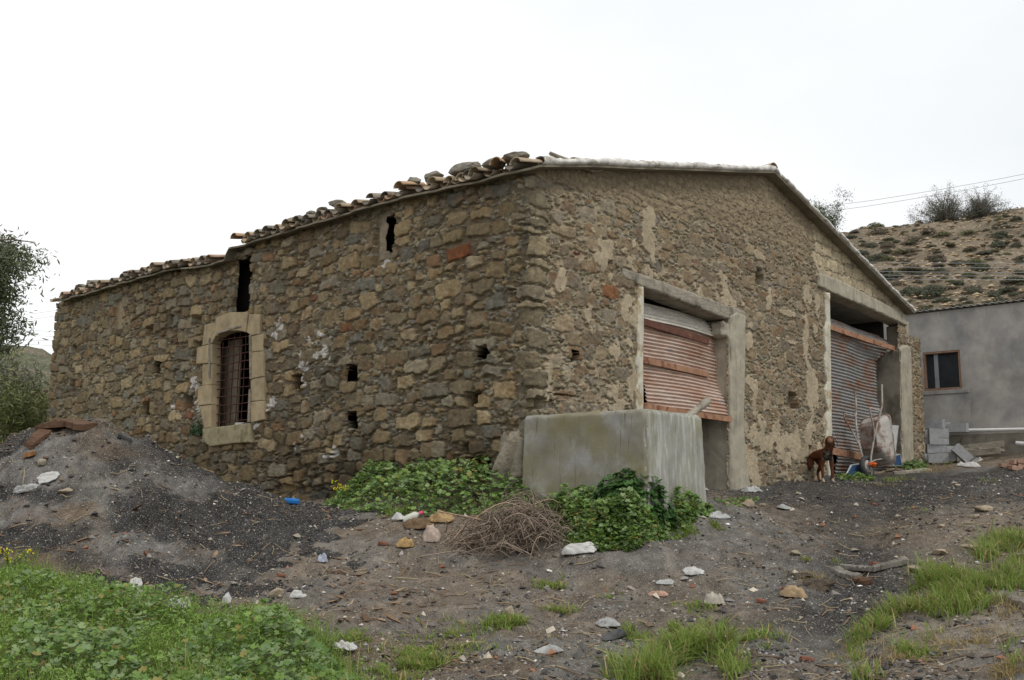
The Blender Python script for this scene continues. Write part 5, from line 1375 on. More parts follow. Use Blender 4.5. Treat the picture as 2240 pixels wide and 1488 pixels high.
# ---------------------------------------------------------------- the dog
def build_dog():
    foot = on_ground(1812, 1057)
    fwd = Vector((0.27, -0.96, 0)).normalized(); lft = Vector((-fwd.y, fwd.x, 0)); upv = Vector((0, 0, 1))
    org = Vector(foot) - fwd * 0.22
    h0 = lambda p: float(top_z(p.x, p.y))
    def W(x, y, z): return org + fwd * x + lft * y + upv * z
    bm = bmesh.new(); lay = bm.verts.layers.skin.verify()
    def vert(x, y, z, r, r2=None, foot_=False):
        p = W(x, y, z)
        if foot_: p.z = h0(p) + z
        else: p.z = org.z + z
        v = bm.verts.new(p); v[lay].radius = (r, r2 or r); return v
    def chain(*vs):
        for a, b in zip(vs[:-1], vs[1:]): bm.edges.new((a, b))
    org.z = h0(W(0.0, 0, 0))
    pelv = vert(-.20, 0, .50, .105, .12); pelv[lay].use_root = True
    loin = vert(-.06, 0, .49, .10, .118); ribs = vert(.08, 0, .475, .118, .14); chest = vert(.20, 0, .475, .118, .14); shl = vert(.27, 0, .54, .082, .09); nk = vert(.31, 0, .63, .078); hf = Vector((-.33, -.94, 0)).normalized(); hl = Vector((-hf.y, hf.x, 0)); HB = W(.315, 0, 0)
    def hv(x, y, z, r):
        p = HB + hf * x + hl * y; p.z = org.z + z; v = bm.verts.new(p); v[lay].radius = (r, r); return v
    hd = hv(.01, 0, .715, .088) 
    brow = hv(.06, 0, .735, .074); muz = hv(.13, 0, .685, .046); nose = hv(.185, 0, .665, .036)
    chain(pelv, loin, ribs, chest, shl, nk, hd, brow, muz, nose)
    brisk = vert(.27, 0, .42, .07); chain(chest, brisk)
    for s in (1, -1):
        a = vert(.22, .075 * s, .40, .05); b = vert(.19 + .02 * s, .085 * s, .27, .036); c = vert(.205 + .02 * s, .082 * s, .16, .026); d = vert(.205 + .02 * s, .082 * s, .055, .023, foot_=True); e = vert(.245 + .02 * s, .082 * s, .02, .028, foot_=True)
        chain(chest, a, b, c, d, e)
        a = vert(-.20, .085 * s, .40, .07); b = vert(-.14 + .03 * s, .092 * s, .29, .048); c = vert(-.26 + .03 * s, .09 * s, .18, .027); d = vert(-.235 + .03 * s, .09 * s, .055, .022, foot_=True); e = vert(-.195 + .03 * s, .09 * s, .02, .027, foot_=True)
        chain(pelv, a, b, c, d, e)
    t1 = vert(-.31, 0, .51, .028); t2 = vert(-.37, .02, .42, .020); t3 = vert(-.44, .03, .36, .016); t4 = vert(-.52, .03, .39, .010); chain(pelv, t1, t2, t3, t4)
    me = bpy.data.meshes.new('dog'); bm.to_mesh(me); bm.free()
    o = bpy.data.objects.new('dog', me); COL.objects.link(o)
    md = o.modifiers.new('skin', 'SKIN'); md.branch_smoothing = 0.6; o.modifiers.new('sub', 'SUBSURF').levels = 2; o.modifiers['sub'].render_levels = 2
    dg = bpy.context.evaluated_depsgraph_get(); ev = o.evaluated_get(dg); me2 = bpy.data.meshes.new_from_object(ev)
    o.modifiers.clear(); o.data = me2; me2.name = 'dog'; bpy.data.meshes.remove(me)
    nv = len(me2.vertices); co = np.empty(nv * 3, np.float32); me2.vertices.foreach_get('co', co); co = co.reshape(-1, 3)
    loc = co - np.array(org); lx = loc @ np.array(fwd); ly = loc @ np.array(lft); lz = loc[:, 2]
    col = np.tile(np.array([0.110, 0.041, 0.022]), (nv, 1)) * (0.8 + 0.4 * vn(lx * 16, lz * 16, 3))[:, None]
    gr = (lx < .60) & (lz < 0.065) & (lx > .12); col[gr] = (.36, .30, .24)
    gb = (lx > .22) & (lx < .40) & (lz > .36) & (lz < .55); col[gb] = np.where((vn(ly[gb] * 40, lz[gb] * 40, 5) > .5)[:, None], (.10, .085, .07), (.035, .02, .014))
    hx = (co - np.array(HB)) @ np.array(hf); mu = (hx > .115) & (lz > .6); col[mu] = (.19, .11, .065); no = (hx > .20) & (lz > .6); col[no] = (.02, .012, .01)
    a_ = me2.color_attributes.new('col', 'FLOAT_COLOR', 'POINT'); c4 = np.ones((nv, 4), np.float32); c4[:, :3] = col; a_.data.foreach_set('color', c4.ravel())
    me2.materials.clear(); me2.materials.append(M['dog'])
    for p in me2.polygons: p.use_smooth = True
    tag(o, 'brown dog with tan drooping ears standing in front of the barn shutter', 'dog')
    # ears: hanging flaps, with eyes on the brow
    for s in (1, -1):
        pts = []
        for u in np.linspace(0, 1, 6):
            for v_ in np.linspace(-1, 1, 5):
                wd = .06 * (0.6 + 0.9 * math.sin(u * 2.6)) 
                q_ = HB + hf * (.015 + v_ * wd * .55 + .012 * u) + hl * (s * (.074 + .05 * math.sin(u * 2.2) + .006 * v_)); q_.z = org.z + .765 - .175 * u; pts.append(q_)
        V = np.array(pts); V[:, 2] = V[:, 2]
        e = link('ear', np_mesh('ear', V, grid_faces(6, 5), M['dog'], np.tile([0.22, 0.11, 0.055], (30, 1)), smooth=True), o)
        e.modifiers.new('thickness', 'SOLIDIFY').thickness = .008; e.modifiers.new('sub', 'SUBSURF').levels = 1
        bm = bmesh.new(); bmesh.ops.create_uvsphere(bm, u_segments=8, v_segments=6, radius=.011, matrix=Matrix.Translation((lambda q_: Vector((q_.x, q_.y, org.z + .745)))(HB + hf * .125 + hl * (s * .036)))); link('eye', bm_mesh('eye', bm, M['tyre'], True), o)
build_dog()

# ---------------------------------------------------------------- leaves, grass, plants
def leaf_cloud(name, pos, nrm, size, colr, m, kind='mallow', seed=0, parent=None):
    """many cupped leaves as one mesh: pos, nrm (n,3), size (n,), colr (n,3)"""
    r_ = np.random.default_rng(seed); n = len(pos)
    if kind == 'mallow':
        a = np.linspace(0.35, 2 * np.pi - 0.35, 11); rad = 0.5 * (0.86 + 0.16 * np.cos(a * 5))
        T = np.vstack([[0, 0, -0.06], np.stack([np.cos(a) * rad, np.sin(a) * rad, 0.10 + 0.05 * np.cos(a * 5)], -1)])
        F = np.array([[0, i, i + 1] for i in range(1, 11)])
    elif kind == 'long':
        T = np.array([[-.5, 0, 0], [-.15, .11, .03], [.2, .09, .02], [.5, 0, -.06], [.2, -.09, .02], [-.15, -.11, .03]]); F = np.array([[0, 5, 1], [1, 5, 4], [1, 4, 2], [2, 4, 3]])
    else:
        T = np.array([[-.5, 0, 0], [0, .30, .08], [.5, 0, -.05], [0, -.30, .08]]); F = np.array([[0, 3, 1], [1, 3, 2]])
    nrm = nrm / (np.linalg.norm(nrm, axis=1)[:, None] + 1e-9)
    rv = r_.normal(size=(n, 3)); t = rv - nrm * (rv * nrm).sum(1)[:, None]; t /= np.linalg.norm(t, axis=1)[:, None] + 1e-9
    b = np.cross(nrm, t)
    V = pos[:, None] + size[:, None, None] * (T[None, :, 0:1] * t[:, None] + T[None, :, 1:2] * b[:, None] + T[None, :, 2:3] * nrm[:, None])
    k = len(T); FF = (F[None] + (np.arange(n) * k)[:, None, None]).reshape(-1, 3)
    return link(name, np_mesh(name, V.reshape(-1, 3), FF, m, np.repeat(colr, k, 0), smooth=True), parent)
def blades(pos, L, wd, colr, seed=0, lean=0.5):
    """grass blades -> V, F, col"""
    r_ = np.random.default_rng(seed); n = len(pos); a = r_.uniform(0, 2 * np.pi, n); le = np.abs(r_.normal(0, lean, n)) + .12
    d = np.stack([np.cos(a), np.sin(a), np.zeros(n)], -1); sd = np.stack([-np.sin(a), np.cos(a), np.zeros(n)], -1)
    V = []
    for q, ww in ((0, 1), (.4, .9), (.75, .6), (1, .06)):
        c = pos + ZZ * (L * (q - .22 * le * q * q))[:, None] + d * (L * le * q ** 1.8)[:, None]
        V += [c + sd * (wd * ww / 2)[:, None], c - sd * (wd * ww / 2)[:, None]]
    V = np.stack(V, 1); F = np.array([[0, 1, 3, 2], [2, 3, 5, 4], [4, 5, 7, 6]])
    FF = (F[None] + (np.arange(n) * 8)[:, None, None]).reshape(-1, 4)
    return V.reshape(-1, 3), FF, np.repeat(colr, 8, 0)
def poly_world(pts, fn=tpt): return [tuple(fn(*p)[:2]) for p in pts]
def sample_poly(P, n, r_):
    P = np.array(P); lo, hi = P.min(0), P.max(0); out = []
    while sum(len(o) for o in out) < n:
        q = r_.uniform(lo, hi, (n * 2, 2)); out.append(q[in_poly(q[:, 0], q[:, 1], [tuple(p) for p in P])])
    return np.concatenate(out)[:n]
def edge_dist(P, q):
    P = np.array(P); d = np.full(len(q), 9.0)
    for i in range(len(P)):
        a, b = P[i], P[(i + 1) % len(P)]; ab = b - a; t = np.clip(((q - a) @ ab) / (ab @ ab), 0, 1); d = np.minimum(d, np.linalg.norm(q - a - t[:, None] * ab, axis=1))
    return d
GREEN = np.array([(0.125, 0.205, 0.042), (0.155, 0.245, 0.055), (0.085, 0.155, 0.036), (0.19, 0.255, 0.105), (0.145, 0.21, 0.09)])
def weed_patch(name, P, hmax, n_leaf, n_fine, n_grass, seed, leaf=(.035, .075), hole_=0.36, lump=1.3, tint=1.0, taper=.45):
    r_ = np.random.default_rng(seed)
    def hcan(q):
        e = sstep(-.02, taper, edge_dist(P, q)); return hmax * e * (0.05 + 1.35 * fbm(q[:, 0] * lump + seed, q[:, 1] * lump, seed + 3)) + .02
    VV = []
    q = sample_poly(P, n_leaf, r_); d = fbm(q[:, 0] * 1.7 + 3, q[:, 1] * 1.7, seed + 8); q = q[d > hole_]
    h = hcan(q); fr = 1 - r_.random(len(q)) ** 2.2 * .85
    pos = np.column_stack([q, top_z(q[:, 0], q[:, 1]) + h * fr])
    nr_ = np.column_stack([r_.normal(0, .42, len(q)), r_.normal(-.25, .42, len(q)), np.ones(len(q))])
    c = GREEN[r_.integers(0, 5, len(q))] * r_.uniform(.75, 1.25, (len(q), 1)) * tint
    ye = r_.random(len(q)) < .06; c[ye] = (.24, .21, .055)
    sz = r_.uniform(leaf[0], leaf[1], len(q)) * (0.75 + .5 * fbm(q[:, 0] * 1.1, q[:, 1] * 1.1, seed + 30))
    o = leaf_cloud(name, pos, nr_, sz, c, M['leaf'], 'mallow', seed)
    tag(o, kind='stuff')
    # finer feathery weeds and grass between
    q = sample_poly(P, n_fine, r_); d = fbm(q[:, 0] * 1.4 + 7, q[:, 1] * 1.4, seed + 9); q = q[(d > .50) | (fbm(q[:, 0] * 1.7 + 3, q[:, 1] * 1.7, seed + 8) < hole_ + .06)]
    h = hcan(q) * 1.0; pos = np.column_stack([q, top_z(q[:, 0], q[:, 1]) + h * (1 - r_.random(len(q)) ** 1.5 * .9)])
    c = np.array([.165, .265, .045]) * r_.uniform(.7, 1.3, (len(q), 1)) * tint
    o2 = leaf_cloud('fine_weeds', pos, np.column_stack([r_.normal(0, .8, (len(q), 2)), np.ones(len(q)) * .7]), r_.uniform(.014, .042, len(q)), c, M['leaf'], 'long', seed + 1); tag(o2, kind='stuff')
    q = sample_poly(P, n_grass, r_)
    return q, hcan
GV, GF, GC, gb_ = [], [], [], 0
def add_grass(q, L, seed, colr=(.10, .175, .032), dry=.12, wd=(.004, .008), lean=.5):
    global gb_
    r_ = np.random.default_rng(seed); n = len(q)
    c = np.array(colr) * r_.uniform(.65, 1.3, (n, 1)); dr = r_.random(n) < dry; c[dr] = np.array([.30, .24, .11]) * r_.uniform(.7, 1.2, (dr.sum(), 1))
    L = np.broadcast_to(L, (n,)) * .66 * (.15 + 1.5 * fbm(q[:, 0] * 3, q[:, 1] * 3, seed + 4)); c = c * 1.25
    pos = np.column_stack([q, top_z(q[:, 0], q[:, 1]) - .01])
    V, F, C = blades(pos, L * r_.uniform(.45, 1.2, n), r_.uniform(wd[0], wd[1], n), c, seed, lean)
    GV.append(V); GF.append(F + gb_); GC.append(C); gb_ += len(V)

# weeds in front of the tank and the corner
PW1 = poly_world([(705, 1108), (740, 1088), (800, 1072), (900, 1060), (1000, 1055), (1130, 1075), (1250, 1098), (1330, 1108), (1440, 1112), (1520, 1118), (1560, 1128), (1480, 1160), (1380, 1190), (1270, 1188), (1250, 1160), (1150, 1125), (1010, 1130), (900, 1135), (780, 1122)], gpt)
q, hc = weed_patch('weeds', PW1, .44, 8000, 9000, 1500, 31, (.04, .10), .36, 1.6, 1.15)
add_grass(q, .22, 311)
PW1b = poly_world([(1170, 1122), (1300, 1116), (1405, 1128), (1520, 1108), (1572, 1124), (1500, 1172), (1390, 1206), (1275, 1206), (1225, 1180)], gpt)
q, hc = weed_patch('weeds', PW1b, .44, 5000, 7500, 500, 36, (.03, .085), .34, 2.6, 1.15, .25)
add_grass(q, .2, 316)
# weeds in the left foreground, thinning out into the soil
PW2b = poly_world([(-120, 1222), (80, 1232), (190, 1262), (320, 1302), (430, 1332), (560, 1325), (690, 1340), (780, 1400), (850, 1450), (900, 1560), (-300, 1600)])
q, hc = weed_patch('weeds', PW2b, .10, 2600, 5000, 1500, 37, (.02, .06), .54, 2.6, 1.2, .2); add_grass(q, .16, 317, (.16, .225, .05))
PW2 = poly_world([(-120, 1240), (60, 1252), (170, 1278), (300, 1322), (390, 1358), (520, 1352), (640, 1352), (700, 1392), (735, 1430), (800, 1500), (820, 1600), (-300, 1600)])
q, hc = weed_patch('weeds', PW2, .34, 9000, 52000, 9000, 32, (.022, .078), .50, 1.5, 1.08)
add_grass(q, .38, 312, (.16, .235, .045))
PW3 = poly_world([(1990, 1030), (1960, 1022), (1958, 1012), (2000, 1004), (2030, 1016), (2020, 1032)], gpt)
q, hc = weed_patch('weeds', PW3, .30, 900, 700, 150, 33, (.06, .13), .2); add_grass(q, .25, 313)
PW4 = poly_world([(1560, 1100), (1620, 1088), (1660, 1092), (1640, 1104), (1590, 1112)], gpt)
q, hc = weed_patch('weeds', PW4, .10, 350, 250, 60, 34, (.03, .05), .3); add_grass(q, .12, 314)
PW5 = poly_world([(1825, 1046), (1850, 1040), (1915, 1045), (1912, 1052), (1850, 1052)], gpt)
q, hc = weed_patch('weeds', PW5, .12, 160, 120, 60, 35, (.05, .10), .2); add_grass(q, .12, 315)
# big leafy bush beside the tank
def leafy_bush(name, c, rx, ry, rz_, n, size, seed, label, cat, tint=(.055, .12, .028), kind='mallow', twigs=18, group=None, loose=0.0):
    r_ = np.random.default_rng(seed); root = thing(name, c, label, cat, group)
    d = r_.normal(size=(n, 3)); d /= np.linalg.norm(d, axis=1)[:, None]; d[:, 2] = np.abs(d[:, 2])
    lum = 0.62 + 0.75 * fbm(d[:, 0] * 2.1 + seed, d[:, 1] * 2.1 + d[:, 2] * 2, seed)
    rad = lum * (1 - r_.random(n) ** 2.0 * .6)
    pos = np.array(c) + d * rad[:, None] * np.array([rx, ry, rz_])
    nr_ = d * .9 + r_.normal(0, .4, (n, 3)) + np.array([0, -.1, .5])
    col = np.array(tint) * r_.uniform(.65, 1.35, (n, 1)) * np.where(r_.random((n, 1)) < .2, 1.3, 1)
    leaf_cloud('foliage', pos, nr_, r_.uniform(size[0], size[1], n), col, M['leaf'], kind, seed, root)
    ps = []; rs = []
    for k in range(twigs):
        e = np.array(c) + d[k] * np.array([rx, ry, rz_]) * .75; b = np.array(c) + np.array([d[k][0] * rx * .15, d[k][1] * ry * .15, -.02]); m_ = (b + e) / 2 + r_.normal(0, .05, 3) * rx
        ps.append(curve_pts([b, m_, e], 6)); rs.append(np.linspace(.012, .004, len(ps[-1])) * max(1, rx))
    link('stem', tube_mesh('stem', ps, rs, M['trunk'], 5), root)
    return root
p = gpt(1384, 1172); p[2] -= .02
leafy_bush('leafy_bush', p, .50, .26, .72, 2000, (.05, .13), 41, 'dark green big leaved bush growing against the concrete tank corner', 'bush', (.055, .12, .03))
s_, z_ = WL(438, 955); leafy_bush('caper_plant', PL(s_, z_ + .02, .08), .13, .10, .26, 420, (.03, .05), 42, 'small dark green plant growing from the wall below the arched window', 'plant', (.030, .072, .028), 'oval', 8)
# yellow flowering weed by the mound
def flowers(name, c, n, h, lab, seed):
    r_ = np.random.default_rng(seed); root = thing(name, c, lab, 'flower'); ps = []; hp_ = []
    for k in range(n):
        e = np.array(c) + np.array([r_.normal(0, .09), r_.normal(0, .07), h * r_.uniform(.7, 1.1)]); ps.append(curve_pts([np.array(c) + r_.normal(0, .03, 3) * (1, 1, 0), (np.array(c) + e) / 2 + r_.normal(0, .03, 3), e], 6))
        hp_.append(e + r_.normal(0, .028, (9, 3)))
    link('stem', tube_mesh('stem', ps, [.005] * n, mat('green_stem', (.07, .13, .03), var=0, bump=0), 4), root)
    hp_ = np.concatenate(hp_); leaf_cloud('blossom', hp_, r_.normal(size=(len(hp_), 3)), np.full(len(hp_), .03), np.tile([.62, .52, .02], (len(hp_), 1)), M['leaf'], 'oval', seed, root)
p = gpt(738, 1112); flowers('yellow_flower', p, 9, .34, 'yellow flowering weed at the foot of the long barn wall', 51)
p = tpt(22, 1262); flowers('yellow_flower', p, 6, .24, 'yellow flowering weed at the left edge in front of the ash heap', 52)

# grass tufts and patches
def patch_px(cx, cy, rx, ry, n, L, seed, colr=(.175, .24, .052), dry=.26, lean=.95, wd=(.006, .013), clump=.54):
    n = int(n * .55)
    r_ = np.random.default_rng(seed); out = np.empty((0, 2))
    a = np.array([gpt(cx, cy)]); sx_ = rx * a[0, 1] / FPX
    y0, y1 = gpt(cx, cy + ry)[1], gpt(cx, cy - ry)[1]
    xy = r_.normal(0, .45, (n * 3, 2)); xy = xy[(xy ** 2).sum(1) < 1.1]
    ang = (a[0, 0] / a[0, 1])
    Y = (y0 + y1) / 2 + xy[:, 1] * (y1 - y0) / 2; X = a[0, 0] * Y / a[0, 1] + xy[:, 0] * sx_
    q = np.column_stack([X, Y]); d = fbm(X * 3.1 + seed, Y * 3.1, seed + 2); q = q[d > clump][:n]
    add_grass(q, L, seed, colr, dry, wd, lean)
for k, a_ in enumerate([(1500, 1440, 170, 55, 3800, .26), (1480, 1475, 150, 40, 2200, .30), (1600, 1400, 120, 35, 1700, .20), (1450, 1375, 90, 25, 1000, .16), (1690, 1440, 60, 30, 500, .16), (1560, 1330, 90, 18, 350, .13),
                          (2110, 1300, 130, 55, 3800, .26), (2060, 1270, 90, 35, 1500, .24), (2210, 1210, 80, 40, 2000, .26), (2260, 1270, 90, 45, 1600, .24), (1960, 1370, 110, 50, 2300, .22), (1900, 1345, 70, 30, 900, .18), (2000, 1425, 60, 20, 500, .12), (2240, 1480, 50, 55, 900, .28), (2230, 1420, 40, 40, 400, .26), (1905, 1470, 50, 35, 220, .22), (1880, 1440, 30, 20, 120, .2),
                          (1130, 1365, 90, 20, 1100, .13), (1220, 1345, 45, 20, 500, .12), (1235, 1275, 70, 16, 700, .13), (1060, 1410, 110, 22, 900, .11), (930, 1420, 130, 40, 2200, .13), (900, 1460, 150, 35, 1900, .14), (980, 1380, 150, 35, 700, .09), (800, 1410, 80, 35, 700, .12), (1330, 1303, 40, 9, 220, .09), (1310, 1300, 25, 9, 120, .10), (1255, 1180, 25, 22, 160, .26), (1290, 1150, 22, 12, 100, .22),
                          (2020, 1118, 60, 10, 280, .08), (1800, 1230, 40, 16, 240, .10), (1770, 1225, 20, 10, 100, .10), (1740, 1345, 45, 16, 160, .10), (1480, 1165, 60, 14, 300, .10), (1570, 1150, 30, 14, 220, .12), (880, 1125, 60, 12, 260, .22), (1035, 1130, 40, 12, 120, .2), (2140, 1052, 45, 6, 130, .08), (500, 1340, 60, 20, 500, .2), (1960, 1050, 40, 8, 260, .16), (1770, 1290, 40, 14, 200, .08), (2070, 1012, 14, 6, 60, .3)]):
    patch_px(*a_, seed=600 + k, dry=.16 if a_[0] < 1800 else .22)
# straw coloured dry grass
for k, a_ in enumerate([(2050, 1330, 110, 30, 700, .18), (2130, 1400, 140, 25, 900, .10), (1990, 1440, 90, 20, 600, .10), (2220, 1330, 60, 30, 500, .14), (2210, 1470, 60, 30, 700, .16), (1930, 1062, 60, 8, 500, .08), (1770, 1265, 70, 18, 500, .09), (2040, 1030, 60, 8, 500, .14), (2050, 1012, 30, 8, 160, .28), (1180, 1420, 160, 40, 700, .06), (1000, 1300, 260, 60, 900, .05), (1870, 1420, 80, 30, 400, .1), (560, 1330, 80, 15, 300, .15), (230, 1300, 90, 12, 350, .12), (1230, 1140, 60, 15, 200, .2)]):
    patch_px(*a_, seed=700 + k, colr=(.27, .205, .105), dry=.4, lean=1.1, clump=.3, wd=(.004, .009))
# the grassy slope behind the heap
r_ = np.random.default_rng(61); q = np.column_stack([r_.uniform(-14, -7.8, 9000), r_.uniform(16.5, 26, 9000)]); d = fbm(q[:, 0] * .7, q[:, 1] * .7, 62); q = q[d > .42]; add_grass(q, .20, 63, (.12, .17, .04), .25, (.008, .016))
me = np_mesh('grass', np.concatenate(GV), np.concatenate(GF), M['grass'], np.concatenate(GC), smooth=True); tag(link('grass', me), kind='stuff')

# ---------------------------------------------------------------- brush pile of dry twigs
def build_brush():
    r_ = np.random.default_rng(71); c = gpt(1120, 1196); root_l = 'tangled pile of dry brown twigs and roots in front of the green weeds'
    ps = []; rs = []; cs = []
    for k in range(420):
        a = r_.uniform(0, 2 * np.pi); d = np.array([math.cos(a), math.sin(a) * .7, 0]); l = r_.uniform(.18, .62) * (1.4 if k % 9 == 0 else 1)
        o = c + np.array([r_.normal(0.05, .28), r_.normal(.02, .20), 0]); hh = .36 * math.exp(-((o[0] - c[0]) / .42) ** 2) * r_.random() ** .6
        o[2] = float(gz(o[0], o[1])) + .03 + hh
        P_ = [o - d * l * .5 + ZZ * r_.normal(-.05, .04), o - d * l * .15 + ZZ * r_.normal(.05, .04) + r_.normal(0, .03, 3), o + d * l * .2 + ZZ * r_.normal(.05, .04) + r_.normal(0, .03, 3), o + d * l * .55 + ZZ * r_.normal(-.07, .05)]
        p_ = curve_pts(P_, 9); g = gz(p_[:, 0], p_[:, 1]); p_[:, 2] = np.maximum(p_[:, 2], g + .005)
        ps.append(p_); rs.append(np.linspace(1, .5, len(p_)) * r_.uniform(.003, .0075))
        cs.append(np.array([(.185, .145, .11), (.24, .19, .145), (.14, .11, .085), (.29, .23, .18)])[r_.integers(4)] * r_.uniform(.8, 1.2))
    # long arching pale runners
    for (pts, r0) in [([(985, 1180, 0), (1030, 1120, .25), (1110, 1090, .42), (1195, 1130, .10)], .011), ([(1000, 1185, .0), (1060, 1165, .08), (1130, 1150, .16), (1190, 1160, .05)], .010), ([(1030, 1180, 0), (1045, 1120, .3), (1075, 1096, .42)], .011), ([(1060, 1205, 0), (1100, 1150, .3), (1130, 1120, .4)], .009), ([(1085, 1225, 0), (1105, 1180, .2), (1120, 1140, .35)], .011), ([(960, 1090, .35), (1040, 1130, .30), (1150, 1160, .15)], .008),
                      ([(990, 1175, .0), (1080, 1140, .2), (1200, 1120, .3), (1240, 1150, .05)], .008), ([(1190, 1215, 0), (1180, 1170, .2), (1150, 1120, .4)], .008), ([(1215, 1190, 0), (1170, 1150, .2), (1090, 1105, .42)], .007)]:
        P_ = []
        for px, py, hgt in pts:
            g = c[1] + r_.normal(0, .08); w_ = at(px, py, g); w_[2] = float(gz(w_[0], w_[1])) + .03 + hgt * 1.0; P_.append(w_)
        p_ = curve_pts(P_, 18); ps.append(p_); rs.append(np.linspace(r0, r0 * .5, len(p_))); cs.append(np.array([.34, .245, .175]))
    V, F, C = tube_np(ps, rs, 4, cs)
    tag(link('brush_pile', np_mesh('brush_pile', V, F, M['twig'], C, smooth=True)), root_l, 'brush pile')
build_brush()

# ---------------------------------------------------------------- loose gravel, chips and straw over the soil
def scatter(name, n, region, size, pal, seed, flat=(.5, .9), keep=None, long=1.0):
    r_ = np.random.default_rng(seed); 
    y = region[2] + (region[3] - region[2]) * r_.random(n) ** 1.3; x = (region[0] + (region[1] - region[0]) * r_.random(n)) * (y if region[4] else 1)
    if keep is not None: k = keep(x, y, r_); x, y = x[k], y[k]
    n = len(x)
    T = np.array([[1, 0, 0], [-1, 0, 0], [0, 1, 0], [0, -1, 0], [0, 0, 1], [0, 0, -1], ]) * 1.0
    F = np.array([[0, 2, 4], [2, 1, 4], [1, 3, 4], [3, 0, 4], [2, 0, 5], [1, 2, 5], [3, 1, 5], [0, 3, 5]])
    s = size[0] + (size[1] - size[0]) * r_.random(n) ** 3
    a = r_.uniform(0, 2 * np.pi, n); ca, sa = np.cos(a), np.sin(a)
    jt = 1 + r_.uniform(-.35, .35, (n, 6, 3)); V = T[None] * jt + r_.normal(0, .12, (n, 6, 3))
    V = V * np.stack([s * long, s * r_.uniform(.6, 1, n) / (long ** .5), s * r_.uniform(flat[0], flat[1], n)], -1)[:, None]
    X = V[..., 0] * ca[:, None] - V[..., 1] * sa[:, None]; Y = V[..., 0] * sa[:, None] + V[..., 1] * ca[:, None]
    Zt = V[..., 2] + V[..., 0] * r_.normal(0, .25, n)[:, None]
    P_ = np.stack([X + x[:, None], Y + y[:, None], Zt + (top_z(x, y) + s * .18)[:, None]], -1)
    c = np.array(pal)[r_.integers(0, len(pal), n)] * r_.uniform(.7, 1.25, (n, 1))
    me = np_mesh(name, P_.reshape(-1, 3), (F[None] + (np.arange(n) * 6)[:, None, None]).reshape(-1, 3), M['scatter'], np.repeat(c, 6, 0)); tag(link(name, me), kind='stuff')
open_ = lambda x, y, r_: fbm(x * 1.2, y * 1.2, 91) + r_.normal(0, .08, len(x)) > .46
scatter('gravel', 52000, (-.62, .62, 6.4, 17.5, True), (.004, .022), [(.30, .28, .25), (.22, .205, .185), (.38, .355, .32), (.15, .145, .145), (.26, .21, .16), (.06, .06, .06), (.05, .05, .05)], 92, keep=open_)
scatter('pebbles', 750, (-.6, .62, 6.6, 17, True), (.02, .055), [(.34, .30, .25), (.27, .25, .23), (.42, .37, .30), (.17, .16, .155), (.26, .13, .08), (.10, .095, .09)], 93)
scatter('wood_chips', 620, (-.58, -.06, 8.5, 12.5, True), (.015, .05), [(.23, .15, .09), (.17, .105, .065), (.28, .20, .13), (.12, .08, .055)], 94, (.2, .35), lambda x, y, r_: (fbm(x * .9, y * .9, 95) > .47), 2.6)
scatter('white_crumbs', 260, (-.5, .55, 7, 15, True), (.010, .035), [(.60, .58, .55), (.66, .65, .63), (.5, .47, .42)], 96, (.25, .5))
scatter('soil_clods', 9000, (-.62, .62, 6.4, 15.0, True), (.010, .045), [(.075, .07, .068), (.11, .095, .08), (.145, .11, .078), (.055, .053, .052)], 97, (.4, .7), lambda x, y, r_: fbm(x * 1.6 + 4, y * 1.6, 98) > .5)
# scattered straws and small twigs
r_ = np.random.default_rng(99); ps, rs, cs = [], [], []
for k in range(1500):
    y = 6.5 + 8.5 * r_.random() ** 1.3; x = r_.uniform(-.58, .6) * y; a = r_.uniform(0, 6.28); l = r_.uniform(.05, .22); d = np.array([math.cos(a), math.sin(a), 0]) * l
    ps.append(np.array([[x, y, 0], [x + d[0] / 2 + r_.normal(0, .01), y + d[1] / 2, 0], [x + d[0], y + d[1], 0]])); rs.append(r_.uniform(.0022, .005)); cs.append(np.array([(.24, .175, .115), (.33, .265, .17), (.16, .11, .075)])[r_.integers(3)])
A_ = np.array(ps); A_[..., 2] = top_z(A_[..., 0], A_[..., 1]) + .006 + r_.random(A_.shape[:2]) * .015
V, F, C = tube_np(list(A_), rs, 4, cs); tag(link('straw', np_mesh('straw', V, F, M['straw'], C)), kind='stuff')

# ---------------------------------------------------------------- litter that can be pointed at
W_, WP = M['white_plastic'], 'litter on the yard'
litter('white_sack', 1268, 1208, .235, .10, W_, 'crumpled white sack lying right of the dry twig pile', 'sack', 1, .045, .35, .035, .25)
litter('plastic_bag', 1518, 1254, .135, .075, W_, 'thin white plastic bag lying alone on the dark track', 'plastic bag', 2, .03, .45, .02, .2)
litter('plastic_bag', 1306, 1110, .10, .06, W_, 'white plastic bag caught in the weeds in front of the leafy bush', 'plastic bag', 3, .06, .4, .06, .2, dz=.22)
litter('plastic_sheet', 1572, 1132, .22, .07, M['grey_sheet'], 'long greyish plastic sheet at the right end of the tank weeds', 'plastic sheet', 4, .04, .35, .01, -.1)
litter('plastic_sheet', 1645, 1076, .19, .11, M['grey_sheet'], 'pale crumpled plastic sheet at the foot of the door pillar', 'plastic sheet', 5, .06, .35, .04, .4)
litter('cement_bag', 1636, 1106, .13, .08, M['pale_rock'], 'lumpy pale bag on the track in front of the left door pillar', 'bag', 6, .03, .25, .07)
litter('flat_stone', 1715, 1113, .12, .09, M['slate'], 'flat grey broken slab in the middle of the track near the dog', 'slab', 7, .03, .3, .03)
litter('flat_stone', 1330, 1368, .125, .075, M['slate'], 'pale cracked roof slate in the foreground beside the dark strip', 'slate', 8, .02, .25, .035, .1)
litter('flat_stone', 1201, 1427, .15, .055, M['slate'], 'long pale slate lying lowest in the foreground below the brown track', 'slate', 9, .015, .25, .03, .1)
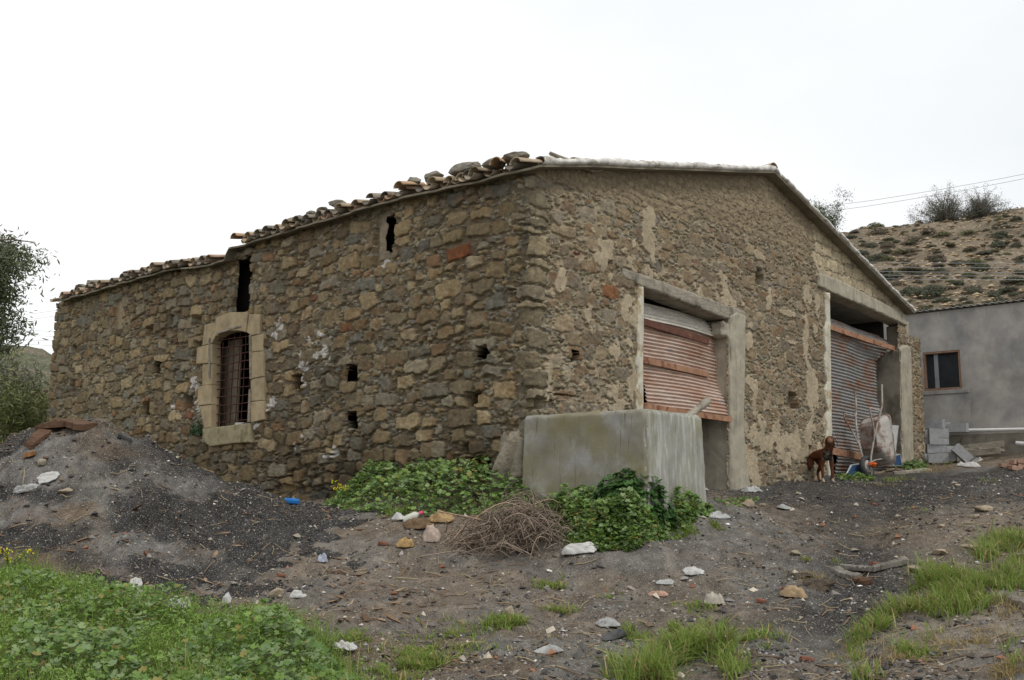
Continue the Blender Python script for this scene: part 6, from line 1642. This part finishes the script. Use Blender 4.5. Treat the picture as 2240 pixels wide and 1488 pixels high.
litter('rubber_strip', 1345, 1396, .22, .05, M['char'], 'dark ribbed rubber strip lying between the two pale slates', 'rubber strip', 10, .02, .3, .04, .15)
litter('plastic_scrap', 756, 1430, .125, .055, W_, 'white torn plastic scrap at the right edge of the foreground weeds', 'scrap', 11, .04, .4, .02, -.5, dz=.04)
litter('white_sheet', 104, 1056, .15, .10, W_, 'bright white sheet lying high on the face of the ash heap', 'sheet', 12, .02, .55, .0, .5, (.25, 0), dz=.06)
litter('grey_rag', 56, 1074, .16, .05, M['grey_sheet'], 'grey rag stretched out left of the bright white sheet on the heap', 'rag', 13, .05, .3, .03, .5)
litter('white_card', 297, 1298, .06, .09, W_, 'small white card standing in the weeds at the foot of the heap', 'card', 14, .02, .2, .0, .3, (.9, 0), .06)
litter('plastic_bag', 390, 1336, .14, .08, W_, 'greyish white bag spread on the ground at the foot of the ash heap', 'plastic bag', 15, .05, .35, .03, .1, dz=.05)
litter('plastic_bag', 496, 1328, .05, .06, W_, 'small white plastic bag half hidden in grass below the ash heap', 'plastic bag', 16, .05, .35, .03, dz=.05)
litter('plastic_sheet', 945, 1178, .12, .12, mat('pinkish_plastic', (.45, .36, .30), rough=.5, var=.3, scale=9, bump=.3), 'pinkish clear plastic sheet left of the dry twig pile', 'plastic sheet', 17, .07, .3, .10)
litter('plastic_sheet', 652, 1306, .10, .05, W_, 'muddy white plastic piece on the dirt left of the track', 'plastic piece', 18, .04, .4, .02)
litter('polystyrene_piece', 872, 1141, .09, .06, W_, 'flat white foam piece beside the plastic bottle', 'foam piece', 19, .03, .25, .05, dz=.03)
litter('paper_scrap', 1455, 1277, .10, .04, M['grey_sheet'], 'thin grey paper scrap on the track left of the white plastic bag', 'scrap', 26, .02, .35, .01)
litter('flat_stone', 1440, 1302, .11, .045, M['pale_brick'], 'pinkish flat tile shard lying below the grey paper scrap', 'tile shard', 27, .015, .3, .02)
litter('torn_cloth', 1560, 1322, .13, .08, mat('dirty_cloth', (.34, .31, .26), var=.35, scale=12, bump=.4), 'dirty pale cloth at the top of the foreground grass tuft', 'cloth', 28, .06, .4, .04)
litter('bark_piece', 1735, 1306, .14, .06, mat('tan_bark', (.34, .25, .15), var=.35, scale=12, bump=.5), 'curled tan bark piece lying beside the red brick', 'bark', 29, .06, .3, .05, -.3)
litter('plastic_wrap', 705, 1230, .06, .05, mat('bluish_plastic', (.36, .39, .46), rough=.4, var=.3, scale=12, bump=.2), 'small bluish plastic wrapper on the dark ash', 'wrapper', 30, .05, .3, .04)
litter('dung_mat', 915, 1152, .22, .12, mat('dark_matted_straw', (.15, .10, .06), var=.5, scale=16, bump=.8), 'dark brown matted straw clump in front of the plastic bottle', 'straw clump', 31, .06, .35, .05)
litter('straw_clump', 965, 1140, .20, .10, mat('tan_matted_straw', (.36, .25, .13), var=.45, scale=16, bump=.8), 'tan matted straw clump between the bottle and the twig pile', 'straw clump', 34, .06, .35, .05)
litter('straw_clump', 885, 1196, .12, .07, mat('yellow_matted_straw', (.36, .24, .11), var=.45, scale=18, bump=.8), 'yellowish rotten straw lump beside the brick fragment', 'straw clump', 35, .05, .35, .04)
p = gpt(1115, 1352); place('pale_stone', rock_mesh('pale_stone', (.05, .045, .065), M['pale_rock'], 801, .3), p + ZZ * .04, 'knobbly tan stone standing in the grass of the middle foreground', 'stone')
for k, (px, py, a_, b_, c_, lab) in enumerate([(2152, 1118, .15, .10, .07, 'big pale tan rock beside the right wheel rut'), (2060, 1152, .07, .06, .035, 'pale flat rock left of the big tan rock on the track'), (2055, 1210, .16, .09, .04, 'long pale slab of rock at the edge of the right hand grass'), (2120, 1198, .15, .08, .03, 'greyish flat rock above the right hand grass'), (2135, 1132, .05, .05, .035, 'small tan rock just left below the big tan rock'), (1740, 1213, .08, .06, .04, 'pale grey stone on the dark track left of the small grass tuft'), (2000, 1245, .14, .09, .03, 'pale rock slab behind the rotten planks at the right'), (1975, 1228, .08, .06, .05, 'white grey rock beside the end of the rotten planks'), (90, 1017, .08, .06, .06, 'pale grey stone high on the left of the ash heap'), (145, 1078, .11, .07, .05, 'brown flat stone under the bright white sheet on the heap'), (605, 1302, .10, .07, .06, 'pale stone on the dirt at the foot of the ash heap'), (328, 1293, .075, .05, .05, 'tan stone in the wood chips above the white card'), (1590, 1104, .06, .04, .03, 'small pale stone by the right bottom corner of the tank'), (1668, 1108, .06, .05, .04, 'small tan rubble stone right of the lumpy bag on the track'), (2095, 1063, .07, .05, .04, 'tan stone on the black ash bank at the upper right'), (1745, 1080, .12, .04, .03, 'flat long grey stone on the track in front of the dog'), (1822, 1049, .10, .05, .04, 'pale flat stone lying behind the front paws of the dog')]):
    p = tpt(px, py); place('rock', rock_mesh('rock', (a_ * .85, b_ * .85, c_ * .8), M['pale_rock'] if k not in (5, 6, 7, 8, 15, 16) else M['rock'], 820 + k, .45), p + ZZ * c_ * .35, lab, 'stone', None, (0, 0, k * .7))
bm = bmesh.new(); add_box(bm, (0, 0, 0), AXW, (.10, .045, .03), .008, .006); BRK = bm_mesh('red_brick', bm, M['brick'])
for px, py, yw, lab in [(1722, 1294, .1, 'dark red broken brick lying left of the curled tan bark'), (1665, 1318, .5, 'small red brick fragment left of the dark red broken brick'), (1915, 1237, .4, 'red brick fragment at the back of the rotten planks'), (1912, 1105, .3, 'dark red brick piece on the track in front of the wheelbarrow'), (838, 1192, .2, 'pinkish brick fragment with holes on the slope left of the twig pile'), (1765, 1446, .1, 'orange red brick fragment in the right foreground soil'), (615, 1262, .6, 'small red brick fragment on the ash left of the track'), (420, 1330, .4, 'brown brick fragment beside the greyish white bag')]:
    p = tpt(px, py); o = place('brick_fragment', BRK, p + ZZ * .015, lab, 'brick', 'broken bricks on the yard', (random.uniform(-.15, .15), .1, yw)); o.scale = (random.uniform(.4, .7),) * 3
# plastic bottle
def build_bottle():
    p = gpt(905, 1142); root = thing('plastic_bottle', p, 'dirty white plastic bottle with a pink cap on the straw', 'bottle')
    d = Vector((.86, -.1, .42)).normalized(); c = Vector(p) + Vector((-.03, 0, .05))
    K = 14
    def lathe(name, prof, m):
        q = d.to_track_quat('Z', 'Y').to_matrix(); A = np.arange(K) / K * 2 * np.pi
        V = np.array([np.array(c + q @ Vector((math.cos(a) * r, math.sin(a) * r, h))) for h, r in prof for a in A]); n = len(prof)
        i = np.arange(n - 1)[:, None] * K; j = np.arange(K)[None]; j2 = (j + 1) % K
        link(name, np_mesh(name, V, np.stack([i + j, i + j2, i + K + j2, i + K + j], -1).reshape(-1, 4), m, smooth=True), root)
    lathe('bottle_body', [(-.10, .001), (-.10, .042), (-.08, .047), (.04, .047), (.07, .04), (.09, .018), (.11, .016)], M['bottle'])
    lathe('cap', [(.105, .020), (.145, .019), (.146, .001)], M['pink'])
build_bottle()
p = tpt(638, 1102); place('blue_crate_piece', (lambda bm: (add_box(bm, (0, 0, 0), AXW, (.09, .06, .03), .012, .006), bm_mesh('blue_crate_piece', bm, M['blue_bright']))[1])(bmesh.new()), np.array(p) + ZZ * .03, 'bright blue plastic piece behind the ash heap at the wall foot', 'plastic piece', None, (.1, .05, .2))
# rotten bark sheets on the crest of the heap
def slab_between(name, pts, wd, th, m, lab, cat, dz=.05, seed=0):
    r_ = np.random.default_rng(seed); P_ = [tpt(*p) for p in pts]; P_ = [p + ZZ * dz for p in P_]; c = curve_pts(P_, 26); n = len(c); t = np.gradient(c, axis=0); t /= np.linalg.norm(t, axis=1)[:, None]; b = np.cross(t, ZZ); b /= np.linalg.norm(b, axis=1)[:, None]
    wv = wd * (.8 + .4 * r_.random(n)); wv[0] *= .4; wv[-1] *= .4
    rows = [c + b * wv[:, None] + ZZ * (th * .3 + .02 * r_.random((n, 1))), c - b * wv[:, None] + ZZ * (th + .015 * r_.random((n, 1))), c - b * wv[:, None] - ZZ * th * .2, c + b * wv[:, None] - ZZ * th]
    V = np.stack(rows, 1).reshape(-1, 3); F = []
    for i in range(n - 1):
        for j in range(4): F.append([i * 4 + j, i * 4 + (j + 1) % 4, i * 4 + 4 + (j + 1) % 4, i * 4 + 4 + j])
    F += [[3, 2, 1, 0], [(n - 1) * 4 + k for k in range(4)]]
    tag(link(name, np_mesh(name, V, np.array(F), m)), lab, cat)
slab_between('bark_sheet', [(88, 948), (120, 938), (150, 934), (192, 944)], .13, .045, M['bark'], 'long curved sheet of rotten brown bark capping the top of the ash heap', 'bark', .05, 1)
slab_between('bark_sheet', [(60, 985), (78, 968), (98, 952)], .07, .03, M['bark'], 'narrow strip of brown bark running down the left of the heap top', 'bark', .04, 2)
slab_between('bark_sheet', [(52, 1003), (66, 1000), (78, 996)], .035, .025, mat('orange_bark', (.25, .13, .06), var=.4, scale=9, bump=.7), 'short orange brown wood piece below the bark on the heap', 'wood piece', .03, 3)
slab_between('charred_board', [(258, 958), (272, 964), (288, 972)], .05, .02, M['char'], 'charred black board lying right of the heap top', 'board', .03, 4)
slab_between('rotten_plank', [(1826, 1250), (1850, 1262), (1880, 1268)], .05, .025, M['plank'], 'front grey rotten plank of the broken planks on the right track', 'plank', .02, 5)
slab_between('rotten_plank', [(1838, 1245), (1872, 1250), (1912, 1252)], .045, .02, M['plank'], 'middle grey rotten plank of the broken planks on the right track', 'plank', .03, 6)
slab_between('rotten_plank', [(1908, 1252), (1945, 1243), (1985, 1234)], .04, .025, M['plank'], 'grey plank slanting up to the right behind the rotten planks', 'plank', .03, 7)
slab_between('rotten_plank', [(1875, 1272), (1890, 1276), (1900, 1280)], .05, .02, M['bark'], 'short brown splintered end piece below the rotten planks', 'plank', .02, 8)
slab_between('timber_sill', [(1955, 1038), (2000, 1034), (2030, 1030)], .05, .03, M['wood'], 'thin grey board half buried along the weeds below the grey shed', 'board', .02, 9)
slab_between('grey_pole', [(2210, 1318), (2240, 1330), (2290, 1345)], .03, .03, M['plank'], 'dark pole end poking in from the right edge at the grass', 'pole', .03, 10)
# clods with cut faces beside the track, holding tufts
for k, (px, py, a_, lab) in enumerate([(1790, 1285, .20, 'dark clod of turf and soil on the track above the red brick'), (1752, 1262, .12, 'smaller dark turf clod behind the larger clod on the track'), (1155, 1205, .12, 'mossy grey lump under the dry twig pile')]):
    p = tpt(px, py); place('turf_clod', rock_mesh('turf_clod', (a_, a_ * .7, a_ * .42), mat('clod', (.075, .06, .045), var=.5, scale=14, bump=1.0, bscale=30, fine=.3), 860 + k, .2, 3, .25), p + ZZ * .0, lab, 'clod')

# ---------------------------------------------------------------- trees and shrubs
def skeleton(base, h, n_limb, seed, spread=.5, lean=(0, 0), up=.6, lo=3):
    r_ = np.random.default_rng(seed); ps, rs, tips = [], [], []
    top = np.array(base) + np.array([lean[0], lean[1], h * .75]); tr = curve_pts([base, np.array(base) * .6 + top * .4 + r_.normal(0, .04, 3) * h, top], 12)
    ps.append(tr); rs.append(np.linspace(.020, .006, len(tr)) * h)
    for k in range(n_limb):
        i = r_.integers(lo, len(tr)); a = r_.uniform(0, 6.28); l = h * spread * r_.uniform(.5, 1.1); e = tr[i] + np.array([math.cos(a) * l, math.sin(a) * l, l * up * r_.uniform(.3, 1.4)])
        m_ = (tr[i] + e) / 2 + np.array([0, 0, l * .12]) + r_.normal(0, .05, 3) * l; c = curve_pts([tr[i], m_, e], 8); ps.append(c); rs.append(np.linspace(.007, .002, len(c)) * h)
        tips.append(e); tips.append(c[5])
        for j in range(3):
            s = c[r_.integers(3, len(c))]; e2 = s + r_.normal(0, .35, 3) * l + np.array([0, 0, l * .1]); c2 = curve_pts([s, (s + e2) / 2 + r_.normal(0, .04, 3) * l, e2], 5); ps.append(c2); rs.append(np.linspace(.005, .0015, len(c2)) * h); tips.append(e2)
    return ps, rs, np.array(tips)
def tree(name, base, h, label, seed, n_leaf, leaf, tint, n_limb=14, spread=.5, clump=.10, kind='long', droop=0.0, group=None, cat='tree', up=.6, lean=(0, 0), twigs=0, lo=3):
    root = thing(name, base, label, cat, group); ps, rs, tips = skeleton(base, h, n_limb, seed, spread, lean, up, lo); r_ = np.random.default_rng(seed + 1)
    for k in range(twigs):
        t0 = tips[r_.integers(len(tips))]; e = t0 + r_.normal(0, .07, 3) * h + np.array([0, 0, .05 * h]); ps.append(np.array([t0, (t0 + e) / 2 + r_.normal(0, .01, 3) * h, e])); rs.append(np.array([.002, .0015, .0008]) * h)
    link('trunk', tube_mesh('trunk', ps, rs, M['trunk'], 5), root)
    k = r_.integers(0, len(tips), n_leaf); off = r_.normal(0, 1, (n_leaf, 3)) * clump * h * np.array([1, 1, .8]); off[:, 2] -= np.abs(off[:, 2]) * droop + droop * clump * h * r_.random(n_leaf)
    pos = tips[k] + off
    tone = .7 + .6 * r_.random(len(tips)); c = np.array(tint) * tone[k][:, None] * r_.uniform(.7, 1.3, (n_leaf, 1))
    nr_ = r_.normal(0, 1, (n_leaf, 3)) + np.array([0, -.2, .35])
    leaf_cloud('crown', pos, nr_, r_.uniform(leaf[0], leaf[1], n_leaf), c, M['leaf'], kind, seed + 2, root)
    return root
# eucalyptus at the left edge
b = at(-100, 980, 30.0); b[2] = float(g_base(b[0], b[1])) - .3
tree('eucalyptus_tree', b, 7.3, 'tall drooping eucalyptus tree cut by the left edge of the photo', 901, 28000, (.12, .26), (.090, .110, .052), 28, .165, .046, 'long', 1.9, up=.9, lo=5)
for k, (px, py, h, nl, ll, tint, lab, ld, kd) in enumerate([(70, 905, 2.2, 2600, (.08, .2), (.15, .17, .06), 'yellow green leafy shrub standing right below the eucalyptus', .0, 'long'), (20, 930, 2.6, 2600, (.08, .18), (.12, .125, .075), 'dusty grey green shrub at the left edge under the eucalyptus', 0, 'long'), (62, 945, 1.4, 1700, (.06, .14), (.20, .14, .075), 'brownish dry shrub behind the ash heap next to the barn end', 0, 'oval'), (8, 965, 1.1, 1200, (.06, .14), (.19, .15, .08), 'low brown shrub at the left edge behind the heap', 0, 'oval'), (98, 900, 1.7, 1500, (.08, .18), (.085, .10, .04), 'olive shrub touching the far left end of the barn', 0, 'long'), (-70, 950, 2.6, 1500, (.08, .18), (.08, .085, .05), 'grey green shrub mostly outside the left edge', 0, 'long')]):
    Y = 23.5 + k * .7; b = at(px, py + 45, Y); b[2] = float(g_base(b[0], b[1])) - .1
    tree('wild_shrub', b, h * .62, lab, 910 + k * 3, nl, ll, tint, 12, .55, .13, kd, .1, 'wild shrubs left of the barn', 'shrub', .9)
# trees on the skyline of the hill
def hill_z(x, y):
    d = (HILL[..., 0] - x) ** 2 + (HILL[..., 1] - y) ** 2; i = np.unravel_index(np.argmin(d), d.shape); return float(HILL[i][2])
def hill_pt(px, py):
    r = ray(px, py); r = r / r[1]; ys = np.linspace(44, 96, 160)
    prev = None
    for Y in ys:
        if hill_z(r[0] * Y, Y) > r[2] * Y: return np.array([r[0] * Y, Y, hill_z(r[0] * Y, Y)])
    Y = 92.0; return np.array([r[0] * Y, Y, hill_z(r[0] * Y, Y)])
def crest(px, Y=91.0):
    x = at(px, 470, Y)[0]; return np.array([x, Y, hill_z(x, Y) - .3])
def skyline_bush(c, rx, rz_, n, seed, lab):
    r_ = np.random.default_rng(seed); root = thing('hill_tree', c, lab, 'tree', 'trees on the hill skyline'); ps, rs, pos = [], [], []
    for k in range(150):
        a = r_.uniform(0, 6.28); el = r_.uniform(.15, 1.0); d = np.array([math.cos(a) * (1.05 - el * .75), math.sin(a) * (1.05 - el * .75) * .8, el]); l = r_.uniform(.55, 1.05)
        e = np.array(c) + d * l * np.array([rx, rx, rz_]); m_ = np.array(c) + d * l * .5 * np.array([rx * .8, rx * .8, rz_]) + r_.normal(0, .12, 3); t_ = curve_pts([np.array(c) + np.array([d[0], d[1], 0]) * rx * .15, m_, e], 7); ps.append(t_); rs.append(np.linspace(.035, .008, len(t_)))
        q = r_.integers(2, len(t_), n // 150); pos.append(t_[q] + r_.normal(0, .17, (len(q), 3)))
    link('stem', tube_mesh('stem', ps, rs, M['trunk'], 4), root); pos = np.concatenate(pos); m = len(pos)
    leaf_cloud('crown', pos, r_.normal(0, 1, (m, 3)) + np.array([0, -.3, .3]), r_.uniform(.09, .22, m), np.array([.135, .135, .105]) * r_.uniform(.6, 1.4, (m, 1)), M['leaf'], 'long', seed + 1, root)
skyline_bush(crest(2068), 3.7, 3.9, 13000, 940, 'thin grey bushy tree on the hill skyline, the taller left one of the pair')
skyline_bush(crest(2146), 3.6, 3.1, 12000, 950, 'thin grey bushy tree on the hill skyline, the lower right one of the pair')
tree('bare_hill_tree', crest(2008), 1.5, 'low grey bush at the left foot of the skyline trees', 955, 500, (.08, .18), (.085, .085, .065), 9, .8, .12, 'long', 0, 'trees on the hill skyline', 'bush', up=.8, twigs=60)
tree('hill_tree', crest(1806), 3.2, 'small green tree on the hill skyline just above the barn roof edge', 960, 5500, (.12, .28), (.10, .12, .055), 14, .42, .11, 'long', 0, 'trees on the hill skyline', up=.8, twigs=60)
tree('hill_tree', crest(1768), 2.9, 'small green tree on the skyline half hidden by the barn roof', 965, 3600, (.12, .28), (.10, .12, .06), 12, .45, .11, 'long', 0, 'trees on the hill skyline', up=.8, twigs=40)
# scrub bushes on the hillside: three kinds, copied
def scrub_mesh(name, seed, n, tint, leaf):
    r_ = np.random.default_rng(seed); d = r_.normal(size=(n, 3)); d /= np.linalg.norm(d, axis=1)[:, None]; d[:, 2] = np.abs(d[:, 2]) * .75
    lum = .55 + .9 * fbm(d[:, 0] * 2.2 + seed, d[:, 1] * 2.2 + d[:, 2] * 2, seed); pos = d * (lum * (1 - r_.random(n) ** 2 * .5))[:, None] * np.array([.8, .8, .8])
    nr_ = d + r_.normal(0, .5, (n, 3)); nr_ /= np.linalg.norm(nr_, axis=1)[:, None]
    T = np.array([[-.5, 0, 0], [0, .28, .08], [.5, 0, -.05], [0, -.28, .08]]); F = np.array([[0, 3, 2, 1]])
    rv = r_.normal(size=(n, 3)); t = rv - nr_ * (rv * nr_).sum(1)[:, None]; t /= np.linalg.norm(t, axis=1)[:, None]; b = np.cross(nr_, t); s = r_.uniform(leaf[0], leaf[1], n)
    V = pos[:, None] + s[:, None, None] * (T[None, :, 0:1] * t[:, None] + T[None, :, 1:2] * b[:, None] + T[None, :, 2:3] * nr_[:, None])
    c = np.array(tint) * r_.uniform(.65, 1.35, (n, 1)); return np_mesh(name, V.reshape(-1, 3), (F[None] + (np.arange(n) * 4)[:, None, None]).reshape(-1, 4), M['leaf'], np.repeat(c, 4, 0))
SCK = [('dark_scrub', [scrub_mesh('dark_scrub', 970 + k, 620, (.088, .094, .058), (.10, .24)) for k in range(3)], 'dark green scrub bush on the stony hillside'),
       ('dry_scrub', [scrub_mesh('dry_scrub', 980 + k, 520, (.17, .14, .10), (.10, .24)) for k in range(2)], 'grey brown dry scrub bush on the stony hillside'),
       ('olive_scrub', [scrub_mesh('olive_scrub', 990 + k, 560, (.13, .135, .062), (.10, .24)) for k in range(2)], 'light olive scrub bush on the stony hillside')]
r_ = np.random.default_rng(1001); cnt = 0
SHP = [(2060, 660, 1.5), (2170, 650, 1.5), (1985, 640, 1.3), (1950, 610, 2.1), (1925, 570, 1.6), (2050, 575, 1.5), (2150, 560, 1.1), (2095, 625, 1.7), (2180, 520, 1.3), (1960, 530, 1.2), (1990, 535, 1.2), (1890, 540, 1.1), (1920, 505, 1.2), (1960, 498, 1.3), (2130, 480, 1.5), (2200, 475, 1.2), (2010, 645, 1.5), (2040, 640, 1.5), (2230, 600, 1.2), (1905, 575, 1.4)]
while cnt < 290:
    if cnt < len(SHP): px, py, s = SHP[cnt]; s *= .5
    else: px, py, s = r_.uniform(1800, 2245), r_.uniform(472, 690), r_.choice([.28, .4, .5, .65, .8, 1.0], p=[.28, .26, .2, .14, .08, .04])
    p = hill_pt(px, py)
    if p[2] < at(px, py, p[1])[2] - 1.5: continue
    kd = 0 if cnt < len(SHP) else r_.choice(3, p=[.45, .35, .2]); nm, ms, lab = SCK[kd]
    o = bpy.data.objects.new(nm, ms[r_.integers(len(ms))]); COL.objects.link(o); o.location = Vector(p - ZZ * .12); o.rotation_euler = (0, 0, r_.uniform(0, 6.28)); o.scale = (s * r_.uniform(.85, 1.3), s * r_.uniform(.85, 1.2), s * r_.uniform(.6, .95))
    tag(o, lab, 'bush', 'scrub bushes on the hillside'); cnt += 1
# loose stones on the hillside
r_ = np.random.default_rng(1010); n = 12000; i = r_.integers(4, 80, n); j = r_.integers(90, 259, n); P_ = HILL[i, j] + r_.normal(0, .25, (n, 3)) * (1, 1, .1)
T = np.array([[1, 0, 0], [-1, 0, 0], [0, 1, 0], [0, -1, 0], [0, 0, 1], [0, 0, -1]]) * 1.0; F = np.array([[0, 2, 4], [2, 1, 4], [1, 3, 4], [3, 0, 4], [2, 0, 5], [1, 2, 5], [3, 1, 5], [0, 3, 5]])
V = P_[:, None] + T[None] * (1 + r_.uniform(-.4, .4, (n, 6, 3))) * (.04 + .2 * r_.random(n) ** 3)[:, None, None] * np.array([1.2, 1, .6])
me = np_mesh('hillside_rubble', V.reshape(-1, 3), (F[None] + (np.arange(n) * 6)[:, None, None]).reshape(-1, 3), M['scatter'], np.repeat(np.array([(.34, .26, .165), (.28, .21, .13), (.42, .33, .22), (.20, .16, .11)])[r_.integers(0, 4, n)], 6, 0)); tag(link('hillside_rubble', me), kind='stuff')
# far trees along the distant hill foot at the left
for k, (px, Y, h) in enumerate([(-30, 60, 5.0), (35, 66, 4.2), (95, 62, 3.6)]):
    b = at(px, 930, Y); b[2] = 2.0
    tree('distant_tree', b, h, ['distant olive green tree at the left edge behind the shrubs', 'distant olive green tree between the left edge and the barn', 'distant olive green tree nearest the barn end'][k], 1020 + 5 * k, 1500, (.2, .45), (.085, .09, .05), 12, .5, .12, 'oval', 0, 'distant trees left of the barn')

# ---------------------------------------------------------------- overhead wires
def wire(pts, lab, r, Y0, Y1=None):
    Y1 = Y1 or Y0; P_ = []
    for (px, py), q in zip(pts, np.linspace(0, 1, len(pts))): P_.append(at(px, py, Y0 + (Y1 - Y0) * q))
    tag(link('power_line', tube_mesh('power_line', [curve_pts(P_, 24)], [r], M['wire'], 5)), lab, 'cable', 'overhead cables')
for k, y in enumerate((573, 583, 593, 601, 609)):
    wire([(1500, y - 12), (1880, y), (2240, y + 3), (2600, y - 4)], ['top', 'second', 'third', 'fourth', 'lowest'][k] + ' of the five level cables crossing in front of the hill', .010, 40)
for k, y in enumerate((726, 737, 747, 757)):
    wire([(-400, y - 22), (0, y - 6), (90, y - 2), (330, y + 10)], ['top', 'second', 'third', 'lowest'][k] + ' of the four level cables between the eucalyptus and the barn', .007, 45)
for k, (y0, y1) in enumerate(((700, 668), (712, 680))):
    wire([(-300, y0 + 30), (40, y0 - 10), (118, y0 - 20), (420, y1 - 30)], ['upper', 'lower'][k] + ' of the two slanting cables left of the barn roof end', .007, 45)
for k, dy in enumerate((0, 10)):
    wire([(1800, 452 + dy * 1.2), (1950, 432 + dy * 1.1), (2240, 381 + dy), (2600, 300 + dy)], ['upper', 'lower'][k] + ' of the two slanting cables in the sky above the hill trees', .016, 70)
